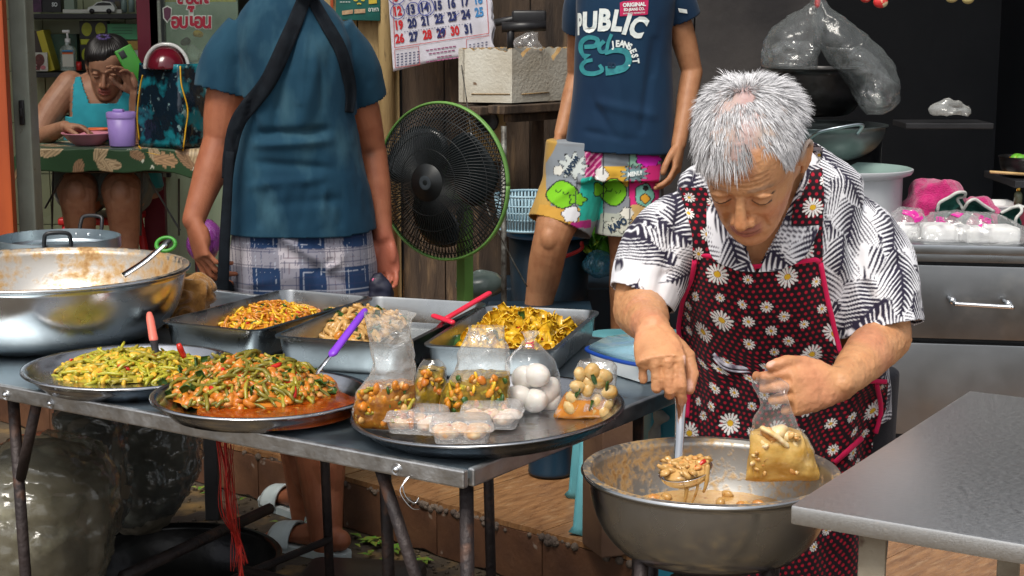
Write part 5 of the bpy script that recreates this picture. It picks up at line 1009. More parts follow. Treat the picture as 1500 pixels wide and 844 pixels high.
b = MB(); c0 = P(193, 95, Y=Y3 - .215); b.box(c0, (.072, .011, .15), Mr, .005); b.build('phone_case', M['phone'], t); b = MB(); b.box(np.array(c0) + np.array(Mr @ Vector((-.012, -.0065, .05))), (.024, .003, .03), Mr, .002); b.build('camera_bump', M['black'], t)
# red plastic stool under her
M['redplastic'] = mat('red_plastic', (.5, .02, .02), .4, 0, (.42, .015, .018), 10)
t = thing('stool', 'red plastic stool under the seated woman', 'stool', (P(150, 300, Y=Y3 + .08)[0], Y3 + .08, PZ)); x0 = P(150, 300, Y=Y3 + .08)[0]; b = MB(); b.box((x0, Y3 + .08, PZ + .43), (.30, .30, .03), None, .01); b.build('seat', M['redplastic'], t)
for sx in (-1, 1):
    for sy in (-1, 1): b = MB(); b.tube([V(x0 + sx * .12, Y3 + .08 + sy * .12, PZ + .42), V(x0 + sx * .17, Y3 + .08 + sy * .17, PZ)], [.025, .03], 8, rb=.018); b.build('leg', M['redplastic'], t)
# ================================================================ FOOD
def shade(c, k): return tuple(max(0., x * k) for x in c)
def food_mat(name, col, col2, rough=.28, scale=60, bump=.25, bs=180, spec=.55, col3=None): return mat(name, col, rough, 0, col2, scale, bump, bs, spec=spec, contrast=(.3, .7), sss=.05, col3=col3, scale3=90, thr3=(.6, .72), bdist=.003)
M['bean'] = food_mat('green_bean', (.23, .185, .018), (.12, .11, .012)); M['bean2'] = food_mat('yellowish_bean', (.36, .29, .025), (.24, .20, .02)); M['bean3'] = food_mat('bright_bean', (.46, .40, .03), (.30, .30, .02)); M['egg_bit'] = food_mat('cooked_egg', (.70, .44, .04), (.55, .30, .02), .4)
M['meat'] = food_mat('curried_meat', (.60, .22, .02), (.42, .11, .01)); M['meat2'] = food_mat('pale_meat', (.62, .32, .10), (.45, .18, .04)); M['chili'] = food_mat('red_chili', (.55, .02, .008), (.38, .012, .005), .2)
M['sauce'] = food_mat('red_oily_sauce', (.34, .06, .005), (.20, .028, .003), .12, 40, .15, 90, .7, (.52, .20, .012)); M['leafy'] = food_mat('basil_leaf', (.035, .10, .012), (.02, .055, .008), .35)
M['yellow'] = food_mat('yellow_slices', (.74, .48, .03), (.60, .32, .015), .22); M['orange_strip'] = food_mat('orange_strips', (.62, .26, .02), (.42, .13, .008)); M['tan'] = food_mat('bamboo_shoot', (.56, .34, .12), (.42, .22, .06))
M['creamy'] = food_mat('creamy_curry', (.56, .35, .13), (.46, .25, .07), .18, 40, .2, 120, .6, (.30, .10, .01))
def mesh_of(name, b, m, smooth=True):
    v, f = b.arrays(); me = bpy.data.meshes.new(name); me.from_pydata(v.tolist(), [], f)
    if smooth: me.polygons.foreach_set('use_smooth', [True] * len(me.polygons))
    me.materials.append(m); return me
def stick(L, r, bend, m, name, seed, seg=6, taper=.7):
    rr = random.Random(seed); b = MB(); p = spline([(-L / 2, rr.uniform(-1, 1) * bend, 0), (-L / 6, rr.uniform(-1, 1) * bend, rr.uniform(-1, 1) * bend * .4), (L / 6, rr.uniform(-1, 1) * bend, rr.uniform(-1, 1) * bend * .4), (L / 2, rr.uniform(-1, 1) * bend, 0)], 6)
    b.tube(p, [r * taper, r, r * 1.06, r * .95, r, r * taper], seg); return mesh_of(name, b, m)
def chunk(s, m, name, seed, flat=.6, rough_=.35):
    b = MB(); b.ball((0, 0, 0), (s, s * .75, s * flat), 10, 7); v, f = b.arrays(); v = v * (1 + rough_ * fbm(v, 1.3 / s, 2, seed)[:, None]); b2 = MB(); b2.add(v, f); return mesh_of(name, b2, m)
def slice_(w, l, curl, m, name, seed, t=.0025):
    rr = random.Random(seed); b = MB(); n = 6; k1, k2 = rr.uniform(.5, 1) * curl, rr.uniform(-1, 1) * curl; g = []
    for side in (1, -1):
        g.append([[V((i / (n - 1) - .5) * w * (1 - .35 * abs(j / (n - 1) - .5) * 2), (j / (n - 1) - .5) * l, side * t / 2 + k1 * 4 * ((i / (n - 1) - .5) ** 2) * w + k2 * math.sin(j / (n - 1) * 5 + i * .5) * .25 * w) for i in range(n)] for j in range(n)])
    b.grid(g[0]); b.grid(g[1], flip=True); e = [(i, 0) for i in range(n)] + [(n - 1, j) for j in range(1, n)] + [(i, n - 1) for i in range(n - 2, -1, -1)] + [(0, j) for j in range(n - 2, 0, -1)]
    for k in range(len(e)): (i, j), (i2, j2) = e[k], e[(k + 1) % len(e)]; b.f.append((j * n + i, n * n + j * n + i, n * n + j2 * n + i2, j2 * n + i2))
    return mesh_of(name, b, m)
def heap(t, c, rx, ry, h, kinds, n, seed, base_m, rot=0, shape=1.6, extra=0, tilt=.5, sq=False):
    """a pile of separate pieces over a mound; kinds: [(weight, [meshes])]"""
    rr = random.Random(seed); c = np.asarray(c, float); cr, sr = math.cos(rot), math.sin(rot)
    H = lambda u, v_: h * max(0, 1 - (u * u + v_ * v_) ** (shape / 2)) 
    g = []; nr, na = 10, 40
    for i in range(nr + 1):
        row = []
        for j in range(na): a = 2 * math.pi * j / na; q = i / nr; k4 = (math.cos(a) ** 6 + math.sin(a) ** 6) ** (-1 / 6) if sq else 1; x, y = q * math.cos(a) * rx * k4, q * math.sin(a) * ry * k4; row.append(c + V(x * cr - y * sr, x * sr + y * cr, H(q * math.cos(a), q * math.sin(a)) * .86 - .004 * (i == nr)))
        g.append(row)
    g = np.array(g); g += fbm(g, 60, 2, seed)[..., None] * V(0, 0, min(.006, h * .25)) ; b = MB(); b.grid(g, closed_v=True); stuff(b.build('base_layer', base_m, t))
    ws = [k[0] for k in kinds]; xs = MB(); xm = None; cnt = 0
    for i in range(n + extra):
        k = rr.choices(range(len(kinds)), ws)[0]; me = rr.choice(kinds[k][1]); q = math.sqrt(rr.random()) * .99; a = rr.uniform(0, 6.283); k4 = (math.cos(a) ** 6 + math.sin(a) ** 6) ** (-1 / 6) if sq else 1; u, v_ = q * math.cos(a), q * math.sin(a); x, y = u * rx * k4, v_ * ry * k4
        z = H(u, v_) + rr.uniform(-.003, .004); sl = shape * h / max(rx, .01) * q ** (shape - 1)
        yaw = rr.uniform(0, 6.283); E = Matrix.Rotation(rot, 3, 'Z') @ Matrix.Rotation(a, 3, 'Z') @ Matrix.Rotation(math.atan(sl), 3, 'Y') @ Matrix.Rotation(-a, 3, 'Z') @ Matrix.Rotation(yaw, 3, 'Z') @ Matrix.Rotation(rr.gauss(0, tilt * .4), 3, 'Y') @ Matrix.Rotation(rr.uniform(0, 6.28) if kinds[k][0] and len(kinds[k]) < 3 else rr.gauss(0, .5), 3, 'X')
        p = c + V(x * cr - y * sr, x * sr + y * cr, z); s = rr.uniform(.75, 1.25)
        if i < n: piece(me.name.split('.')[0], me, tuple(p), E.to_euler(), t, s)
        else:
            vv = np.empty(len(me.vertices) * 3); me.vertices.foreach_get('co', vv); xs.add(vv.reshape(-1, 3) * s @ np.array(E).T + p - V(0, 0, .002), [tuple(f.vertices) for f in me.polygons]); xm = xm or []; xm += [me.materials[0]] * len(me.polygons)
    if extra:
        o = xs.build('small_bits', None, t); ms = []
        for m in xm:
            if m not in ms: ms.append(m)
        for m in ms: o.data.materials.append(m)
        o.data.polygons.foreach_set('material_index', [ms.index(m) for m in xm]); stuff(o)
S = lambda n, L, r, bd, m, nm, s0: [stick(L, r, bd, M[m], nm, s0 + i) for i in range(n)]
K_ = lambda n, s, m, nm, s0, fl=.6: [chunk(s, M[m], nm, s0 + i, fl) for i in range(n)]
# tray 1: yellow stir-fried beans and egg
c, r, _ = T1; fc = P(196, 541, z=.757); t = thing('stir_fry', 'yellow green stir-fried beans with egg heaped on the left round tray', 'food', fc)
heap(t, fc, .150, .108, .033, [(6, S(6, .046, .0030, .007, 'bean3', 'bean', 1) + S(4, .038, .0034, .006, 'bean2', 'bean', 9)), (3.2, K_(3, .010, 'egg_bit', 'egg_piece', 1, .4)), (.35, S(2, .022, .0032, .003, 'chili', 'chili_strip', 3)), (.6, S(2, .02, .0035, .004, 'bean', 'bean', 31))], 290, 1, M['bean2'], 0, 1.5, 420)
b = MB(); rr = random.Random(3)
for k in range(40): a = rr.uniform(0, 6.28); q = rr.uniform(.55, .86) * r; b.ball((c[0] + q * math.cos(a), c[1] + q * math.sin(a) * .95, .7565), (rr.uniform(.002, .006), rr.uniform(.001, .003), .0015), 6, 4)
stuff(b.build('scraps', M['egg_bit'], t)); o = stick(.03, .006, .002, M['chili'], 'chili_strip', 77); piece('chili_strip', o, tuple(P(266, 514, z=.80)), (.2, 1.2, .3), t)
# tray 2: red curry with long beans
c, r, _ = T2; fc = P(378, 574, z=.762); t = thing('bean_curry', 'red curry of long green beans and meat heaped on the middle tray', 'food', fc)
b = MB(); b.lathe([(0, 0), (.10, 0), (r * .90, 0), (r * .925, -.004)], (c[0], c[1], .7705), 96); v, f = b.arrays(); v[:, 2] -= .006; v[:, 0] = c[0] + .03 + (v[:, 0] - c[0]) * .80; v[:, 1] = c[1] + (v[:, 1] - c[1]) * .9; o = link_mesh('red_sauce', v, f, M['sauce'], t)
heap(t, fc - V(.018, -.006, -.006), .153, .142, .052, [(4.0, S(7, .060, .0034, .010, 'bean', 'bean', 40) + S(5, .048, .0036, .008, 'bean2', 'bean', 60)), (5.0, [chunk(.0105, M['meat'], 'meat_piece', 5 + k, .5, .75) for k in range(6)] + [chunk(.009, M['meat2'], 'meat_piece', 15 + k, .5, .7) for k in range(3)]), (.35, S(2, .026, .004, .003, 'chili', 'chili_strip', 8)), (.35, [slice_(.02, .036, .2, M['leafy'], 'leaf_piece', k) for k in range(3)])], 300, 2, M['meat'], 0, 1.6, 700)
# pans
def pan_food(G, lab, nm, px, py, rx, ry, h, kinds, n, seed, bm, extra=0, dz=.014):
    ctr, ex, ey, W, L = G; z0 = PZR - .062 + dz; fc = P(px, py, z=z0); fc = ctr * (1, 1, 0) + V(0, 0, z0) if px > 700 else fc; t = thing(nm, lab, 'food', fc); heap(t, fc, rx, ry, h, kinds, n, seed, bm, math.atan2(ex[1], ex[0]), 2.4, extra, sq=True); return t
pan_food(G1, 'little heap of shredded orange curry left in the pan beside the big bowl', 'orange_curry', 388, 470, .082, .145, .030, [(6, S(5, .026, .003, .005, 'orange_strip', 'strip', 90) + S(3, .03, .003, .005, 'yellow', 'strip', 99)), (1, K_(2, .007, 'meat', 'meat_piece', 25)), (.35, S(2, .02, .003, .003, 'chili', 'chili_strip', 18)), (.9, S(2, .02, .0035, .003, 'leafy', 'leaf_strip', 28))], 280, 4, M['orange_strip'], 380)
pan_food(G2, 'bamboo shoot and chicken pieces in the middle pan', 'bamboo_curry', 512, 484, .085, .15, .036, [(3, K_(4, .014, 'tan', 'bamboo_piece', 30, .45)), (3, S(4, .045, .005, .006, 'tan', 'bamboo_strip', 120)), (1, K_(2, .010, 'orange_strip', 'meat_piece', 40)), (1, [slice_(.016, .03, .25, M['leafy'], 'leaf_piece', 10 + k) for k in range(3)])], 220, 5, M['tan'], 120)
ty = pan_food(G3, 'yellow curry slices piled in the right hand pan', 'yellow_curry', 752, 484, .092, .182, .066, [(8, [slice_(.022, .04, .45, M['yellow'], 'curry_slice', 20 + k) for k in range(6)] + K_(3, .014, 'yellow', 'curry_slice', 50, .5)), (.25, [slice_(.022, .036, .3, M['leafy'], 'leaf_piece', 40 + k) for k in range(2)]), (.2, S(2, .018, .003, .003, 'chili', 'chili_strip', 48))], 300, 6, M['yellow'], 160)
for (x, y, s, e, mm) in ((832, 470, 1.3, (.5, .1, .4), 'yellow'), (846, 466, 1.0, (.4, .3, 1.2), 'yellow'), (854, 464, .8, (.6, .2, 2.), 'leafy'), (820, 474, 1.1, (.4, .3, .2), 'yellow'), (662, 502, 1.1, (.5, .2, 0), 'leafy')): piece('curry_slice' if mm == 'yellow' else 'leaf_piece', slice_(.034, .042, .2, M[mm], 'curry_slice', int(x)), tuple(P(x, y, z=.786)), e, ty, s)

# ---- spoons and tongs
M['purple_handle'] = mat('purple_handle', (.20, .04, .55), .35, 0, (.16, .03, .46), 20); M['pink_handle'] = mat('salmon_handle', (.72, .17, .12), .4, 0, (.62, .13, .1), 20); M['red_handle'] = mat('rose_red_handle', (.72, .03, .07), .3, 0, (.62, .02, .05), 20)
t = thing('serving_spoon', 'steel serving spoon with a purple handle stuck in the red bean curry', 'spoon', P(492, 515, z=.80)); p0, p1, p2 = P(534, 456, Y=2.80), P(488, 517, Y=2.72), P(462, 548, Y=2.70)
b = MB(); b.tube(spline([p0, p0 * .6 + p1 * .4, p1], 14), np.interp(np.linspace(0, 1, 14), [0, .15, .8, 1], [.006, .0075, .008, .009]), 10, rb=.005, dome=True); b.build('handle', M['purple_handle'], t); b = MB(); b.tube([p1, p1 * .5 + p2 * .5, p2], [.006, .005, .007], 10, rb=.002); b.build('spoon_neck', M['chrome'], t)
t = thing('serving_spoon', 'serving spoon with a salmon pink handle standing in the yellow stir fry', 'spoon', P(226, 510, z=.79)); p0, p1, p2 = P(219, 461, Y=3.10), P(225, 497, Y=3.06), P(229, 522, Y=3.03)
b = MB(); b.tube(spline([p0, p0 * .5 + p1 * .5, p1], 12), [.006, .0072, .0078, .008, .008, .008, .0082, .0082, .0084, .0085, .0086, .0086], 10, rb=.006, dome=True); b.build('handle', M['pink_handle'], t); b = MB(); b.tube([p1, p2, p2 + V(.005, -.03, -.03)], [.008, .006, .006], 10, rb=.004); b.ball(p2 + V(.008, -.045, -.035), (.026, .034, .008), 12, 8); b.build('spoon_bowl', M['black'], t)
t = thing('tongs', 'rose red handled tongs resting on the yellow curry slices', 'tongs', P(680, 450, z=.83)); p0, p1 = P(716, 430, Y=3.34), P(655, 466, Y=3.20)
for k, (da, db) in enumerate(((V(0, 0, 0), V(0, 0, 0)), (V(-.03, -.07, -.02), V(-.004, .01, -.004)))):
    q0, q1 = (p0 + da, p1 + db) if k == 0 else (P(636, 463, Y=3.22), P(662, 472, Y=3.16)); b = MB(); b.tube(spline([q0, q0 * .5 + q1 * .5, q1], 12), .0068, 10, rb=.005, dome=True); b.build('arm', M['red_handle'], t)
b = MB(); b.tube([p1, p1 + (p1 - p0) * .6 + V(0, -.02, -.02)], [.006, .004], 8, rb=.002); b.build('steel_jaw', M['chrome'], t)
t = thing('ladle', 'steel ladle leaning in the big stained bowl at the left', 'ladle', P(210, 385, Y=3.25)); p0, p1 = P(243, 357, Y=3.28), P(180, 404, Y=3.24)
b = MB(); b.tube(spline([p0, p0 * .5 + p1 * .5 + V(0, 0, -.004), p1], 16), np.linspace(.011, .017, 16), 12, rb=.005); b.build('handle', M['chrome'], t); b = MB(); b.ball(p1 + V(-.04, .05, -.075), (.045, .04, .02), 16, 10); b.build('ladle_bowl', M['chrome'], t); b = MB(); b.tube([p0 + (p0 - p1) * .06, p0], [.007, .010], 10, rb=.006, dome=True); b.build('handle_tip', M['black'], t)

# ---- bagged curries on the big tray
def bag_rings(rows, Yc, m=40, crum=.004, seed=0, n=40, n_exp=2.4):
    rr = reloft([ring(P(px, py, Y=Yc), hw / FPX * axis(P(px, py, Y=Yc)), d, n_exp, m) for px, py, hw, d in rows], n); f = np.linspace(0, 1, n)[:, None, None]
    return rr + np.stack([fbm(rr, 40, 2, seed), fbm(rr, 40, 2, seed + 3), fbm(rr, 40, 2, seed + 5) * .4], -1) * crum + np.stack([noise(rr * V(1, 1, .25), 120, seed + 7), noise(rr * V(1, 1, .25), 120, seed + 8), 0 * rr[..., 0]], -1) * crum * .5
def bag(label, rows, Yc, content=None, cm=None, seed=0, film_m=None, crum=.004, name='food_bag', chunks=None, open_top=True):
    p = P(rows[-1][0], rows[-1][1], Y=Yc); t = thing(name, label, 'plastic bag', p)
    b = MB(); rg = bag_rings(rows, Yc, 44, crum, seed, 46); b.loft(rg, False); o = len(b.f); n = 44; b.f.append(tuple(45 * n + j for j in reversed(range(n)))); b.build('bag_film', film_m or M['film'], t)
    if content:
        content = [(a_, b_, c_ + 2.2, d_ + .0045) for a_, b_, c_, d_ in content]; b = MB(); cr_ = bag_rings(content, Yc, 40, crum * .9, seed, 24); b.loft(cr_, False); top = cr_[0]; ctr = top.mean(0); k = 40; o = b.n; g = np.stack([ctr + (top - ctr) * q + V(0, 0, .004 * (1 - q)) for q in (1, .7, .35, .02)]); g = g + fbm(g, 120, 2, 3)[..., None] * V(0, 0, .004); b.grid(g, closed_v=True, flip=True); b.f.append(tuple(23 * 40 + j for j in reversed(range(40)))); b.build('contents', cm, t)
    if chunks:
        rr = random.Random(seed)
        for (mes, n_, y0, y1, hw, dp) in chunks:
            for k in range(n_):
                y = rr.uniform(y0, y1); x = rows[-1][0] + rr.uniform(-1, 1) * hw; q = P(x, y, Y=Yc - dp + rr.uniform(-.004, .004)); me = rr.choice(mes); piece(me.name.split('.')[0], me, tuple(q), (rr.uniform(0, 6), rr.uniform(0, 6), rr.uniform(0, 6)), t, rr.uniform(.8, 1.2))
    return t
M['curry_mix'] = food_mat('mixed_curry', (.44, .17, .015), (.15, .045, .006), .2, 55, .8, 70, .6, (.60, .40, .08)); M['curry_green'] = food_mat('green_brown_curry', (.36, .21, .015), (.08, .06, .008), .2, 65, .8, 80, .6, (.42, .38, .04)); M['curry_orange'] = food_mat('orange_sauce', (.55, .22, .025), (.38, .12, .01), .18)
ck = K_(4, .0085, 'orange_strip', 'food_piece', 70, .5) + K_(3, .009, 'meat', 'food_piece', 73, .5) + K_(2, .007, 'leafy', 'food_piece', 76, .4) + K_(3, .008, 'tan', 'food_piece', 79, .5) + S(3, .024, .0028, .003, 'bean2', 'food_piece', 180) + S(2, .022, .0026, .003, 'yellow', 'food_piece', 186)
M['film_top'] = film('stiff_bag_film', haze=.16, edge=.7, hcol=(.80, .80, .77), bump=1.2, bscale=30, rough=.1, gloss=.9)
Ya = P(566, 622, z=.768)[1]; bag('tallest bag of brown curry with its empty neck standing upright', [(570, 458, 40, .022), (568, 470, 37, .02), (574, 500, 31, .02), (578, 530, 30, .024), (572, 555, 36, .032), (565, 580, 44, .036), (562, 605, 44, .034), (564, 622, 40, .026), (566, 629, 30, .012)], Ya, [(572, 562, 35, .03), (565, 582, 42, .034), (562, 606, 42, .032), (564, 621, 38, .024), (566, 627, 28, .01)], M['curry_mix'], 1, M['film_top'], .006, chunks=[(ck, 70, 564, 622, 38, .031)])
Yb = P(632, 598, z=.768)[1] + .03; bag('small tied bag of greens between the tallest bag and the middle bag', [(632, 527, 10, .008), (632, 535, 18, .014), (632, 550, 23, .022), (632, 575, 24, .026), (632, 596, 22, .02), (632, 604, 14, .01)], Yb, [(632, 540, 18, .014), (632, 560, 22, .022), (632, 580, 23, .024), (632, 596, 20, .018), (632, 603, 12, .008)], M['curry_green'], 2, None, .004, chunks=[(ck, 34, 546, 600, 17, .022)])
Yc_ = P(700, 608, z=.768)[1]; bag('middle open bag of green and brown curry with stiff upright film', [(712, 478, 27, .014), (710, 500, 32, .02), (706, 530, 38, .028), (700, 560, 46, .034), (696, 585, 52, .034), (696, 606, 50, .028), (698, 616, 40, .012)], Yc_, [(704, 548, 40, .028), (699, 566, 46, .032), (696, 586, 50, .032), (696, 605, 48, .026), (698, 614, 38, .01)], M['curry_green'], 3, M['film_top'], .006, chunks=[(ck, 70, 552, 608, 44, .031)])
Yd = P(780, 598, z=.768)[1]; te = bag('clear bag of peeled white eggs knotted with a red rubber band', [(778, 494, 6, .005), (776, 503, 11, .01), (778, 512, 20, .018), (780, 530, 36, .034), (780, 560, 41, .042), (780, 590, 40, .040), (781, 602, 36, .03), (782, 607, 26, .012)], Yd, None, None, 4, None, .004)
M['egg'] = mat('boiled_egg', (.72, .69, .64), .3, 0, (.66, .60, .54), 30, .05, 60, sss=.12)
egm = MB(); egm.ball((0, 0, 0), (.0205, .0205, .0255), 20, 14); egv = egm.v[0]; egv[:, :2] *= (1 - .10 * egv[:, 2:3] / .0255); egme = mesh_of('egg', egm, M['egg'])
for x, y, dy, e, lab in ((759, 582, -.012, (.5, 1.2, 0), 'low on the left'), (784, 587, -.018, (1.3, .3, .4), 'lowest and frontmost'), (803, 572, .008, (.2, .8, 1), 'halfway up on the right'), (768, 553, .006, (1.0, .5, .2), 'high on the left'), (787, 550, -.008, (1.4, .9, .6), 'topmost at the front'), (776, 570, .022, (.4, .3, .6), 'hidden in the middle'), (806, 590, .014, (1.1, .2, .6), 'low on the right')): o = piece('egg', egme, tuple(P(x, y, Y=Yd + dy)), e, None); tag(o, 'peeled white egg ' + lab + ' in the knotted clear bag', 'egg', 'eggs in the clear bag')
a = np.linspace(0, 12.5, 60); kc = P(776, 506, Y=Yd); b = MB(); b.tube(np.array([kc + V(math.cos(x) * .0065, math.sin(x) * .006, -.005 + x * .0009) for x in a]), .0014, 6); b.build('rubber_band', M['red_handle'], te); b = MB(); b.loft(bag_rings([(777, 486, 14, .008), (777, 494, 8, .006), (777, 503, 4, .004)], Yd, 24, .003, 9, 10), False); b.build('bag_neck', M['film_top'], te)
Ye = P(856, 604, z=.772)[1]; tfb = bag('clear bag of pale fish balls in orange broth at the right end of the tray', [(872, 528, 22, .012), (874, 540, 28, .02), (872, 560, 32, .028), (866, 580, 38, .034), (858, 602, 46, .032), (856, 612, 47, .018), (856, 616, 46, .004)], Ye, [(864, 580, 36, .030), (858, 603, 44, .028), (856, 611, 45, .015), (856, 615, 44, .003)], M['curry_orange'], 5, M['film_top'], .006)
M['fishball'] = mat('fish_ball', (.56, .42, .20), .35, 0, (.46, .25, .06), 60, .2, 120, sss=.1); fbm_ = [chunk(.0125, M['fishball'], 'fish_ball', 300 + k, .85, .12) for k in range(4)]; rr = random.Random(8)
for x, y in ((850, 548), (868, 545), (884, 552), (846, 566), (862, 562), (878, 570), (892, 574), (842, 584), (857, 582), (872, 588), (888, 592), (836, 598), (852, 600), (868, 602), (884, 604), (860, 572), (878, 558)): piece('fish_ball', rr.choice(fbm_), tuple(P(x, y, Y=Ye - .022 + rr.uniform(-.006, .012))), (rr.uniform(0, 6), rr.uniform(0, 6), 0), tfb, rr.uniform(1.05, 1.4))
for x, y in ((870, 556), (890, 566), (847, 575), (866, 594)): piece('herb_piece', slice_(.008, .018, .2, M['leafy'], 'herb_piece', x), tuple(P(x, y, Y=Ye - .034)), (1.3, .3, x), tfb)

# lidded clear boxes
M['clear_lid'] = film('clear_box', haze=.22, edge=.7, bump=.9, bscale=140, rough=.1, hcol=(.85, .85, .85)); M['cake'] = food_mat('orange_sweets', (.62, .30, .10), (.70, .55, .36), .5, 70, .4, 150, .4, (.55, .06, .06)); M['cake2'] = food_mat('white_sweets', (.72, .68, .62), (.66, .44, .28), .5, 60, .4, 150, .4, (.5, .05, .08))
def clam(label, x, y, w, d, yaw, m, z=.764):
    c = P(x, y, z=z); t = thing('takeaway_box', label, 'box', c, 'lidded clear boxes on the big tray'); RZ_ = rotz(yaw)
    def rr_(w_, d_, z_, r_=.012): return np.array([c + RZ_ @ V(p[0], p[1], z_) for p in [(sx * (w_ / 2 - r_) + r_ * math.cos(R(a0 + q * 30)), sy * (d_ / 2 - r_) + r_ * math.sin(R(a0 + q * 30)), 0) for sx, sy, a0 in ((1, 1, 0), (-1, 1, 90), (-1, -1, 180), (1, -1, 270)) for q in range(4)]])
    b = MB(); b.loft([rr_(w * .84, d * .84, 0), rr_(w * .92, d * .9, .018), rr_(w, d, .0185), rr_(w * 1.03, d * 1.04, .0195)], True); b.f.pop(); b.build('base', M['clear_lid'], t, auto=40)
    b = MB(); b.loft([rr_(w * 1.03, d * 1.04, .0205), rr_(w * .99, d * .99, .0215), rr_(w * .93, d * .92, .034), rr_(w * .86, d * .84, .037)], True); b.f.pop(-2); b.build('lid', M['clear_lid'], t, auto=40)
    for k, (dx, dy) in enumerate(((-.25, -.2), (.22, -.22), (-.02, .2), (.28, .18), (-.3, .16))): b = MB(); b.ball((0, 0, 0), (.021, .016, .010), 12, 8); v, f = b.arrays(); b2 = MB(); b2.add(c + (v * (1 + .2 * fbm(v, 90, 2, k)[:, None])) @ rotz(k).T + RZ_ @ V(dx * w, dy * d, .014), f); b2.build('sweet', m if k % 2 else M['cake'], t)
clam('clear lidded box of orange sweets nearest the tallest bag', 612, 630, .098, .072, R(-12), M['cake2']); clam('clear lidded box with a red sweet, frontmost on the tray', 676, 644, .098, .066, R(2), M['cake']); clam('clear lidded box of pale sweets in front of the middle bag', 720, 622, .10, .076, R(-6), M['cake2'])

# ---- what the grey haired woman holds
t = thing('ladle', 'steel ladle dripping creamy curry in the hand of the grey haired woman', 'ladle', P(992, 640, Y=2.28)); h0, h1 = tipR[0][0] + V(-.004, .016, .022), P(992, 684, Y=2.285)
b = MB(); b.tube(spline([WR + fR * .05 + nR * .030, h0, h0 * .5 + h1 * .5 + V(.003, .004, 0), h1], 30), np.interp(np.linspace(0, 1, 30), [0, .3, .6, 1], [.008, .0105, .0075, .0065]), 14, rb=.0045, up=(0, 1, 0)); b.build('handle', M['chrome'], t)
lc = P(1004, 689, Y=2.265); Ml = Matrix.Rotation(R(-12), 3, 'Y') @ Matrix.Rotation(R(8), 3, 'X'); b = MB(); a = np.linspace(0.02, 1, 10); b.lathe([(.0385 * math.sin(x * 1.57), -.022 * math.cos(x * 1.57)) for x in a] + [(.0395, .001), (.037, .0005)] + [(.036 * math.sin(x * 1.57), -.019 * math.cos(x * 1.57)) for x in a[::-1]], lc, 48, M=Ml); b.build('ladle_bowl', M['chrome'], t)
t = thing('curry_scoop', 'creamy curry with a red chili piece heaped and dripping from the ladle', 'food', lc); b = MB(); g_ = MB(); g_.ball((0, 0, 0), (.035, .035, .010), 28, 14); v, f = g_.arrays(); v = v * (1 + .18 * fbm(v, 60, 3, 2)[:, None]); b.add(lc + V(0, 0, .001) + v @ np.array(Ml).T, f)
for x0, y0, x1, y1, w0 in ((1006, 700, 1003, 736, .0034), (1024, 700, 1013, 738, .0022), (1036, 692, 1031, 720, .0034)): b.tube(spline([P(x0, y0 - 8, Y=2.24), P(x0 * .6 + x1 * .4 + 1, y0 * .5 + y1 * .5, Y=2.238), P(x1, y1, Y=2.24)], 10), np.linspace(w0 * 1.2, w0 * .6, 10), 8, dome=True)
b.build('curry', M['creamy'], t); piece('chili_strip', stick(.026, .004, .003, M['chili'], 'chili_strip', 501), tuple(P(1024, 683, Y=2.25)), (0, -.6, .5), t)
rr = random.Random(9); ms_ = [chunk(.0075, M[m_], 'meat_piece', 600 + k, .5, .6) for k, m_ in enumerate(('tan', 'meat2', 'creamy', 'creamy', 'tan'))] + [stick(.03, .0028, .006, M['tan'], 'strip', 640), stick(.026, .003, .005, M['creamy'], 'strip', 641)]
for k in range(34): an, q = rr.uniform(0, 6.28), math.sqrt(rr.random()) * .034; me = rr.choice(ms_); piece(me.name.split('.')[0], me, tuple(lc + np.array(Ml) @ V(q * math.cos(an), q * math.sin(an), .007 + rr.uniform(0, .004))), (rr.uniform(-.6, .6), rr.uniform(-.6, .6), rr.uniform(0, 6)), t, rr.uniform(.7, 1.3))
c, r = RB; b = MB(); b.lathe([(0, -.070), (.09, -.070), (.140, -.0705)], c, 64); v, f = b.arrays(); v[:, 2] += .003 * fbm(v, 50, 2, 1); t = thing('curry', 'creamy yellow curry left in the bottom of the bowl', 'food', c - V(0, 0, .08)); b2 = MB(); b2.add(v, f); b2.build('sauce', M['creamy'], t); rr = random.Random(6)
for k in range(40): a = rr.uniform(0, 6.28); q = rr.uniform(0, .12); piece('meat_piece', chunk(.011, M[('meat2', 'creamy', 'tan')[k % 3]], 'meat_piece', 700 + k), (c[0] + q * math.cos(a), c[1] + q * math.sin(a), c[2] - .068), (rr.uniform(0, 6), 0, rr.uniform(0, 6)), t)
Yh = 2.335; t = bag('bag of yellow squid curry held in the left hand of the grey haired woman', [(1122, 553, 14, .010), (1130, 566, 26, .012), (1132, 580, 22, .010), (1136, 596, 24, .014), (1138, 620, 33, .02), (1141, 650, 42, .025), (1144, 680, 49, .022), (1146, 698, 53, .010), (1147, 705, 54, .002)], Yh, [(1139, 632, 34, .019), (1141, 652, 41, .023), (1144, 680, 48, .020), (1146, 697, 52, .008), (1147, 703, 53, .0015)], food_mat('yellow_curry_soup', (.60, .40, .13), (.46, .25, .045), .14, 45, .7, 55), 12, None, .007, 'curry_bag')
M['squid'] = mat('squid_piece', (.74, .62, .40), .3, 0, (.62, .42, .16), 60, .2, 90, sss=.1)
for k, (x, y, s, e) in enumerate(((1128, 638, 1.2, (0, .5, .3)), (1142, 634, 1.3, (0, -.3, .6)), (1156, 640, 1.1, (.3, .2, 0)), (1134, 646, 1., (0, .6, 1)), (1164, 652, .9, (0, .9, 0)), (1120, 652, .9, (0, 1.2, 0)))): piece('squid_piece', chunk(.013, M['squid' if k % 3 else 'meat2'], 'squid_piece', 800 + k, .6), tuple(P(x, y, Y=Yh - .016)), e, t, s)
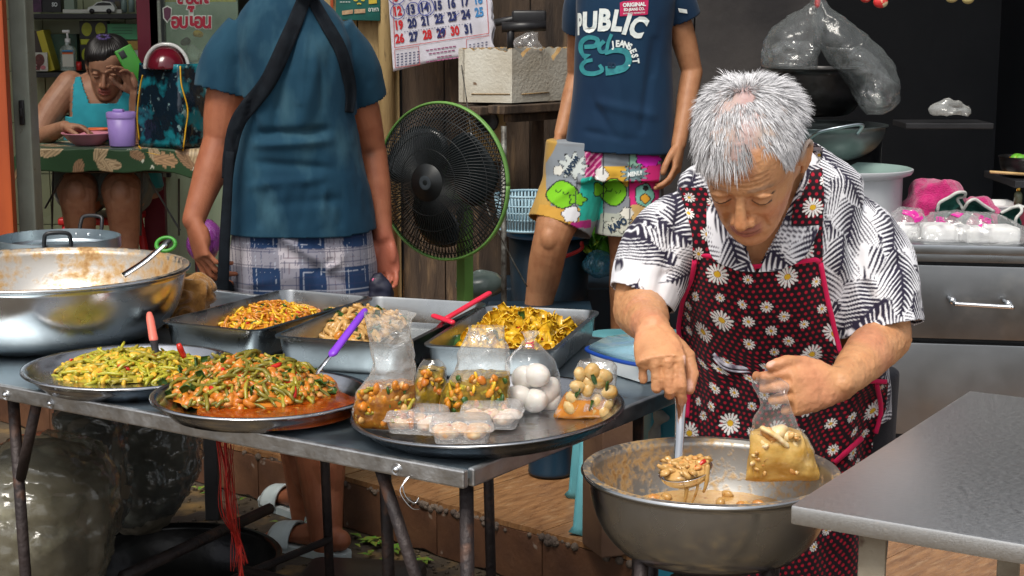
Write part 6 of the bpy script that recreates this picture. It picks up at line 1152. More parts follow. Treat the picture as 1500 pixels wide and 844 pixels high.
b = MB(); b.tube(spline([P(1118, 628, Y=Yh - .024), P(1136, 638, Y=Yh - .03), P(1152, 652, Y=Yh - .026)], 12), .0055, 10, rb=.004, dome=True); b.build('squid_strip', M['squid'], t)

rr = random.Random(31); pcs = [chunk(.008, M[m_], 'curry_piece', 820 + k, .5, .6) for k, m_ in enumerate(('tan', 'creamy', 'meat2', 'squid'))] + [stick(.022, .0028, .004, M['tan'], 'curry_strip', 830)]
for k in range(26): y = 638 + 58 * rr.random() ** 1.6; me = rr.choice(pcs); piece(me.name.split('.')[0], me, tuple(P(1142 + rr.uniform(-1, 1) * (30 + (y - 638) * .28), y, Y=Yh - .0235 + (y - 640) * .00014)), (rr.uniform(0, 6), rr.uniform(-.4, .4), rr.uniform(0, 6)), t, rr.uniform(.6, 1.1))
# ================================================================ THINGS IN THE SHOP
# ---- fan
M['fan_green'] = mat('fan_green_plastic', (.13, .28, .065), .4, 0, (.10, .22, .05), 10); M['fan_wire'] = mat('fan_wire', (.014, .016, .017), .4, .3); M['fan_blade'] = mat('fan_blade', (.010, .014, .016), .25, 0)
fcn = P(648, 266, Y=4.62); t = thing('stand_fan', 'black caged stand fan with a lime green rim and green stand', 'fan', (fcn[0], fcn[1], PZ)); ya = R(-33)
FB = np.stack([V(math.cos(ya), math.sin(ya), 0), V(0, 0, 1), nrm(V(math.sin(ya), -math.cos(ya), .04))], 1)     # columns: across, up, towards the front
FW = lambda p: fcn + np.asarray(p, float) @ FB.T
fr = 115 / FPX * axis(fcn)
b = MB(); a = np.linspace(0, 2 * math.pi, 97); b.tube(FW(np.stack([fr * np.cos(a), fr * np.sin(a), 0 * a], 1)), .0045, 8, rb=.009, up=FB[:, 2]); b.build('rim', M['fan_green'], t)
for nm, sg in (('front_grille', 1), ('rear_grille', -1)):
    b = MB(); dp = .075 if sg > 0 else .06
    for k in range(110):
        an = 2 * math.pi * k / 110; q = np.linspace(.24, 1, 8); tw = an + (1 - q) * .5 * sg; z = dp * sg * (1 - q ** 3.2) ; b.tube(FW(np.stack([q * fr * np.cos(tw), q * fr * np.sin(tw), z], 1)), .0015, 4, caps=False)
    for q in (.42, .62, .80, .93):
        z = dp * sg * (1 - q ** 3.2); b.tube(FW(np.stack([q * fr * np.cos(a), q * fr * np.sin(a), 0 * a + z], 1)), .0014, 4, caps=False, up=FB[:, 2])
    b.build(nm, M['fan_wire'], t)
Mf = Matrix(FB.tolist()); b = MB(); b.lathe([(0, .084), (fr * .10, .084), (fr * .12, .078), (fr * .235, .076), (fr * .25, .070), (fr * .25, .064)], fcn, 40, M=Mf); b.build('hub_cap', M['fan_wire'], t)
b = MB(); b.lathe([(0, .082), (fr * .06, .0855), (fr * .09, .084)], fcn, 30, M=Mf); b.build('hub_badge', mat('hub_badge', (.06, .07, .08), .3, .3), t)
for k in range(3):
    b = MB(); g = []; 
    for i in range(10):
        q = i / 9; r_ = fr * (.16 + .68 * q); w_ = .72 * math.sin(math.pi * (.18 + .72 * q)) + .16; row = [(r_ * math.cos(2.094 * k + u * w_ + q * .5), r_ * math.sin(2.094 * k + u * w_ + q * .5), u * .022 + .01) for u in np.linspace(-1, 1, 9)]; g.append(FW(np.array(row)))
    b.grid(g); solid(b.build('blade', M['fan_blade'], t), .002)
b = MB(); b.lathe([(0, -.17), (.05, -.165), (.065, -.14), (.068, -.07), (.06, -.05)], fcn, 32, M=Mf); b.build('motor_housing', M['fan_green'], t)
b = MB(); pc_ = fcn + FB[:, 2] * -.11; b.tube([V(pc_[0] - .0, pc_[1], fcn[2] - .09), V(pc_[0], pc_[1], PZ + .05)], .032, 4, rb=.024); b.tube([V(pc_[0], pc_[1], fcn[2] - .10), pc_], .018, 12); b.build('stand', M['fan_green'], t, auto=40)
b = MB(); b.lathe([(0, .05), (.06, .05), (.16, .025), (.185, .01), (.185, 0)], (pc_[0], pc_[1], PZ + .002), 40); b.build('base', M['fan_green'], t)

# ---- calendar, notice board
M['paper'] = mat('calendar_paper', (.60, .59, .66), .7, 0, (.50, .48, .52), 14, .1, 40, col3=(.36, .28, .22), scale3=7, thr3=(.68, .8)); M['ink_navy'] = mat('ink_navy', (.012, .02, .10), .6); M['ink_red'] = mat('ink_red', (.48, .015, .02), .6); M['ink_blue'] = mat('ink_blue', (.05, .22, .48), .6); M['ink_purple'] = mat('ink_purple', (.24, .05, .14), .6); M['pen_blue'] = mat('pen_blue', (.02, .04, .28), .5)
CY = 6.42; t = thing('calendar', 'tattered paper wall calendar hanging crooked with pen circles round dates', 'calendar', P(645, 40, Y=CY)); g = []; rr = random.Random(4)
for i in range(26):
    v_ = i / 25; row = []
    for j in range(40):
        u = j / 39; x = 566 + 10 * v_ + (152 - 6 * v_) * u + (rr.uniform(-2.2, 2.2) + 2.5 * math.sin(i * 1.1) if j == 39 else 0); y = -45 + (150 * v_) - (22 + 4 * v_) * u - 4 * math.sin(u * 3.1) * v_ + (rr.uniform(-1, 1) if i == 25 and u > .6 else 0); row.append(P(x, y, Y=CY + .02 * u + .012 * math.sin(u * 5 + 1) * v_ - .03 * v_ * (u > .9) * (u - .9) * 10))
    g.append(row)
b = MB(); b.grid(g, flip=False); cal = b.build('sheet', M['paper'], t); solid(cal, .003, 0)
for k in range(3):
    b = MB(); b.grid([[np.array(p) + V(.003 * k + .002 * math.sin(i * 1.3 + k), .006 + .004 * k, -.004 * k) for p in row[28:]] for i, row in enumerate(g[6:])]); b.build('page', M['paper'], t)
cbv = BVHTree.FromPolygons(verts_of(cal).tolist(), [tuple(p.vertices) for p in cal.data.polygons])
def cpr(gl, m, off=.004): printed('lettering', gl, M[m], t, cbv, off, CY)
rows = [((5, 6, 7, 8, 9, 10, 11), (580, -4, 119, -16)), ((12, 13, 14, 15, 16, 17, 18), (582, 17, 118, -17)), ((19, 20, 21, 22, 23, 24, 25), (584, 37.5, 118, -19)), ((26, 27, 28, 29, 30, 31), (585.5, 57, 101, -14))]
red, navy, blue = [], [], []
for nums, (x0, y0, dx, dy) in rows:
    for k, n in enumerate(nums):
        q = k / (len(nums) - 1); gl = glyph(str(n), x0 + dx * q, y0 + dy * q, 13, 7, .72, 0, .05); (red if k == 0 or n in (28, 30) else blue if k == 6 else navy).append(gl)
        if n == 29: red.append(glyph('29', x0 + dx * q + .6, y0 + dy * q + .5, 13, 7, .72, 0, .05))
cpr(red, 'ink_red'); cpr(navy, 'ink_navy', .005); cpr(blue, 'ink_blue')
circ = lambda x, y, rx, ry: px_stroke([(x + rx * math.cos(q) * (1 + .05 * math.sin(q * 3)), y + ry * math.sin(q)) for q in np.linspace(-.5, 6.4, 14)], (1.1, .9, 1.1), 40)
cpr([circ(582, 17, 10, 11), circ(605, 13.5, 10, 10), circ(624, 10, 12, 13), circ(581, -4, 11, 10), circ(622, 12, 9, 10)] + [px_stroke([(x - 6, y + 5), (x + 1, y - 2), (x + 6, y - 6)], (1, 1), 8) for x, y in ((624, 10), (645, 28), (667, 25), (647, 47))], 'pen_blue', .0065)
ln = lambda a, b_, w=.8: px_stroke([a, ((a[0] + b_[0]) / 2, (a[1] + b_[1]) / 2), b_], (w, w), 12)
cpr([ln((575, -20), (578, 70)), ln((578, 70), (716, 49)), ln((716, 49), (711, -30)), ln((578, 73), (613, 68), .6), ln((613, 68), (615, 95), .6), ln((615, 95), (579, 99), .6), ln((579, 99), (578, 73), .6), ln((683, 58), (717, 52), .6), ln((683, 58), (684, 84), .6)], 'ink_red', .005)
small = [px_stroke([(x, y), (x + 2, y - .3), (x + 3.4, y - .5)], (1.3, 1.3), 4) for x in range(581, 612, 6) for y0 in range(80, 98, 4) for y in (y0 - (x - 581) * .13,)] + [px_stroke([(x, y), (x + 1.7, y - .3), (x + 3, y - .5)], (1.2, 1.2), 4) for x in range(687, 714, 6) for y0 in range(66, 84, 4) for y in (y0 - (x - 687) * .17,)]
small += [px_stroke([(x, y), (x + 1, y - .2), (x + 2, y - .3)], (.8, .8), 4) for (xa, xb, ya_, yb) in ((588, 606, 13, 9), (590, 690, 25, 12), (592, 690, 45, 32)) for x in range(xa, xb, 4) for y in (ya_ + 2 + (yb - ya_) * (x - xa) / (xb - xa),)]
cpr(small, 'ink_navy', .005); cpr([px_stroke([(x, y + rr.uniform(-.3, .3)), (x + w_ / 2, y - w_ * .07), (x + w_, y - w_ * .14)], (1.6, 1.6), 6) for (xa, y0, n) in ((624, 74, 8), (628, 79, 7), (640, 84, 4), (624, 91, 9)) for k in range(n) for w_ in (4.6,) for x in (xa + k * 5.6,) for y in (y0 - k * .8,)], 'ink_purple', .005)
M['board'] = mat('green_board', (.012, .12, .10), .45, 0, (.01, .085, .075), 14); M['ink_yellow'] = mat('ink_yellow', (.55, .42, .04), .6); M['ink_tan'] = mat('ink_tan', (.5, .36, .2), .6, 0, (.35, .2, .12), 60); M['ink_white'] = mat('ink_white', (.6, .64, .6), .6)
t = thing('notice_board', 'dark green printed notice board on the plywood wall beside the calendar', 'sign', P(525, 0, Y=6.56)); b = MB(); c0, c1 = P(493, 30, Y=6.56), P(557, -60, Y=6.56); b.box((c0 + c1) / 2, (c1[0] - c0[0], .012, c1[2] - c0[2]), Matrix.Rotation(R(1.5), 3, 'Y'), .002); bo = b.build('panel', M['board'], t); bbv = BVHTree.FromPolygons(verts_of(bo).tolist(), [tuple(p.vertices) for p in bo.data.polygons])
bp_ = lambda gl, m: printed('print', gl, M[m], t, bbv, .004, 6.55)
bp_([glyph('อาหา', 547, 14, 6.5, 2, .9)] + [px_stroke([(x, 3), (x + 1.5, 3), (x + 3, 3)], (1.1, 1.1), 4) for x in range(498, 512, 4)], 'ink_white'); bp_([px_poly([(501, 16), (517, 14), (517, 20), (501, 22)]), px_poly([(519, 14), (535, 13), (535, 19), (519, 20)])], 'ink_tan'); bp_([px_poly([(540, 0), (552, -1), (552, 5), (540, 6)]), px_stroke([(523, 6), (526, 5), (529, 6)], (2, 2), 5), px_stroke([(518, 0), (521, 1), (524, 0)], (2, 2), 5), px_stroke([(529, 0), (532, 1), (534, 0)], (2, 2), 5)], 'ink_yellow')
b = MB(); b.box(P(486, -5, Y=6.55), (.012, .012, .16), None, .003); tag(b.build('orange_tape', M['orange']), 'orange vertical strip beside the green notice board', 'tape')

# ---- foam box on a plank shelf, plywood speaker box, pipe
M['foam'] = mat('dirty_foam', (.56, .54, .47), .8, 0, (.44, .40, .32), 7, .3, 90, col3=(.16, .10, .06), scale3=26, thr3=(.69, .77)); M['foam_edge'] = mat('browned_foam_edge', (.34, .22, .09), .8, 0, (.22, .12, .04), 20, .3, 60)
e0 = P(750, 151, Y=5.98); zb = e0[2]; L0 = P(672, 149.5, z=zb); R0 = P(846, 145.5, z=zb); hgt = P(750, 72, Y=5.98)[2] - zb
t = thing('foam_box', 'dirty white foam box with a chewed top edge on the plank shelf', 'box', (e0 + L0 + R0) / 3)
def foam_wall(A, B, notches, name='wall'):
    d = B - A; L = np.linalg.norm(d); d = d / L; nn = np.cross(d, V(0, 0, 1)); xs_ = np.linspace(0, L, 40); top = np.array([hgt + sum(-dp * max(0, 1 - abs(x / L - c) / w_) for c, w_, dp in notches) + .003 * math.sin(x * 190) for x in xs_])
    f0 = [A + d * x for x in xs_]; b = MB(); vs = []; th = .022
    for x, h_, p in zip(xs_, top, f0): vs += [p, p + V(0, 0, h_), p - nn * th + V(0, 0, h_), p - nn * th]
    fs = [];
    for i in range(39): fs += [(4 * i, 4 * i + 4, 4 * i + 5, 4 * i + 1), (4 * i + 1, 4 * i + 5, 4 * i + 6, 4 * i + 2), (4 * i + 2, 4 * i + 6, 4 * i + 7, 4 * i + 3)]
    b.add(vs, fs + [(0, 1, 2, 3), (4 * 39 + 3, 4 * 39 + 2, 4 * 39 + 1, 4 * 39)]); o = b.build(name, M['foam'], t, smooth=False); o.data.materials.append(M['foam_edge'])
    for i, p in enumerate(o.data.polygons):
        if i < 117 and i % 3 == 1: p.material_index = 1
foam_wall(L0, e0, [(.86, .12, .012), (.3, .06, .006)]); foam_wall(e0, R0, [(.16, .10, .03), (.62, .13, .045), (.42, .1, .008)]); bk = L0 + R0 - e0; foam_wall(R0, bk, []); foam_wall(bk, L0, [])
b = MB(); b.add([L0, e0, R0, bk], [(0, 1, 2, 3)]); b.add([p + V(0, 0, .02) for p in (L0, e0, R0, bk)], [(0, 1, 2, 3)]); b.build('floor', M['foam'], t, smooth=False)
b = MB()
for (A, B) in ((L0, e0), (e0, R0)):
    d = nrm(B - A); nn = np.cross(d, V(0, 0, 1)); b.tube([A + d * .05 + nn * .002 + V(0, 0, .03), A + d * .2 + nn * .002 + V(0, 0, .032)], .0018, 5)
b.build('moulded_line', M['foam_edge'], t)
t = thing('plank_shelf', 'rough broken plank shelf carrying the foam box', 'shelf', (e0 + bk) / 2 - V(0, 0, .05)); ra = math.atan2((R0 - e0)[1], (R0 - e0)[0])
for k in range(4):
    b = MB(); c0 = (e0 * .5 + R0 * .5) + nrm(bk - R0) * (.02 + .1 * k) + V(.02, 0, -.022 - .006 * (k % 2)); b.box(c0, (.52, .085, .03), Matrix.Rotation(ra + .03 * (k - 1), 3, 'Z'), .004); b.build('plank', M['plank'], t, smooth=False)
b = MB(); b.box(e0 * .6 + R0 * .4 + V(.0, .02, -.055), (.34, .04, .03), Matrix.Rotation(ra, 3, 'Z'), .003); b.box((e0[0] + .1, 6.45, .55), (.05, .05, 1.0)); b.build('bracket', M['plank'], t, smooth=False)
t = thing('speaker_box', 'worn plywood speaker box with a black round hole under the foam box', 'speaker', P(715, 190, Y=6.25)); c0, c1 = P(684, 236, Y=6.25), P(741, 153, Y=6.25); b = MB(); b.box((c0 + c1) / 2 + V(0, .1, 0), (c1[0] - c0[0], .2, c1[2] - c0[2]), None, .004); b.build('case', M['ply'], t, smooth=False)
b = MB(); b.lathe([(0, 0), (.034, 0), (.041, .006), (.043, 0)], P(714, 178, Y=6.248), 30, M=Matrix.Rotation(R(90), 3, 'X')); b.build('speaker_cone', M['black'], t)
b = MB(); b.box((e0[0] - .08, 6.45, .55), (.1, .1, .8)); b.build('stand', M['plank'], t, smooth=False)
M['pipe'] = mat('chipped_pipe', (.20, .20, .18), .5, .4, (.03, .02, .015), 30, .2, 60); b = MB(); b.tube([P(738, 185, Y=5.0), P(738, 460, Y=5.0) * (1, 1, 0) + V(0, 0, PZ)], .009, 10); tag(b.build('iron_pipe', M['pipe']), 'thin chipped iron pipe standing between the fan and the bare leg', 'pipe')
b = MB(); b.tube(spline([P(676, 96, Y=5.7), P(684, 150, Y=5.4), P(694, 215, Y=5.05), P(712, 300, Y=4.95), P(745, 370, Y=4.95), P(772, 420, Y=4.97)], 40), .0022, 6); tag(b.build('cord', M['pipe']), 'thin pale cord hanging down from the calendar past the fan', 'cord')
# clutter on top of the foam box: dark clamp and a scrap of film
b = MB(); b.tube([P(735, 40, Y=6.2), P(800, 38, Y=6.2)], .02, 10); b.tube([P(748, 36, Y=6.2), P(748, 75, Y=6.2)], .014, 8); b.tube([P(725, 34, Y=6.25), P(790, 20, Y=6.3)], .014, 8); b.box(P(775, 25, Y=6.3), (.13, .1, .05), None, .01); tag(b.build('old_appliance', M['black']), 'black jumble of an old appliance above the foam box', 'appliance')
M['film_b'] = film('scrap_film', haze=.12, bump=.8); b = MB(); b.loft(reloft([ring(P(775, 76, Y=6.1), .05, .03), ring(P(772, 62, Y=6.1), .045, .03), ring(P(778, 50, Y=6.1), .02, .01)], 12) + 0, True); o = b.build('film_scrap', M['film_b']); fold(o, lambda v, n: .012 * fbm(v, 40, 2, 3)); tag(o, 'crumpled clear film scrap lying in the foam box', 'plastic scrap')

# ---- baskets and bins behind the bare leg
M['basket'] = mat('pale_blue_plastic', (.30, .46, .54), .4, 0, (.26, .40, .48), 12); c0 = P(775, 284, Y=5.85); t = thing('basket', 'pale blue perforated plastic basket behind the bare knee', 'basket', c0); r = 50 / FPX * axis(c0); b = MB()
for q, z, w_ in ((1, 0, .005), (.97, -.035, .003), (.93, -.06, .003), (.90, -.085, .003), (.86, -.125, .006)):
    a = np.linspace(0, 6.2832, 60); b.tube(np.stack([c0[0] + r * q * np.cos(a), c0[1] + r * q * np.sin(a), c0[2] + z + 0 * a], 1), w_, 6, caps=False)
for k in range(60): an = k / 60 * 6.2832; b.tube([c0 + V(r * math.cos(an), r * math.sin(an), 0), c0 + V(r * .87 * math.cos(an), r * .87 * math.sin(an), -.12)], .0042, 4)
b.lathe([(0, -.125), (r * .86, -.125)], c0, 40); b.lathe([(r * .885, -.09), (r * .862, -.125)], c0, 48); b.build('lattice', M['basket'], t)
M['bin'] = mat('dark_blue_bin', (.012, .028, .045), .4, 0, (.008, .018, .03), 8); M['bluelid'] = mat('blue_lid', (.03, .16, .36), .35, 0, (.02, .12, .28), 10)
c0 = P(805, 340, Y=5.95); t = thing('bin', 'dark plastic bin with a blue lid behind the bare leg', 'bin', (c0[0], c0[1], PZ)); b = MB(); b.tube([V(c0[0], c0[1], PZ), c0 - V(0, 0, .01)], [.13, .15], 40); b.build('body', M['bin'], t); b = MB(); b.lathe([(0, .022), (.12, .02), (.155, .006), (.158, -.012), (.15, -.012)], c0, 48); b.build('lid', M['bluelid'], t)
b = MB(); b.tube(spline([P(820, 378, Y=5.72), P(838, 372, Y=5.72), P(852, 364, Y=5.72), P(852, 356, Y=5.72)], 16), .007, 8, dome=True); b.build('handle', M['redplastic'], t)
M['veg'] = mat('leafy_veg', (.10, .32, .02), .5, 0, (.04, .16, .01), 20, .3, 40, col3=(.50, .48, .05), scale3=16, thr3=(.6, .7)); rr = random.Random(5); t = thing('vegetables', 'bunch of green and yellow vegetables beside the bin behind the shorts', 'vegetables', P(875, 365, Y=5.95))
for k in range(34): x, y = rr.uniform(848, 905), rr.uniform(340, 378); me = slice_(rr.uniform(.05, .08), rr.uniform(.08, .13), .4, M['veg'], 'leaf', 900 + k, .003) if k < 6 else me; piece('leaf', rr.choice([o.data for o in t.children]) if k >= 6 else me, tuple(P(x, y, Y=5.95 + rr.uniform(-.06, .06))), (rr.uniform(.6, 2.2), rr.uniform(-.6, .6), rr.uniform(0, 6)), t)
M['bluebag'] = film('blue_bag', (.5, .8, .95), .35, bump=.8, hcol=(.10, .42, .60)); b = MB(); b.ball(P(878, 388, Y=5.8), (.075, .06, .045), 24, 14); o = b.build('blue_bag', M['bluebag']); fold(o, lambda v, n: .02 * fbm(v, 18, 2, 2)); tag(o, 'blue plastic bag below the vegetables', 'plastic bag')
b = MB(); b.box((P(850, 395, Y=6.1)[0], 6.2, PZ + .13), (.8, .3, .26), None, .01); tag(b.build('crate', M['bin'], smooth=False), 'dark crate under the vegetables at the wall', 'crate')
b = MB(); b.ball(P(703, 417, Y=5.05), (.075, .06, .045), 26, 16); o = b.build('grey_bag', mat('grey_green_plastic', (.10, .13, .12), .3, 0, (.05, .07, .065), 12)); fold(o, lambda v, n: .012 * fbm(v, 18, 2, 2)); tag(o, 'grey plastic bag on the floor beside the green fan stand', 'plastic bag')
b = MB(); b.box(P(770, 400, Y=5.35) * (1, 1, 0) + V(.05, .15, PZ + .14), (.36, .3, .28), None, .01); tag(b.build('cooler', M['bin'], smooth=False), 'dark blue cooler box behind the standing man', 'cooler')

# ---- back table with leaf print cloth
M['cloth_leaf'] = cloth_mat('leaf_print_oilcloth', (1, 1, 1), (.9, .9, .88), .45, 300, .1, 10, attr='pig'); TY0, TY1 = 6.20, 6.62; x0, x1 = P(32, 240, Y=TY0)[0], P(290, 240, Y=TY0)[0]
t = thing('folding_table', 'folding table with leaf print oilcloth where the seated woman eats', 'table', ((x0 + x1) / 2, (TY0 + TY1) / 2, PZ)); b = MB(); b.box(((x0 + x1) / 2, (TY0 + TY1) / 2, TZ3 - .018), (x1 - x0 - .02, TY1 - TY0 - .02, .02)); b.build('table_top', M['ply'], t)
M['grey_iron'] = mat('grey_angle_iron', (.07, .075, .075), .5, .5, (.035, .035, .035), 14, .2, 50)
for (a_, c_) in (((78, 250), (76, 345)), ((208, 250), (206, 345)), ((92, 258), (66, 305)), ((218, 262), (264, 338)), ((262, 262), (262, 345)), ((95, 252), (250, 252))):
    b = MB(); b.tube([P(*a_, Y=TY0 + .05), P(*c_, Y=TY0 + .05)], .012, 4, rb=.004); b.build('leg' if a_[0] in (78, 208, 262) else 'brace', M['grey_iron'], t, smooth=False)
for x in (x0 + .06, x1 - .06):
    b = MB(); b.tube([V(x, TY1 - .05, TZ3 - .03), V(x, TY1 - .05, PZ)], .011, 4); b.build('leg', M['grey_iron'], t, smooth=False)
g = []; nu, nv_ = 200, 120
for j in range(nv_):
    s = j / (nv_ - 1) * .56; row = []
    for i in range(nu):
        u = i / (nu - 1); x = x0 - .03 + (x1 - x0 + .06) * u
        if s < .085: y, z = TY0 - .012 + .006 * math.sin(x * 22), TZ3 - (.085 - s) + .004 * math.sin(x * 31) - .035 * smooth(.80, 1., u) * math.sin((u - .8) * 12)
        else: y, z = TY0 - .01 + (s - .085), TZ3 + .001
        if u < .03: z -= (.03 - u) * 1.2
        if u > .97: z -= (u - .97) * 1.2
        row.append((x, y, z))
    g.append(row)
g = np.array(g); b = MB(); b.grid(g); o = b.build('tablecloth', M['cloth_leaf'], t); q = np.stack([g[..., 0], np.repeat((np.arange(nv_) / (nv_ - 1) * .56)[:, None], nu, 1)], -1).reshape(-1, 2); cc = np.tile(np.array((.018, .05, .02)), (len(q), 1)); r_ = np.random.RandomState(3)
for k in range(70):
    o_ = np.array([r_.uniform(x0 - .05, x1 + .05), r_.uniform(-.02, .56)]); an = r_.uniform(0, 6.28); L = r_.uniform(.03, .05); d = q - o_; x = d[:, 0] * math.cos(an) + d[:, 1] * math.sin(an); y = -d[:, 0] * math.sin(an) + d[:, 1] * math.cos(an); tt = x / L; w_ = .55 * L * np.sqrt(np.clip(1 - tt * tt, 0, 1)) * (1 + .22 * np.sign(np.sin(tt * 9)) * (k % 3 == 0)); m0 = (abs(tt) < 1) & (abs(y) < w_); shade_ = (.75 + .25 * np.sin(abs(y) / L * 26 + tt * 8))[:, None]; colr = np.array(((.42, .26, .14), (.46, .34, .20), (.30, .18, .10))[k % 3]); cc[m0] = (colr * shade_)[m0]; cc[m0 & (abs(y) < .0012)] = (.16, .10, .05)
for k in range(26):
    o_ = np.array([r_.uniform(x0, x1), r_.uniform(0, .5)])
    for da in (-.5, 0, .5): an = -1.6 + da + r_.uniform(-.2, .2); d = q - o_; x = d[:, 0] * math.cos(an) + d[:, 1] * math.sin(an); y = -d[:, 0] * math.sin(an) + d[:, 1] * math.cos(an); cc[(x > 0) & (x < .016) & (abs(y) < .003 * (1 - x / .016) + .0005)] = (.5, .52, .42)
vcol(o, cc); solid(o, .0015, 1)
# on that table
M['pink_bowl'] = mat('pink_plastic', (.55, .22, .28), .35, 0, (.48, .18, .24), 10); M['orange_bowl'] = mat('orange_plastic', (.62, .12, .03), .4); M['lilac'] = mat('lilac_plastic', (.36, .24, .60), .35, 0, (.30, .20, .52), 8)
def bowl(nm, lab, px, py, wpx, Y, h, m, cat='bowl'):
    c = P(px, py, Y=Y); r = wpx / 2 / FPX * axis(c); c = V(c[0], c[1], TZ3 + .004 + h); b = MB(); b.lathe([(0, -h), (r * .5, -h), (r * .55, -h + .004), (r * .82, -h * .45), (r * .92, -.006), (r, 0), (r, .003), (r * .9, -.003), (r * .78, -h * .45), (r * .5, -h + .008), (0, -h + .006)], c, 48); return tag(b.build(nm, m), lab, cat), c, r
bowl('bowl', 'pink plastic bowl on the leaf print tablecloth', 129, 208, 76, 6.36, .045, M['pink_bowl']); _, c_, r_b = bowl('bowl', 'orange plastic bowl behind the pink bowl', 143, 194, 44, 6.52, .05, M['orange_bowl'])
t = thing('drink_cup', 'lilac plastic cup with lid beside the teal shopping bag', 'cup', P(180, 226, Y=6.30)); c0 = V(P(180, 226, Y=6.30)[0], 6.30, TZ3 + .004); rt = 21.5 / FPX * axis(c0); b = MB(); b.lathe([(0, 0), (rt * .84, 0), (rt * .86, .004), (rt, .118), (rt * .96, .118), (rt * .94, .11)], c0, 40); b.build('cup_body', M['lilac'], t); b = MB(); b.lathe([(rt * 1.02, .108), (rt * 1.03, .128), (rt * .9, .132), (0, .131)], c0, 40); b.box(c0 + V(-.008, -.01, .136), (.04, .03, .012), None, .004); b.build('lid', M['lilac'], t)
M['teal_bag'] = mat('teal_marbled_bag', (.004, .012, .022), .2, 0, (.008, .17, .21), 14, .5, 20, contrast=(.48, .60), col3=(.22, .34, .34), scale3=26, thr3=(.62, .70), spec=.6); M['piping'] = mat('yellow_piping', (.62, .34, .015), .5)
t = thing('shopping_bag', 'black and teal marbled shopping bag with yellow piping on the back table', 'bag', P(250, 228, Y=6.22)); fA = [P(203, 218, Y=6.30), P(266, 232, Y=6.16), P(312, 226, Y=6.32)]; H_ = P(266, 95, Y=6.16)[2] - TZ3
for p in fA: p[2] = TZ3 + .004
fD = fA[0] + fA[2] - fA[1]; quad = [fA[0], fA[1], fA[2], fD]; cen_ = sum(quad) / 4; b = MB(); rings_ = []
for q in np.linspace(0, 1, 16): rings_.append(np.concatenate([[(quad[k] * (1 - u) + quad[(k + 1) % 4] * u - cen_) * (1 + .07 * math.sin(q * 3.1) - .10 * q) + cen_ + V(0, 0, H_ * q) for u in np.linspace(0, 1, 12, endpoint=False)] for k in range(4)]))
b.loft(rings_, True); o = b.build('bag_body', M['teal_bag'], t); fold(o, lambda v, n: .012 * fbm(v, 11, 3, 4))
tbb = BVHTree.FromPolygons(verts_of(o).tolist(), [tuple(p.vertices) for p in o.data.polygons])
for pts in ([(267, 228), (272, 190), (275, 160), (266, 125), (264, 97)], [(203, 214), (212, 222), (240, 228), (266, 231)], [(204, 205), (201, 170), (205, 130), (209, 110)]): b = MB(); b.tube(np.array([onto(tbb, x, y, .002, 6.2) for x, y in spline([(a_, b_, 0) for a_, b_ in pts], 24)[:, :2]]), .0052, 6, rb=.003); b.build('piping', M['piping'], t)
M['wine'] = mat('wine_red_gloss', (.11, .006, .015), .18, 0, (.08, .004, .01), 6, spec=.7); cpx = P(242, 96, Y=6.26); t2 = thing('helmet_visor', 'wine red domed visor with a clear rim sticking out of the shopping bag', 'visor', cpx); b = MB(); a = np.linspace(0, math.pi, 24)
b.loft([np.concatenate([[cpx + V(math.cos(x) * .070 * q + (.012 if math.cos(x) > 0 else 0) * q, -.045 * (1 - q * q) ** .5 * 1 + dz, math.sin(x) * .085 * q - .012) for x in a]]) for q, dz in ((1, 0), (.9, -.012), (.6, -.03), (.2, -.04))], True); b.build('shell', M['wine'], t2)
b = MB(); b.tube(np.array([cpx + V(math.cos(x) * .077 + (.012 if math.cos(x) > 0 else 0), -.004, math.sin(x) * .092 - .012) for x in a]), .007, 8); b.build('clear_rim', film('clear_rim', haze=.5, hcol=(.8, .8, .78)), t2)

# ---- shelves on the tiled wall
M['shelfboard'] = mat('dark_shelf', (.02, .02, .022), .5); SY = 7.85
def shelf(lab, y, xa, xb): b = MB(); c0, c1 = P(xa, y, Y=SY), P(xb, y, Y=SY); b.box((c0 + c1) / 2 + V(0, .0, -.012), (c1[0] - c0[0], .26, .022), None, .002); return tag(b.build('wall_shelf', M['shelfboard'], smooth=False), lab, 'shelf', 'wall shelves')
shelf('upper dark wall shelf with the toy car', 20, 30, 212); shelf('lower dark wall shelf with the pump bottle', 105, 34, 212)
def pbox(nm, lab, x0_, y0_, x1_, y1_, m, d=.06, Y=SY - .06, rot=0, cat='box', grp=None):
    c0, c1 = P(x0_, y1_, Y=Y), P(x1_, y0_, Y=Y); b = MB(); b.box((c0 + c1) / 2 + V(0, d / 2, 0), (c1[0] - c0[0], d, c1[2] - c0[2]), Matrix.Rotation(R(rot), 3, 'Y'), .002); o = b.build(nm, m, smooth=False); tag(o, lab, cat, grp); return o
mk = lambda n, c, c2=None, s=30, **k: mat(n, c, k.pop('rough', .4), 0, c2, s, **k)
def on_box(o, gl, m, off=.003):
    bv_ = BVHTree.FromPolygons(verts_of(o).tolist(), [tuple(p.vertices) for p in o.data.polygons]); printed('print', gl, m, o, bv_, off, SY)
oval = lambda x, y, rx, ry: px_poly([(x + rx * math.cos(a), y + ry * math.sin(a)) for a in np.linspace(0, 6.283, 24, endpoint=False)])
my = mk('yellow_card', (.50, .42, .03)); mb_ = mk('black_card', (.014, .014, .016)); mgr = mk('green_card', (.07, .36, .16)); mw = mk('white_card', (.55, .55, .48)); mdp = mk('purple_card', (.10, .03, .09), (.03, .015, .03)); mbr = mk('brown_print', (.16, .05, .04), (.08, .02, .02), 60); mdg = mk('dark_green_card', (.03, .10, .06), (.02, .05, .03)); mred = M['redplastic']
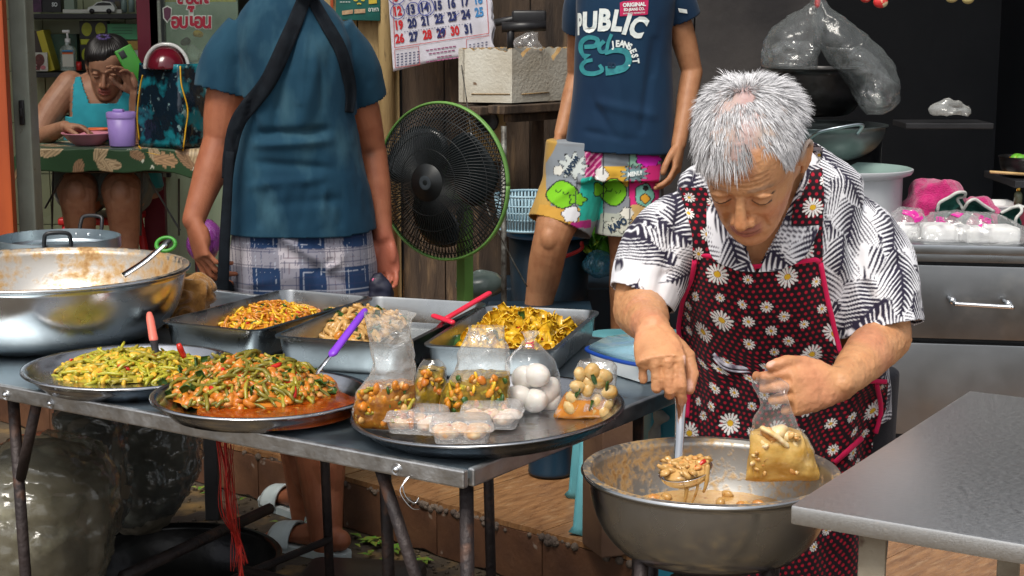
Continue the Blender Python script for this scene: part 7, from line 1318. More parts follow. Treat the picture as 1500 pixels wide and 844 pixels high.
pbox('box', 'yellow and black packet on the upper shelf at the jamb', 31, -8, 47, 17, my); pbox('box', 'dark tall packet beside the yellow one on the upper shelf', 48, -12, 60, 18, mdp)
o = pbox('box', 'black box lettered SO on the upper shelf', 62, -14, 88, 18, mb_); on_box(o, [glyph('SO', 80, 7, 6, 0, .8, 0, .04)], M['pr_white']); pbox('jar', 'pale jar beside the black lettered box on the upper shelf', 94, -10, 108, 14, mk('glassy_green', (.20, .26, .20)), cat='jar'); pbox('tray', 'white flat tray under the toy car', 92, 14, 178, 19.5, mw, .1, SY - .1, cat='tray'); pbox('book', 'dark blue book behind the toy car', 150, -14, 176, 14, mk('navy_card', (.03, .035, .08), (.10, .08, .04), 40), .03, SY - .02, cat='book')
for k, x in enumerate((182, 193, 204)): c0 = P(x, 18, Y=SY - .05); b = MB(); b.lathe([(0, 0), (.014, 0), (.015, .05), (.012, .06), (.012, .075), (0, .076)], c0, 20); tag(b.build('glass_jar', mk('jar_glass', (.22, .30, .28), rough=.15)), ('glass jar left of its two companions on the upper shelf', 'glass jar between two others on the upper shelf', 'glass jar nearest the maroon post on the upper shelf')[k], 'jar', 'glass jars on the upper shelf')
# toy car
t = thing('toy_car', 'small white toy people carrier on the upper shelf', 'toy car', P(148, 19, Y=SY - .11)); cY = SY - .13; pf = [(128, 15), (129, 11), (136, 8.5), (142, 3.5), (150, 2), (162, 3), (166, 8), (168, 12), (167, 17), (130, 17)]; b = MB(); v0 = [P(x, y, Y=cY) for x, y in pf]; n = len(v0); b.add(v0 + [p + V(0, .05, 0) for p in v0], [tuple(range(n)), tuple(n + i for i in reversed(range(n)))] + [(i, i + n, (i + 1) % n + n, (i + 1) % n) for i in range(n)]); b.build('car_body', mk('white_paint', (.62, .65, .62), rough=.2), t, smooth=False)
b = MB(); w_ = [P(x, y, Y=cY - .001) for x, y in ((138, 8.5), (143, 4.6), (150, 3.4), (161, 4.2), (164, 8))]; b.add(w_ + [p + V(0, .003, 0) for p in w_], [tuple(range(5)), (0, 5, 6, 1), (1, 6, 7, 2), (2, 7, 8, 3), (3, 8, 9, 4)]); b.build('window', M['black'], t, smooth=False)
for x in (135, 160):
    for dy in (-.002, .045): b = MB(); b.lathe([(0, 0), (.008, 0), (.011, .002), (.012, .008), (0, .009)], P(x, 16.5, Y=cY + dy), 20, M=Matrix.Rotation(R(90), 3, 'X')); b.build('wheel', M['black'], t)
o = pbox('picture', 'dark purple framed portrait on the lower shelf', 32, 36, 48, 70, mdp, .02, SY, cat='picture'); pbox('book', 'dark book leaning behind the yellow book', 50, 45, 62, 104, mk('brown_card', (.07, .05, .04)), .1, SY - .04, -6, 'book'); pbox('book', 'thin yellow book leaning on the lower shelf', 63, 44, 70.5, 105, my, .12, SY - .08, -14, 'book')
o = pbox('card', 'picture card of cake and a yellow flower on the lower shelf', 34, 77, 69, 104.5, mw, .012, SY - .12, cat='card'); on_box(o, [oval(58, 88, 7, 9), px_poly([(46, 96), (60, 96), (58, 103), (44, 102)]), oval(42, 83, 6.5, 6.5)], mbr); on_box(o, [oval(42 + 3 * math.cos(a), 83 + 3 * math.sin(a), 2.2, 2.2) for a in (0, 1.26, 2.5, 3.8, 5)], my, .005); on_box(o, [oval(63, 99, 4, 3), oval(50, 99.5, 4, 3)], mk('pink_print', (.5, .16, .18)), .005)
pbox('box', 'dark green box behind the pump bottle', 72, 50, 112, 103, mdg, .05, SY + .02)
t = thing('pump_bottle', 'clear hand gel pump bottle with an orange striped label', 'bottle', P(101, 104, Y=SY - .1)); c0 = P(101, 104, Y=SY - .1); hB = P(101, 66, Y=SY - .1)[2] - c0[2]; b = MB(); b.loft([ring(c0 + V(0, 0, hB * q), w2, .022, 3) for q, w2 in ((0, .036), (.02, .038), (.8, .038), (.92, .03), (1, .012), (1.1, .011))], True); b.build('bottle_body', film('gel', (.9, .95, .92), .35, hcol=(.5, .58, .54), bump=.1), t); b = MB(); b.box(c0 + V(.004, -.023, hB * .48), (.052, .003, hB * .62), None, .001); b.build('label', mw, t, smooth=False); b = MB(); b.box(c0 + V(.004, -.0245, hB * .70), (.05, .003, .012), None); b.build('stripe', M['orange_bowl'], t, smooth=False); b = MB(); b.box(c0 + V(.004, -.0245, hB * .76), (.05, .003, .010), None); b.build('stripe', M['ink_blue'], t, smooth=False)
b = MB(); b.tube([c0 + V(0, 0, hB * 1.05), c0 + V(0, 0, hB * 1.25)], .013, 14); b.tube([c0 + V(0, 0, hB * 1.25), c0 + V(0, 0, hB * 1.5)], .005, 8); b.box(c0 + V(-.006, 0, hB * 1.52), (.034, .014, .014), None, .004); b.build('pump', M['white'], t)
my2 = mk('lime_oval', (.42, .46, .02), (.36, .38, .02), 60)
o = pbox('box', 'black box with two lime ovals, upper of its stack', 117, 31, 157, 57, mb_, .05, SY - .02); on_box(o, [oval(127, 43, 7.5, 10), oval(147, 43, 7.5, 10)], my2); o = pbox('box', 'black box with two lime ovals, lower of its stack', 118, 66, 157, 103, mb_, .05, SY - .02); on_box(o, [oval(127, 80, 7.5, 10), oval(147, 80, 7.5, 10)], my2); pbox('box', 'lime topped tray between the two black oval boxes', 118, 57.5, 157, 65.5, my2, .05, SY - .02)
o = pbox('box', 'bright green carton beside the black oval boxes', 158, 35, 201, 58, mgr, .06, SY - .03); on_box(o, [px_stroke([(164, y), (178, y), (194, y)], (.7, .7), 5) for y in (41, 45, 49)], mdg); pbox('box', 'ochre packet under the green carton', 186, 60, 203, 73, mk('ochre', (.45, .28, .05)), .05, SY - .03); pbox('box', 'white packet under the ochre packet', 190, 74, 210, 104, mw, .05, SY - .03); b = MB(); c0 = P(116, 103, Y=SY - .12); b.tube([c0, c0 + V(0, 0, .04)], .013, 16); tag(b.build('clay_pot', mred), 'small red pot beside the pump bottle', 'pot')

# ---- glass case with red lettering
M['maroon'] = mat('maroon_paint', (.13, .010, .025), .4, 0, (.10, .008, .02), 8); M['palegreen'] = mat('pale_green_panel', (.34, .43, .30), .45, 0, (.28, .37, .25), 6); GY = 6.95
t = thing('glass_case', 'glass food case with red Thai lettering on maroon posts', 'display case', (P(290, 340, Y=GY)[0], GY, PZ))
def vbar(nm, xa, xb, y0_, y1_, m, d=.05, Y=GY): c0, c1 = P(xa, y1_, Y=Y), P(xb, y0_, Y=Y); b = MB(); b.box((c0 + c1) / 2 + V(0, d / 2, 0), (c1[0] - c0[0], d, c1[2] - c0[2]), None, .003); return b.build(nm, m, t, smooth=False)
vbar('post', 214, 226.5, -120, 400, M['maroon']); vbar('strip', 227, 231.5, -120, 260, M['jamb'], .04); vbar('strip', 232, 236, -120, 260, M['black'], .03); vbar('post', 286, 294, 240, 400, M['maroon'], .05, GY + .02); vbar('rail', 232, 345, 205, 215, M['jamb'], .5)
for k, (xa, xb) in enumerate(((232, 246), (247, 262), (263, 285), (295, 312), (313, 345))): vbar('panel', xa, xb, 216, 400, M['palegreen'], .02, GY + .04 + .004 * (k % 2))
gl_ = vbar('pane', 237, 345, -120, 204, film('case_glass', (.93, 1, .95), .05, bump=.02, hcol=(.5, .6, .5)), .006, GY); gbv = BVHTree.FromPolygons(verts_of(gl_).tolist(), [tuple(p.vertices) for p in gl_.data.polygons]); M['sign_red'] = mat('sign_red', (.34, .012, .035), .5); M['sign_white'] = mat('sign_white', (.55, .58, .52), .6)
def mir(s, x, y, h, sx=.9, bold=.03): v2, f = glyph(s, 0, 0, h, 0, sx, 0, bold); return np.stack([x - v2[:, 0], y + v2[:, 1]], 1), [tuple(reversed(q)) for q in f]
for s, x, y, h in (('อ', 257, 32, 21), ('บ', 269, 32, 21), ('ไ', 280, 27, 24), ('อ', 291, 32, 21), ('น', 303, 32, 21), ('ล', 266, -3, 20), ('อ', 278, -3, 20), ('ด', 290, -3, 20), ('ไ', 301, -6, 24)): printed('lettering', [glyph(s, x, y, h, 0, .85, 0, .085)], M['sign_white'], t, gbv, .003, GY); printed('lettering', [glyph(s, x, y, h, 0, .85, 0, .035)], M['sign_red'], t, gbv, .006, GY)
printed('emblem', [px_poly([(238, 12), (245, 8), (252, 12), (251, 26), (245, 34), (239, 27)])], M['sign_white'], t, gbv, .003, GY); printed('emblem', [px_poly([(239.5, 13), (245, 10), (250.5, 13), (249.5, 25), (245, 31), (240.5, 26)])], mk('dull_violet', (.10, .03, .06)), t, gbv, .006, GY)
M['case_rear'] = mat('case_back', (.36, .46, .34), .6, 0, (.18, .26, .18), 5); vbar('back_panel', 237, 345, -120, 204, M['case_rear'], .02, GY + .5); vbar('inner_shelf', 238, 345, 92, 97, M['jamb'], .4, GY + .06); vbar('top_strip', 237, 345, -10, 3, my, .02, GY + .2)  # mottled pale green back panel, inner shelf and top strip of the case
for k, (x, y, s, m) in enumerate(((262, 85, .05, 'film_milky'), (285, 80, .045, 'film_milky'), (305, 84, .05, 'film_milky'), (290, 50, .02, 'piping'), (272, 62, .025, 'black'))): b = MB(); b.ball(P(x, y, Y=GY + .2), (s, s, s * .8), 18, 12); o = b.build('packet', M[m]); fold(o, lambda v, n: .015 * fbm(v, 24, 2, k)); tag(o, ('plastic packet inside the glass case nearest the maroon post', 'plastic packet in the middle of the glass case', 'plastic packet inside the glass case beside the blue shirt', 'orange packet hanging inside the glass case', 'black packet inside the glass case behind the lettering')[k], 'packet', 'packets inside the glass case')

# ---- right rear: woks, pots, hanging bags
M['black_wok'] = mat('blackened_wok', (.02, .02, .022), .3, .8, (.05, .048, .046), 8, .15, 30); M['grey_wok'] = mat('grey_wok', (.20, .24, .24), .4, .8, (.13, .15, .15), 7, .1, 30, col3=(.22, .16, .05), scale3=14, thr3=(.68, .76)); M['enamel'] = mat('white_enamel', (.42, .44, .45), .3, 0, (.36, .37, .39), 6, col3=(.2, .2, .22), scale3=20, thr3=(.7, .8)); M['enamel_in'] = mat('pale_green_enamel', (.24, .33, .30), .3, 0, (.20, .28, .26), 6)
def wok(nm, lab, px, py, wpx, Y, h, mo, mi, rb=.45, pw=1.6):
    c = P(px, py, Y=Y); r = wpx / 2 / FPX * axis(c); t = thing(nm, lab, 'pot', c - V(0, 0, h)); q = np.linspace(0, 1, 14); pr_ = [(r * (rb + (1 - rb) * math.sin(x * 1.5708) ** .9), -h * (1 - (1 - math.cos(x * 1.5708)) ** (pw * .6))) for x in q]
    b = MB(); b.lathe([(0, -h)] + pr_ + [(r * 1.04, .003), (r * 1.04, .006)], c, 72); b.build('outside', mo, t); b = MB(); b.lathe([(r * 1.04, .006), (r * 1.0, .006)] + [(x * .985, y + .004) for x, y in pr_[::-1]] + [(0, -h + .004)], c, 72); b.build('inside', mi, t); return t, c, r
wok('wok', 'blackened deep wok stacked under the hanging bags', 1193, 102, 152, 4.72, .13, M['black_wok'], M['black_wok'], .55)
t, c, r = wok('wok', 'wide grey wok with a loop handle beneath the black wok', 1188, 185, 214, 4.66, .10, M['grey_wok'], M['grey_wok'], .3); b = MB(); b.tube(spline([P(1186, 204, Y=4.46), P(1200, 194, Y=4.42), P(1230, 187, Y=4.40), P(1262, 183, Y=4.42), P(1256, 196, Y=4.46)], 30), .007, 8, rb=.004); b.build('loop_handle', M['alupot'], t)
b = MB(); c0 = P(1188, 230, Y=4.75); b.tube([V(c0[0], c0[1], PZ), V(c0[0], c0[1], c0[2] + .06)], [.20, .20], 40); tag(b.build('burner_drum', M['black_wok']), 'sooty burner drum under the stacked woks', 'burner')
t = thing('enamel_pot', 'white enamel pot with a wide flared rim behind the shoulder', 'pot', P(1245, 360, Y=4.42)); c = P(1243, 247, Y=4.42); r = 93 / FPX * axis(c); hh = c[2] - P(1243, 372, Y=4.42)[2]; b = MB(); b.lathe([(0, -hh), (r * .84, -hh), (r * .84, -.02), (r * .97, -.012), (r, -.004), (r, .001), (r * .97, .003)], c, 72); b.build('outside', M['enamel'], t, auto=40); b = MB(); b.lathe([(r * .97, .003), (r * .86, -.006), (r * .815, -.03), (r * .8, -.09), (0, -.09)], c, 72); b.build('inside', M['enamel_in'], t)
b = MB(); b.box((c[0] - .1, c[1] + .05, (c[2] - hh + PZ) / 2), (.55, .45, c[2] - hh - PZ - .002), None, .006); tag(b.build('stove_bench', M['black'], smooth=False), 'dark low bench under the enamel pot', 'bench')
M['murky'] = mat('bag_stuffing', (.20, .21, .20), .5, 0, (.08, .085, .085), 14, .3, 30, col3=(.4, .42, .4), scale3=20, thr3=(.62, .72)); M['hang_in'] = film('hang_inner', haze=.09, edge=.5, hcol=(.26, .28, .28), bump=.9, bscale=6, dist=4); M['hang_film'] = film('hanging_film', haze=.10, edge=.55, hcol=(.32, .35, .35), bump=.9, bscale=7, rough=.16, dist=4, gloss=.4)
def hang(lab, rows, Y, inner, seed):
    t = thing('hanging_bag', lab, 'plastic bag', P(rows[-1][0], rows[-1][1], Y=Y), 'clear bags hanging over the woks'); b = MB(); rg = bag_rings(rows, Y, 48, .007, seed, 50); b.loft(rg, True); b.build('bag_film', M['hang_film'], t)
    b = MB(); b.loft(bag_rings(inner, Y, 32, .02, seed + 5, 20), True); b.build('stuffing', M['hang_in'], t)
hang('clear knotted bag of packing resting on the black wok, left of its pair', [(1197, -14, 6, .01), (1194, 6, 9, .02), (1180, 24, 26, .05), (1164, 50, 38, .09), (1158, 80, 40, .10), (1157, 97, 39, .09), (1158, 104, 30, .06)], 4.62, [(1165, 60, 24, .07), (1160, 80, 32, .085), (1158, 97, 28, .06)], 1)
hang('clear bag bulging down beside the woks, right of its pair', [(1199, -14, 6, .01), (1204, 8, 10, .02), (1216, 30, 26, .05), (1236, 60, 42, .08), (1264, 95, 44, .10), (1282, 130, 34, .10), (1284, 155, 26, .07), (1282, 168, 12, .03)], 4.56, [(1236, 70, 26, .06), (1262, 100, 30, .08), (1282, 130, 26, .08), (1283, 155, 18, .05)], 2)
b = MB(); b.tube([P(1000, -30, Y=4.6), P(1520, -26, Y=4.6)], .01, 10); tag(b.build('hanging_rail', M['pipe']), 'iron rail above the woks from which the bags hang', 'rail')
b = MB(); b.tube(spline([P(1197, -30, Y=4.6), P(1198, -5, Y=4.6), P(1197, 8, Y=4.585)], 10), .008, 8, dome=True); tag(b.build('knot_band', M['pinkbag'] if 'pinkbag' in M else M['redplastic']), 'red band tying the two hanging bags to the rail', 'band')
trw = mat('red_white_trinket', (.55, .03, .03), .35, 0, (.6, .5, .3), 60, contrast=(.5, .56)); tro = mat('pale_yellow_sole', (.50, .42, .18), .6, 0, (.4, .32, .12), 20)
for x, y, rx, ry, m, lab in ((1290, 3, 11, 9, trw, 'red and white trinket hanging at the top edge over the clear bags'), (1268, -2, 8, 6, trw, 'small red trinket left of the red and white one at the top edge'), (1394, -2, 9, 6, tro, 'pale yellow dangling piece at the top edge, left of its twin'), (1418, -1, 9, 7, tro, 'pale yellow dangling piece at the top edge, right of its twin')):
    c0 = P(x, y, Y=4.6); k = axis(c0) / FPX; b = MB(); b.ball(c0, (rx * k, .012, ry * k), 18, 12); b.tube([c0, P(x, -30, Y=4.6)], .0015, 5); tag(b.build('trinket', m), lab, 'trinket', 'trinkets on the rail')
b = MB(); b.ball(P(1392, 160, Y=5.6), (.06, .03, .03), 20, 12); o = b.build('glint_lump', M['film_milky']); fold(o, lambda v, n: .03 * fbm(v, 24, 2, 2)); tag(o, 'crumpled milky film lump added to stand in for glints in the dark kitchen', 'plastic scrap'); b = MB(); c0 = P(1392, 172, Y=5.6); b.box(c0 + V(.0, .1, -.03), (.3, .2, .02), None, .003); tag(b.build('dark_shelf', M['black'], smooth=False), 'black shelf added in the dark kitchen under the glint lump', 'shelf')  # film lump and its shelf are added to imitate glints on the black wall

# ---- steel cabinet with drawers
M['cabinet'] = steel('cabinet_steel', (.30, .31, .32), .38, (.20, .21, .22), (1, 1, 1), 4, .04, 12, (.36, .36, .35), 6, (.62, .8)); M['cab_top'] = steel('cabinet_top', (.42, .44, .46), .34, (.30, .32, .34), (1, 1, 1), 5, .04, 12)
ca = R(-9); CF = P(1330, 357, Y=4.08); cz = CF[2]; cx_ = V(math.cos(ca), math.sin(ca), 0); cyv = V(-math.sin(ca), math.cos(ca), 0); RCm = Matrix.Rotation(ca, 3, 'Z'); t = thing('drawer_cabinet', 'dark steel cabinet with a bright drawer handle behind the work table', 'cabinet', (CF[0] + .3, CF[1] + .25, PZ)); CP = lambda x, y, z: V(CF[0], CF[1], 0) + cx_ * x + cyv * y + V(0, 0, z)
pz = lambda py: P(1400, py, Y=4.07)[2]
W0, W1 = -.35, .75; wc, ww = (W0 + W1) / 2, W1 - W0
b = MB(); b.box(CP(wc, .26, cz - .012), (ww, .54, .024), RCm, .004); b.build('top', M['cab_top'], t, auto=40); zt = pz(386); b = MB(); b.box(CP(wc, .27, (cz - .024 + zt) / 2), (ww - .01, .5, cz - .024 - zt - .002), RCm, .003); b.build('front_rail', M['cab_top'], t, auto=40)
zA, zB, zC = pz(498), pz(503), pz(640); b = MB(); b.box(CP(wc, .28, (zt + PZ) / 2), (ww - .03, .48, zt - PZ - .004), RCm); b.build('carcass', M['black'], t, smooth=False)
b = MB(); b.box(CP(wc, .025, (zt + zA) / 2 - .002), (ww - .012, .03, zt - zA - .008), RCm, .004); d1 = b.build('drawer', M['cabinet'], t, auto=40); b = MB(); b.box(CP(wc, .025, (zB + zC) / 2), (ww - .012, .03, zB - zC - .004), RCm, .004); b.build('drawer', M['cabinet'], t, auto=40); b = MB(); b.box(CP(wc, .025, (zC + PZ) / 2), (ww - .012, .03, zC - PZ - .03), RCm, .004); b.build('drawer', M['cabinet'], t, auto=40)
h0, h1 = P(1397, 443, Y=4.02), P(1479, 448, Y=3.99); hz = V(0, -.022, 0); b = MB(); b.tube(spline([h0 + V(0, .05, .004), h0 + V(0, .005, .002), h0 + hz, h0 + hz + (h1 - h0) * .08, h1 + hz - (h1 - h0) * .08, h1 + hz, h1 + V(0, .005, .002), h1 + V(0, .05, .004)], 40), .0055, 10); b.ball(h0 + V(0, .01, .002), .010, 12, 8); b.ball(h1 + V(0, .01, .002), .010, 12, 8); o = b.build('handle', M['chrome'], d1); o.matrix_parent_inverse = Matrix.Identity(4)

# on the cabinet: towel, cloths, bagged foam boxes, tray
M['towel'] = mat('magenta_towel', (.48, .012, .14), .95, 0, (.30, .006, .085), 40, .9, 260, sheen=.4, spec=.1, bdist=.006)
def lump(nm, lab, px_pts, Y, d, m, amp, fs, seed, cat, base=None, sc_=1.0):
    b = MB(); rg = reloft([ring(P(x, y, Y=Y), hw / FPX * axis(P(x, y, Y=Y)), dd, 2.2, 64) for x, y, hw, dd in px_pts], 40); b.loft(rg, True); o = b.build(nm, m); fold(o, lambda v, n: amp * (fbm(v, fs, 3, seed) + .6 * np.sin(fbm(v, fs * .5, 2, seed + 3) * 9))); set_verts(o, np.maximum(verts_of(o), [-99, -99, cz + .001])) ; tag(o, lab, cat); return o
lump('towel', 'magenta terry towel heaped on the steel cabinet', [(1372, 264, 14, .03), (1372, 272, 30, .06), (1374, 288, 42, .08), (1370, 304, 50, .09), (1368, 330, 56, .09), (1368, 352, 50, .08)], 4.40, .1, M['towel'], .012, 22, 3, 'towel'); lump('towel', 'flat end of magenta towel beside the white tray', [(1432, 290, 12, .03), (1434, 300, 24, .05), (1436, 315, 28, .06), (1436, 350, 26, .06)], 4.42, .1, M['towel'], .006, 22, 9, 'towel')
M['green_cloth'] = mat('bottle_green_cloth', (.012, .09, .07), .9, 0, (.008, .06, .045), 30, .4, 200); M['hem'] = mat('white_hem', (.55, .56, .52), .8, 0, (.42, .42, .4), 50, .3, 200)
def ribbon(lab, pts, Y0, wd):
    c = spline([(x, y, dy) for x, y, dy in pts], 60); t = thing('cloth', lab, 'cloth', P(c[30][0], c[30][1], Y=Y0)); f = np.array([P(x, y, Y=Y0 + dy) for x, y, dy in c]); k = np.array([P(x, y + wd * (1 + .3 * math.sin(i * .2)), Y=Y0 + dy + .02) for i, (x, y, dy) in enumerate(c)]); g = np.stack([f + (k - f) * q + V(0, .03 * math.sin(q * 3), 0) for q in np.linspace(0, 1, 10)], 1); b = MB(); b.grid(g); o = b.build('cloth_sheet', M['green_cloth'], t); solid(o, .004); b = MB(); b.tube(f + V(0, -.003, 0), .0042, 8); b.build('hem', M['hem'], t)
ribbon('bottle green cloth with a wavy white hem over the magenta towel', [(1373, 308, 0), (1376, 297, -.01), (1390, 289, -.02), (1402, 282, -.03), (1413, 282, -.02), (1412, 288, 0), (1402, 291, .01), (1408, 302, 0), (1411, 306, 0), (1418, 296, -.02), (1428, 292, -.02), (1440, 300, -.01), (1456, 310, 0)], 4.24, 22); ribbon('bottle green cloth with a white hem at the right edge of the cabinet', [(1487, 332, 0), (1488, 320, -.01), (1496, 310, -.01), (1494, 303, 0), (1486, 303, .01), (1478, 306, .02), (1466, 312, .03)], 4.20, 26)
M['foam_white'] = mat('white_foam_box', (.72, .72, .70), .6, 0, (.62, .62, .62), 30, .2, 60); M['mag_print'] = mat('magenta_print', (.52, .015, .25), .5); M['mag_film'] = film('magenta_film', (.95, .55, .8), .3, bump=.9, hcol=(.62, .05, .36), bscale=20); M['pack_film'] = film('pack_film', haze=.12, edge=.5, bump=.9, bscale=12, rough=.1, dist=3.5)
def pack(lab, rows, Y, seed, prints, film_m='pack_film', boxes=((0, 0, .05),)):
    t = thing('bagged_boxes', lab, 'plastic bag', P(rows[-1][0], rows[-1][1], Y=Y), 'bags of white foam boxes on the cabinet'); b = MB(); rg = bag_rings(rows, Y, 52, .012, seed, 34, 2.6); rg[..., 2] = np.maximum(rg[..., 2], cz + .002); b.loft(rg, True); o = b.build('bag_film', M[film_m], t); bv_ = BVHTree.FromPolygons(verts_of(o).tolist(), [tuple(p.vertices) for p in o.data.polygons])
    for x, y, s in boxes: c0 = P(x, y, Y=Y); b = MB(); b.box(c0, (s * 1.5, .09, s * .8), Matrix.Rotation(R(seed * 7 % 20 - 10), 3, 'Z'), s * .22); o2 = b.build('foam_box', M['foam_white'], t)
    if prints: printed('print', prints, M['mag_print'], t, bv_, .003, Y)
pack('clear bag with magenta writing and a white foam box, nearest the drawer edge', [(1398, 310, 22, .03), (1394, 318, 36, .05), (1388, 332, 48, .07), (1382, 345, 54, .08), (1382, 355, 54, .08)], 4.17, 1, [glyph('SBL', 1378, 322, 8, -4, .9), px_poly([(1392, 314), (1402, 310), (1412, 313), (1404, 319)])], boxes=((1374, 340, .055), (1402, 342, .05)))
pack('clear bag with magenta writing bulging at the right edge of the cabinet', [(1436, 312, 20, .03), (1440, 320, 34, .05), (1450, 334, 48, .07), (1456, 346, 54, .08), (1456, 357, 54, .08)], 4.13, 2, [glyph('PUSB', 1443, 322, 7.5, -24, .8), px_poly([(1432, 330), (1440, 327), (1438, 333)])], boxes=((1430, 344, .05), (1464, 343, .055)))
pack('clear and magenta bag of boxes beside the palm print sleeve', [(1332, 305, 14, .03), (1330, 314, 24, .05), (1328, 330, 30, .06), (1328, 345, 32, .07), (1328, 353, 32, .07)], 4.22, 3, [px_stroke([(1322, 310), (1336, 314), (1344, 322), (1352, 318)], (6, 8, 7, 4), 14), px_stroke([(1336, 308), (1344, 316), (1340, 326)], (4, 5, 3), 10)], boxes=((1326, 338, .045),))
t = thing('white_tray', 'white foam tray behind the magenta towel', 'tray', P(1470, 300, Y=4.48)); c0, c1 = P(1418, 303, Y=4.46), P(1500, 306, Y=4.44); cc_ = (c0 + c1) / 2; L_ = c1[0] - c0[0]; b = MB(); rf_ = lambda w_, d, z: np.array([cc_ + V(sx * w_, sy * d + .06, z) for sx, sy in ((1, 1), (-1, 1), (-1, -1), (1, -1))]); b.loft([rf_(L_ * .42, .06, -.03), rf_(L_ * .46, .075, 0.0), rf_(L_ * .5, .085, .004), rf_(L_ * .5, .085, .007), rf_(L_ * .45, .07, .004), rf_(L_ * .40, .055, -.02)], True); b.build('tray_body', M['foam_white'], t, smooth=False); b = MB(); b.box(cc_ + V(0, .06, (cz - cc_[2] - .03) / 2), (L_ * .7, .1, cc_[2] - cz - .032), None, .003); b.build('box_below', M['black'], t, smooth=False)
t, c, r = wok('pan', 'small dark pan of greens at the right edge above the wooden skewer', 1502, 232, 74, 4.55, .05, M['black_wok'], M['black_wok'], .5); b = MB()
b2 = thing('vegetables', 'bright green vegetables in the small dark pan at the right edge', 'vegetables', c)
for k in range(8): b = MB(); b.ball(c + V(random.uniform(-.05, .03), random.uniform(-.05, .0), -.005 + .01 * random.random()), (.018, .013, .01), 12, 8); b.build('green_piece' if k % 3 else 'orange_piece', M['veg'] if k % 3 else M['orange_strip'], b2)
b = MB(); b.tube([P(1450, 252, Y=4.40), P(1512, 256, Y=4.40)], .006, 8, rb=.004); tag(b.build('wooden_skewer', mat('pale_wood', (.5, .33, .14), .6, 0, (.4, .25, .1), 20)), 'pale wooden stick under the small dark pan', 'stick')
b = MB(); b.box(P(1500, 256, Y=4.6) + V(.1, 0, -.012), (.34, .3, .02), None, .003); b.box(P(1500, 256, Y=4.6) + V(.2, .1, -.2), (.06, .06, .4)); tag(b.build('side_rack', M['black'], smooth=False), 'black rack at the right edge carrying the small pan', 'rack')
t = thing('sauce_bottle', 'small bottle with a brass cap on the cabinet at the right edge', 'bottle', P(1491, 300, Y=4.5)); c0 = P(1491, 300, Y=4.5); k = axis(c0) / FPX; b = MB(); b.lathe([(0, 0), (6 * k, 0), (6 * k, 16 * k), (3 * k, 20 * k), (0, 20 * k)], c0, 20); b.build('bottle_glass', mat('olive_glass', (.12, .13, .08), .15), t); b = MB(); b.lathe([(0, 20 * k), (3.2 * k, 20 * k), (3.2 * k, 26 * k), (1.6 * k, 28 * k), (1.6 * k, 34 * k), (0, 34.5 * k)], c0, 20); b.build('cap', mat('brass', (.7, .45, .08), .25, 1.), t)
b = MB(); c0 = P(1480, 312, Y=4.5); b.box(V(c0[0], c0[1], (c0[2] + cz) / 2 + .005), (.10, .08, max(.02, c0[2] - cz + .02)), None, .003); tag(b.build('red_tin', mat('dark_red_tin', (.2, .01, .03), .4)), 'dark red tin under the brass capped bottle', 'tin')

# ---- on and under the left table
M['rag'] = mat('brown_rag', (.30, .15, .04), .95, 0, (.16, .07, .018), 26, .7, 200, sheen=.3, spec=.1, bdist=.004); b = MB(); rg = reloft([ring(P(x, y, Y=3.56), hw / FPX * axis(P(x, y, Y=3.56)), d, 2.2, 90) for x, y, hw, d in ((270, 406, 14, .03), (272, 412, 30, .05), (272, 425, 39, .07), (268, 445, 41, .08), (262, 466, 40, .08), (262, 474, 30, .06))], 60); b.loft(rg, True); o = b.build('rag', M['rag'])
fold(o, lambda v, n: .009 * np.sin(fbm(v, 17, 2, 3) * 13) + .010 * fbm(v, 30, 3, 2)); tag(o, 'crumpled brown rag between the big bowl and the first pan', 'rag')
M['garbage_film'] = film('garbage_bag_film', (.85, .86, .8), .13, edge=.5, hcol=(.42, .40, .33), bump=1.0, bscale=5, dist=4.5, rough=.14); M['clear_dark'] = film('dark_clear_film', (.7, .73, .73), .12, edge=.5, hcol=(.30, .32, .32), bump=1.0, bscale=6, dist=4.5, rough=.08); M['stuffing_b'] = mat('bag_rubbish', (.17, .145, .105), .6, 0, (.06, .05, .04), 6, .3, 30, col3=(.40, .37, .30), scale3=8, thr3=(.58, .68))
def sack(lab, rows, Y, fm, seed, sm, am=.010):
    t = thing('rubbish_bag', lab, 'plastic bag', V(P(rows[-1][0], 0, Y=Y)[0], Y, 0), 'plastic bags under the table'); b = MB(); rg = bag_rings(rows, Y, 70, am, seed, 60, 2.2); rg[..., 2] = np.maximum(rg[..., 2], .004); rg = rg + (.05 * fbm(rg * V(1, 1, .6), 5, 2, seed + 2) - .035 * (1 - abs(noise(rg * V(1, 1, .35), 11, seed + 4)) * 2.2).clip(0, 1) ** 2 - .02 * (1 - abs(noise(rg * V(.6, 1, 1), 17, seed + 6)) * 2.5).clip(0, 1) ** 2)[..., None] * nrm(V(.4, -1, .3)); rg[..., 2] = np.maximum(rg[..., 2], .004); b.loft(rg, True); b.build('bag_film', M[fm], t); b = MB(); b.loft(bag_rings([(x, y + 10, hw * .86, d * .8) for x, y, hw, d in rows], Y, 40, am, seed + 4, 30, 2.2), True); o = b.build('stuffing', M[sm], t)
sack('milky bulging rubbish bag at the lower left corner under the table', [(60, 640, 30, .06), (64, 662, 80, .14), (70, 700, 98, .17), (72, 750, 98, .18), (70, 800, 94, .18), (66, 850, 86, .16), (64, 900, 80, .14)], 3.25, 'garbage_film', 1, 'stuffing_b')
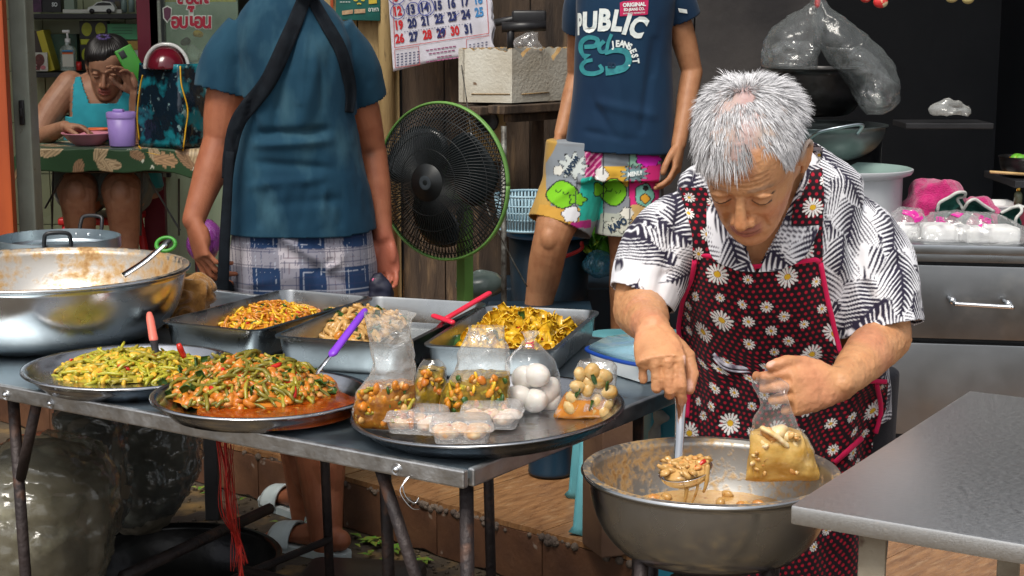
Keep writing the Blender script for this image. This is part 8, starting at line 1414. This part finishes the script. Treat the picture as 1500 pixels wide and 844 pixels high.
sack('shiny clear bag standing behind the milky rubbish bag', [(120, 596, 40, .08), (132, 612, 52, .1), (142, 650, 42, .12), (150, 700, 36, .12), (150, 745, 36, .12), (148, 770, 30, .1)], 3.62, 'clear_dark', 2, 'stuffing_b'); sack('dark clear bag of rubbish slumped at the back under the table', [(220, 610, 50, .1), (226, 630, 64, .13), (228, 670, 68, .15), (222, 710, 62, .15), (212, 745, 50, .13), (208, 760, 40, .1)], 3.92, 'clear_dark', 3, 'stuffing_b')
M['raffia'] = mat('red_raffia', (.52, .025, .02), .5, 0, (.38, .02, .012), 40); t = thing('raffia_bundle', 'bundle of red raffia string hanging from the table edge', 'string', P(335, 640, Y=2.93)); rr = random.Random(2)
for k in range(26):
    x0_ = 328 + rr.gauss(0, 7); xm_ = 338 + rr.gauss(0, 5); x1_ = 350 + rr.gauss(0, 4); pts = spline([P(x0_, 640, Y=2.98), P(x0_ * .4 + xm_ * .6, 690, Y=2.97 + rr.gauss(0, .01)), P(xm_, 750, Y=2.97 + rr.gauss(0, .012)), P(x1_, 800, Y=2.98), P(x1_ + rr.uniform(-4, 12), rr.uniform(810, 870), Y=2.98)], 18); b = MB(); b.tube(pts, .0016, 5, rb=.0006); b.build('strand', M['raffia'], t)
c0 = V(*P(250, 822, Y=3.7)[:2], .16); big_bowl('steel basin lying on the ground under the table', c0, .25, .14, .14, M['black_wok'], M['black_wok'], 'basin'); b = MB(); c0 = P(530, 838, z=.05); b.box(V(c0[0], c0[1], .03), (.30, .2, .055), Matrix.Rotation(R(-8), 3, 'Z'), .025); tag(b.build('rubber_mat', M['black'], auto=40), 'black rubber slab on the ground at the foot of the man', 'mat')
b = MB(); b.tube([P(180, 845, Y=3.3), P(395, 745, Y=3.9)], .014, 8); tag(b.build('loose_bar', M['iron']), 'loose iron bar lying aslant under the table', 'bar')

# teal stool, clear lidded box, bucket, carton behind the big tray
M['teal_plastic'] = mat('teal_plastic', (.10, .31, .35), .45, 0, (.07, .25, .29), 10, col3=(.10, .20, .20), scale3=18, thr3=(.7, .78)); sx0, sy0 = P(945, 500, Y=4.0)[0], 4.05; t = thing('plastic_stool', 'teal plastic stool standing behind the table by the woman', 'stool', (sx0, sy0, PZ)); ztop = P(912, 500, Y=4.02)[2]; b = MB(); b.loft([ring(V(sx0, sy0, ztop - .05), .155, .155, 4), ring(V(sx0, sy0, ztop - .012), .15, .15, 4), ring(V(sx0, sy0, ztop), .135, .135, 4)], True); b.build('seat', M['teal_plastic'], t, auto=40)
for sx in (-1, 1):
    for sy in (-1, 1): b = MB(); b.tube([V(sx0 + sx * .12, sy0 + sy * .12, ztop - .03), V(sx0 + sx * .155, sy0 + sy * .155, PZ + .02), V(sx0 + sx * .16, sy0 + sy * .16, PZ)], [.03, .026, .034], 8, rb=.016, up=(0, 1, 0)); b.build('leg', M['teal_plastic'], t)
b = MB(); a = np.linspace(0, 6.2832, 48); b.tube(np.array([V(sx0 + .145 * np.sign(math.cos(x)) * abs(math.cos(x)) ** .5, sy0 + .145 * np.sign(math.sin(x)) * abs(math.sin(x)) ** .5, PZ + .2) for x in a]), .012, 6); b.build('stretcher', M['teal_plastic'], t)
M['blue_panel'] = mat('sky_blue_plastic', (.04, .36, .52), .4, 0, (.03, .3, .44), 8); b = MB(); c0 = P(1000, 625, Y=3.1); b.box(c0 + V(.03, 0, -.12), (.2, .16, .5), None, .012); b.box(V(c0[0] + .03, 3.1, (c0[2] - .37 + 0) / 2), (.18, .14, max(.02, c0[2] - .37)), None, .004); tag(b.build('blue_canister', M['blue_panel'], auto=40), 'sky blue plastic canister between the table and the apron', 'canister')
t = thing('storage_box', 'clear plastic storage box with a blue rim on the table beside the ladling hand', 'box', P(940, 555, Y=3.05)); M['icebox'] = film('frosted_blue', (.75, .92, 1), .38, edge=.7, hcol=(.35, .55, .62), bump=.15); c0 = P(935, 545, z=TZ + .003); Rz_ = rotz(R(33)); rq = lambda w_, d, z: np.array([c0 + Rz_ @ V(sx * w_, sy * d, z) for sx, sy in ((1, 1), (-1, 1), (-1, -1), (1, -1))]); b = MB(); b.loft([rq(.05, .075, 0), rq(.056, .08, .03), rq(.058, .082, .032)], True); b.build('box_body', M['white'], t, smooth=False); b = MB(); b.loft([rq(.058, .083, .033), rq(.055, .08, .045), rq(.03, .06, .062), rq(.01, .02, .064)], True); b.build('lid', M['icebox'], t); b = MB(); q_ = rq(.06, .085, .036); b.tube(spline(np.concatenate([q_, q_[:1]]), 60), .004, 8); b.build('rim', mat('deep_blue_rim', (.01, .05, .28), .3), t)
c0 = V(*P(806, 690, z=PZ + .01)[:2], PZ + .005); r = 33 / FPX * axis(c0); t = thing('bucket', 'dark blue bucket on the tiled step under the table', 'bucket', c0); b = MB(); b.lathe([(0, 0), (r * .96, 0), (r * 1.0, .008), (r * .97, .014), (r * 1.06, .20), (r * 1.12, .205), (r * 1.12, .215), (r * 1.04, .215), (r * .94, .012), (0, .008)], c0, 48); b.build('pail', mat('navy_bucket', (.008, .03, .055), .3, 0, (.006, .02, .04), 8), t)
M['carton'] = mat('brown_board', (.14, .075, .04), .7, 0, (.08, .04, .025), 6, .2, 30); b = MB(); c0 = P(918, 640, Y=3.75); b.box(V(c0[0], 3.8, PZ + .17), (.17, .12, .34), Matrix.Rotation(R(20), 3, 'Z'), .004); tag(b.build('wooden_box', M['carton'], smooth=False), 'brown wooden box standing on the step behind the stool', 'box')
b = MB(); b.loft(reloft([ring(P(x, y, Y=3.0), hw / FPX * 3, d, 2.2, 30) for x, y, hw, d in ((962, 600, 6, .008), (968, 612, 12, .014), (962, 622, 5, .008), (958, 640, 9, .01), (956, 658, 10, .008))], 30), True); o = b.build('knotted_cloth', mat('grey_white_rag', (.42, .42, .40), .85, 0, (.25, .25, .24), 30)); fold(o, lambda v, n: .006 * fbm(v, 50, 3, 2)); tag(o, 'knotted greyish rag tied under the table edge by the blue canister', 'rag')

# ---- stove under the curry bowl
c, r = RB; t = thing('gas_stove', 'low black gas stove ring under the curry bowl', 'stove', (c[0], c[1], 0)); b = MB(); a = np.linspace(0, 6.2832, 60); zz = c[2] - .108; b.tube(np.stack([c[0] + .125 * np.cos(a), c[1] + .125 * np.sin(a), zz + 0 * a], 1), .008, 8, caps=False); b.build('ring', M['iron'], t)
for k in range(4): an = .6 + k * 1.5708; b = MB(); b.tube([V(c[0] + .125 * math.cos(an), c[1] + .125 * math.sin(an), zz), V(c[0] + .16 * math.cos(an), c[1] + .16 * math.sin(an), .0)], .010, 8); b.build('leg', M['iron'], t)
b = MB(); b.lathe([(0, zz - .06), (.06, zz - .06), (.06, zz - .10), (.03, zz - .12), (0, zz - .12)], (c[0], c[1], 0), 24); b.tube([V(c[0], c[1], zz - .11), V(c[0] + .2, c[1] + .1, zz - .16)], .012, 8); b.build('burner', M['iron'], t)

# small things round the man in the blue T-shirt
b = MB(); a = np.linspace(0, 6.2832, 40); c0 = P(243, 358, Y=3.28); b.tube(np.array([c0 + V(math.cos(x) * .019, math.sin(x) * .012, math.sin(x) * .012) for x in a]), .0042, 8); tag(b.build('plastic_ring', M['phone']), 'bright green plastic ring hung on the ladle tip at the big stained bowl', 'ring')
b = MB(); b.ball(P(300, 352, Y=4.5), (.05, .04, .055), 22, 14); o = b.build('purple_bag', film('purple_film', (.8, .5, .9), .5, hcol=(.30, .06, .32), bump=.8)); fold(o, lambda v, n: .016 * fbm(v, 26, 3, 2)); tag(o, 'crumpled purple plastic bag beside the left hand of the man in blue', 'plastic bag'); b = MB(); b.box(V(P(300, 352, Y=4.5)[0], 4.5, .4), (.04, .04, .8), None, .004); tag(b.build('dark_stand', M['black'], smooth=False), 'dark stand under the purple plastic bag', 'stand')
b = MB(); b.loft(reloft([ring(P(x, y, Y=4.17), hw / FPX * 4.2, d, 2.2, 40) for x, y, hw, d in ((552, 402, 6, .012), (554, 410, 14, .02), (557, 424, 18, .026), (556, 440, 20, .026), (556, 470, 16, .02))], 30), True); o = b.build('flower_pouch', mat('dark_floral', (.010, .012, .03), .6, 0, (.008, .008, .02), 20, col3=(.5, .10, .2), scale3=55, thr3=(.66, .70))); fold(o, lambda v, n: .008 * fbm(v, 40, 3, 2)); tag(o, 'small dark floral pouch hanging from the right hand of the man in blue', 'pouch')
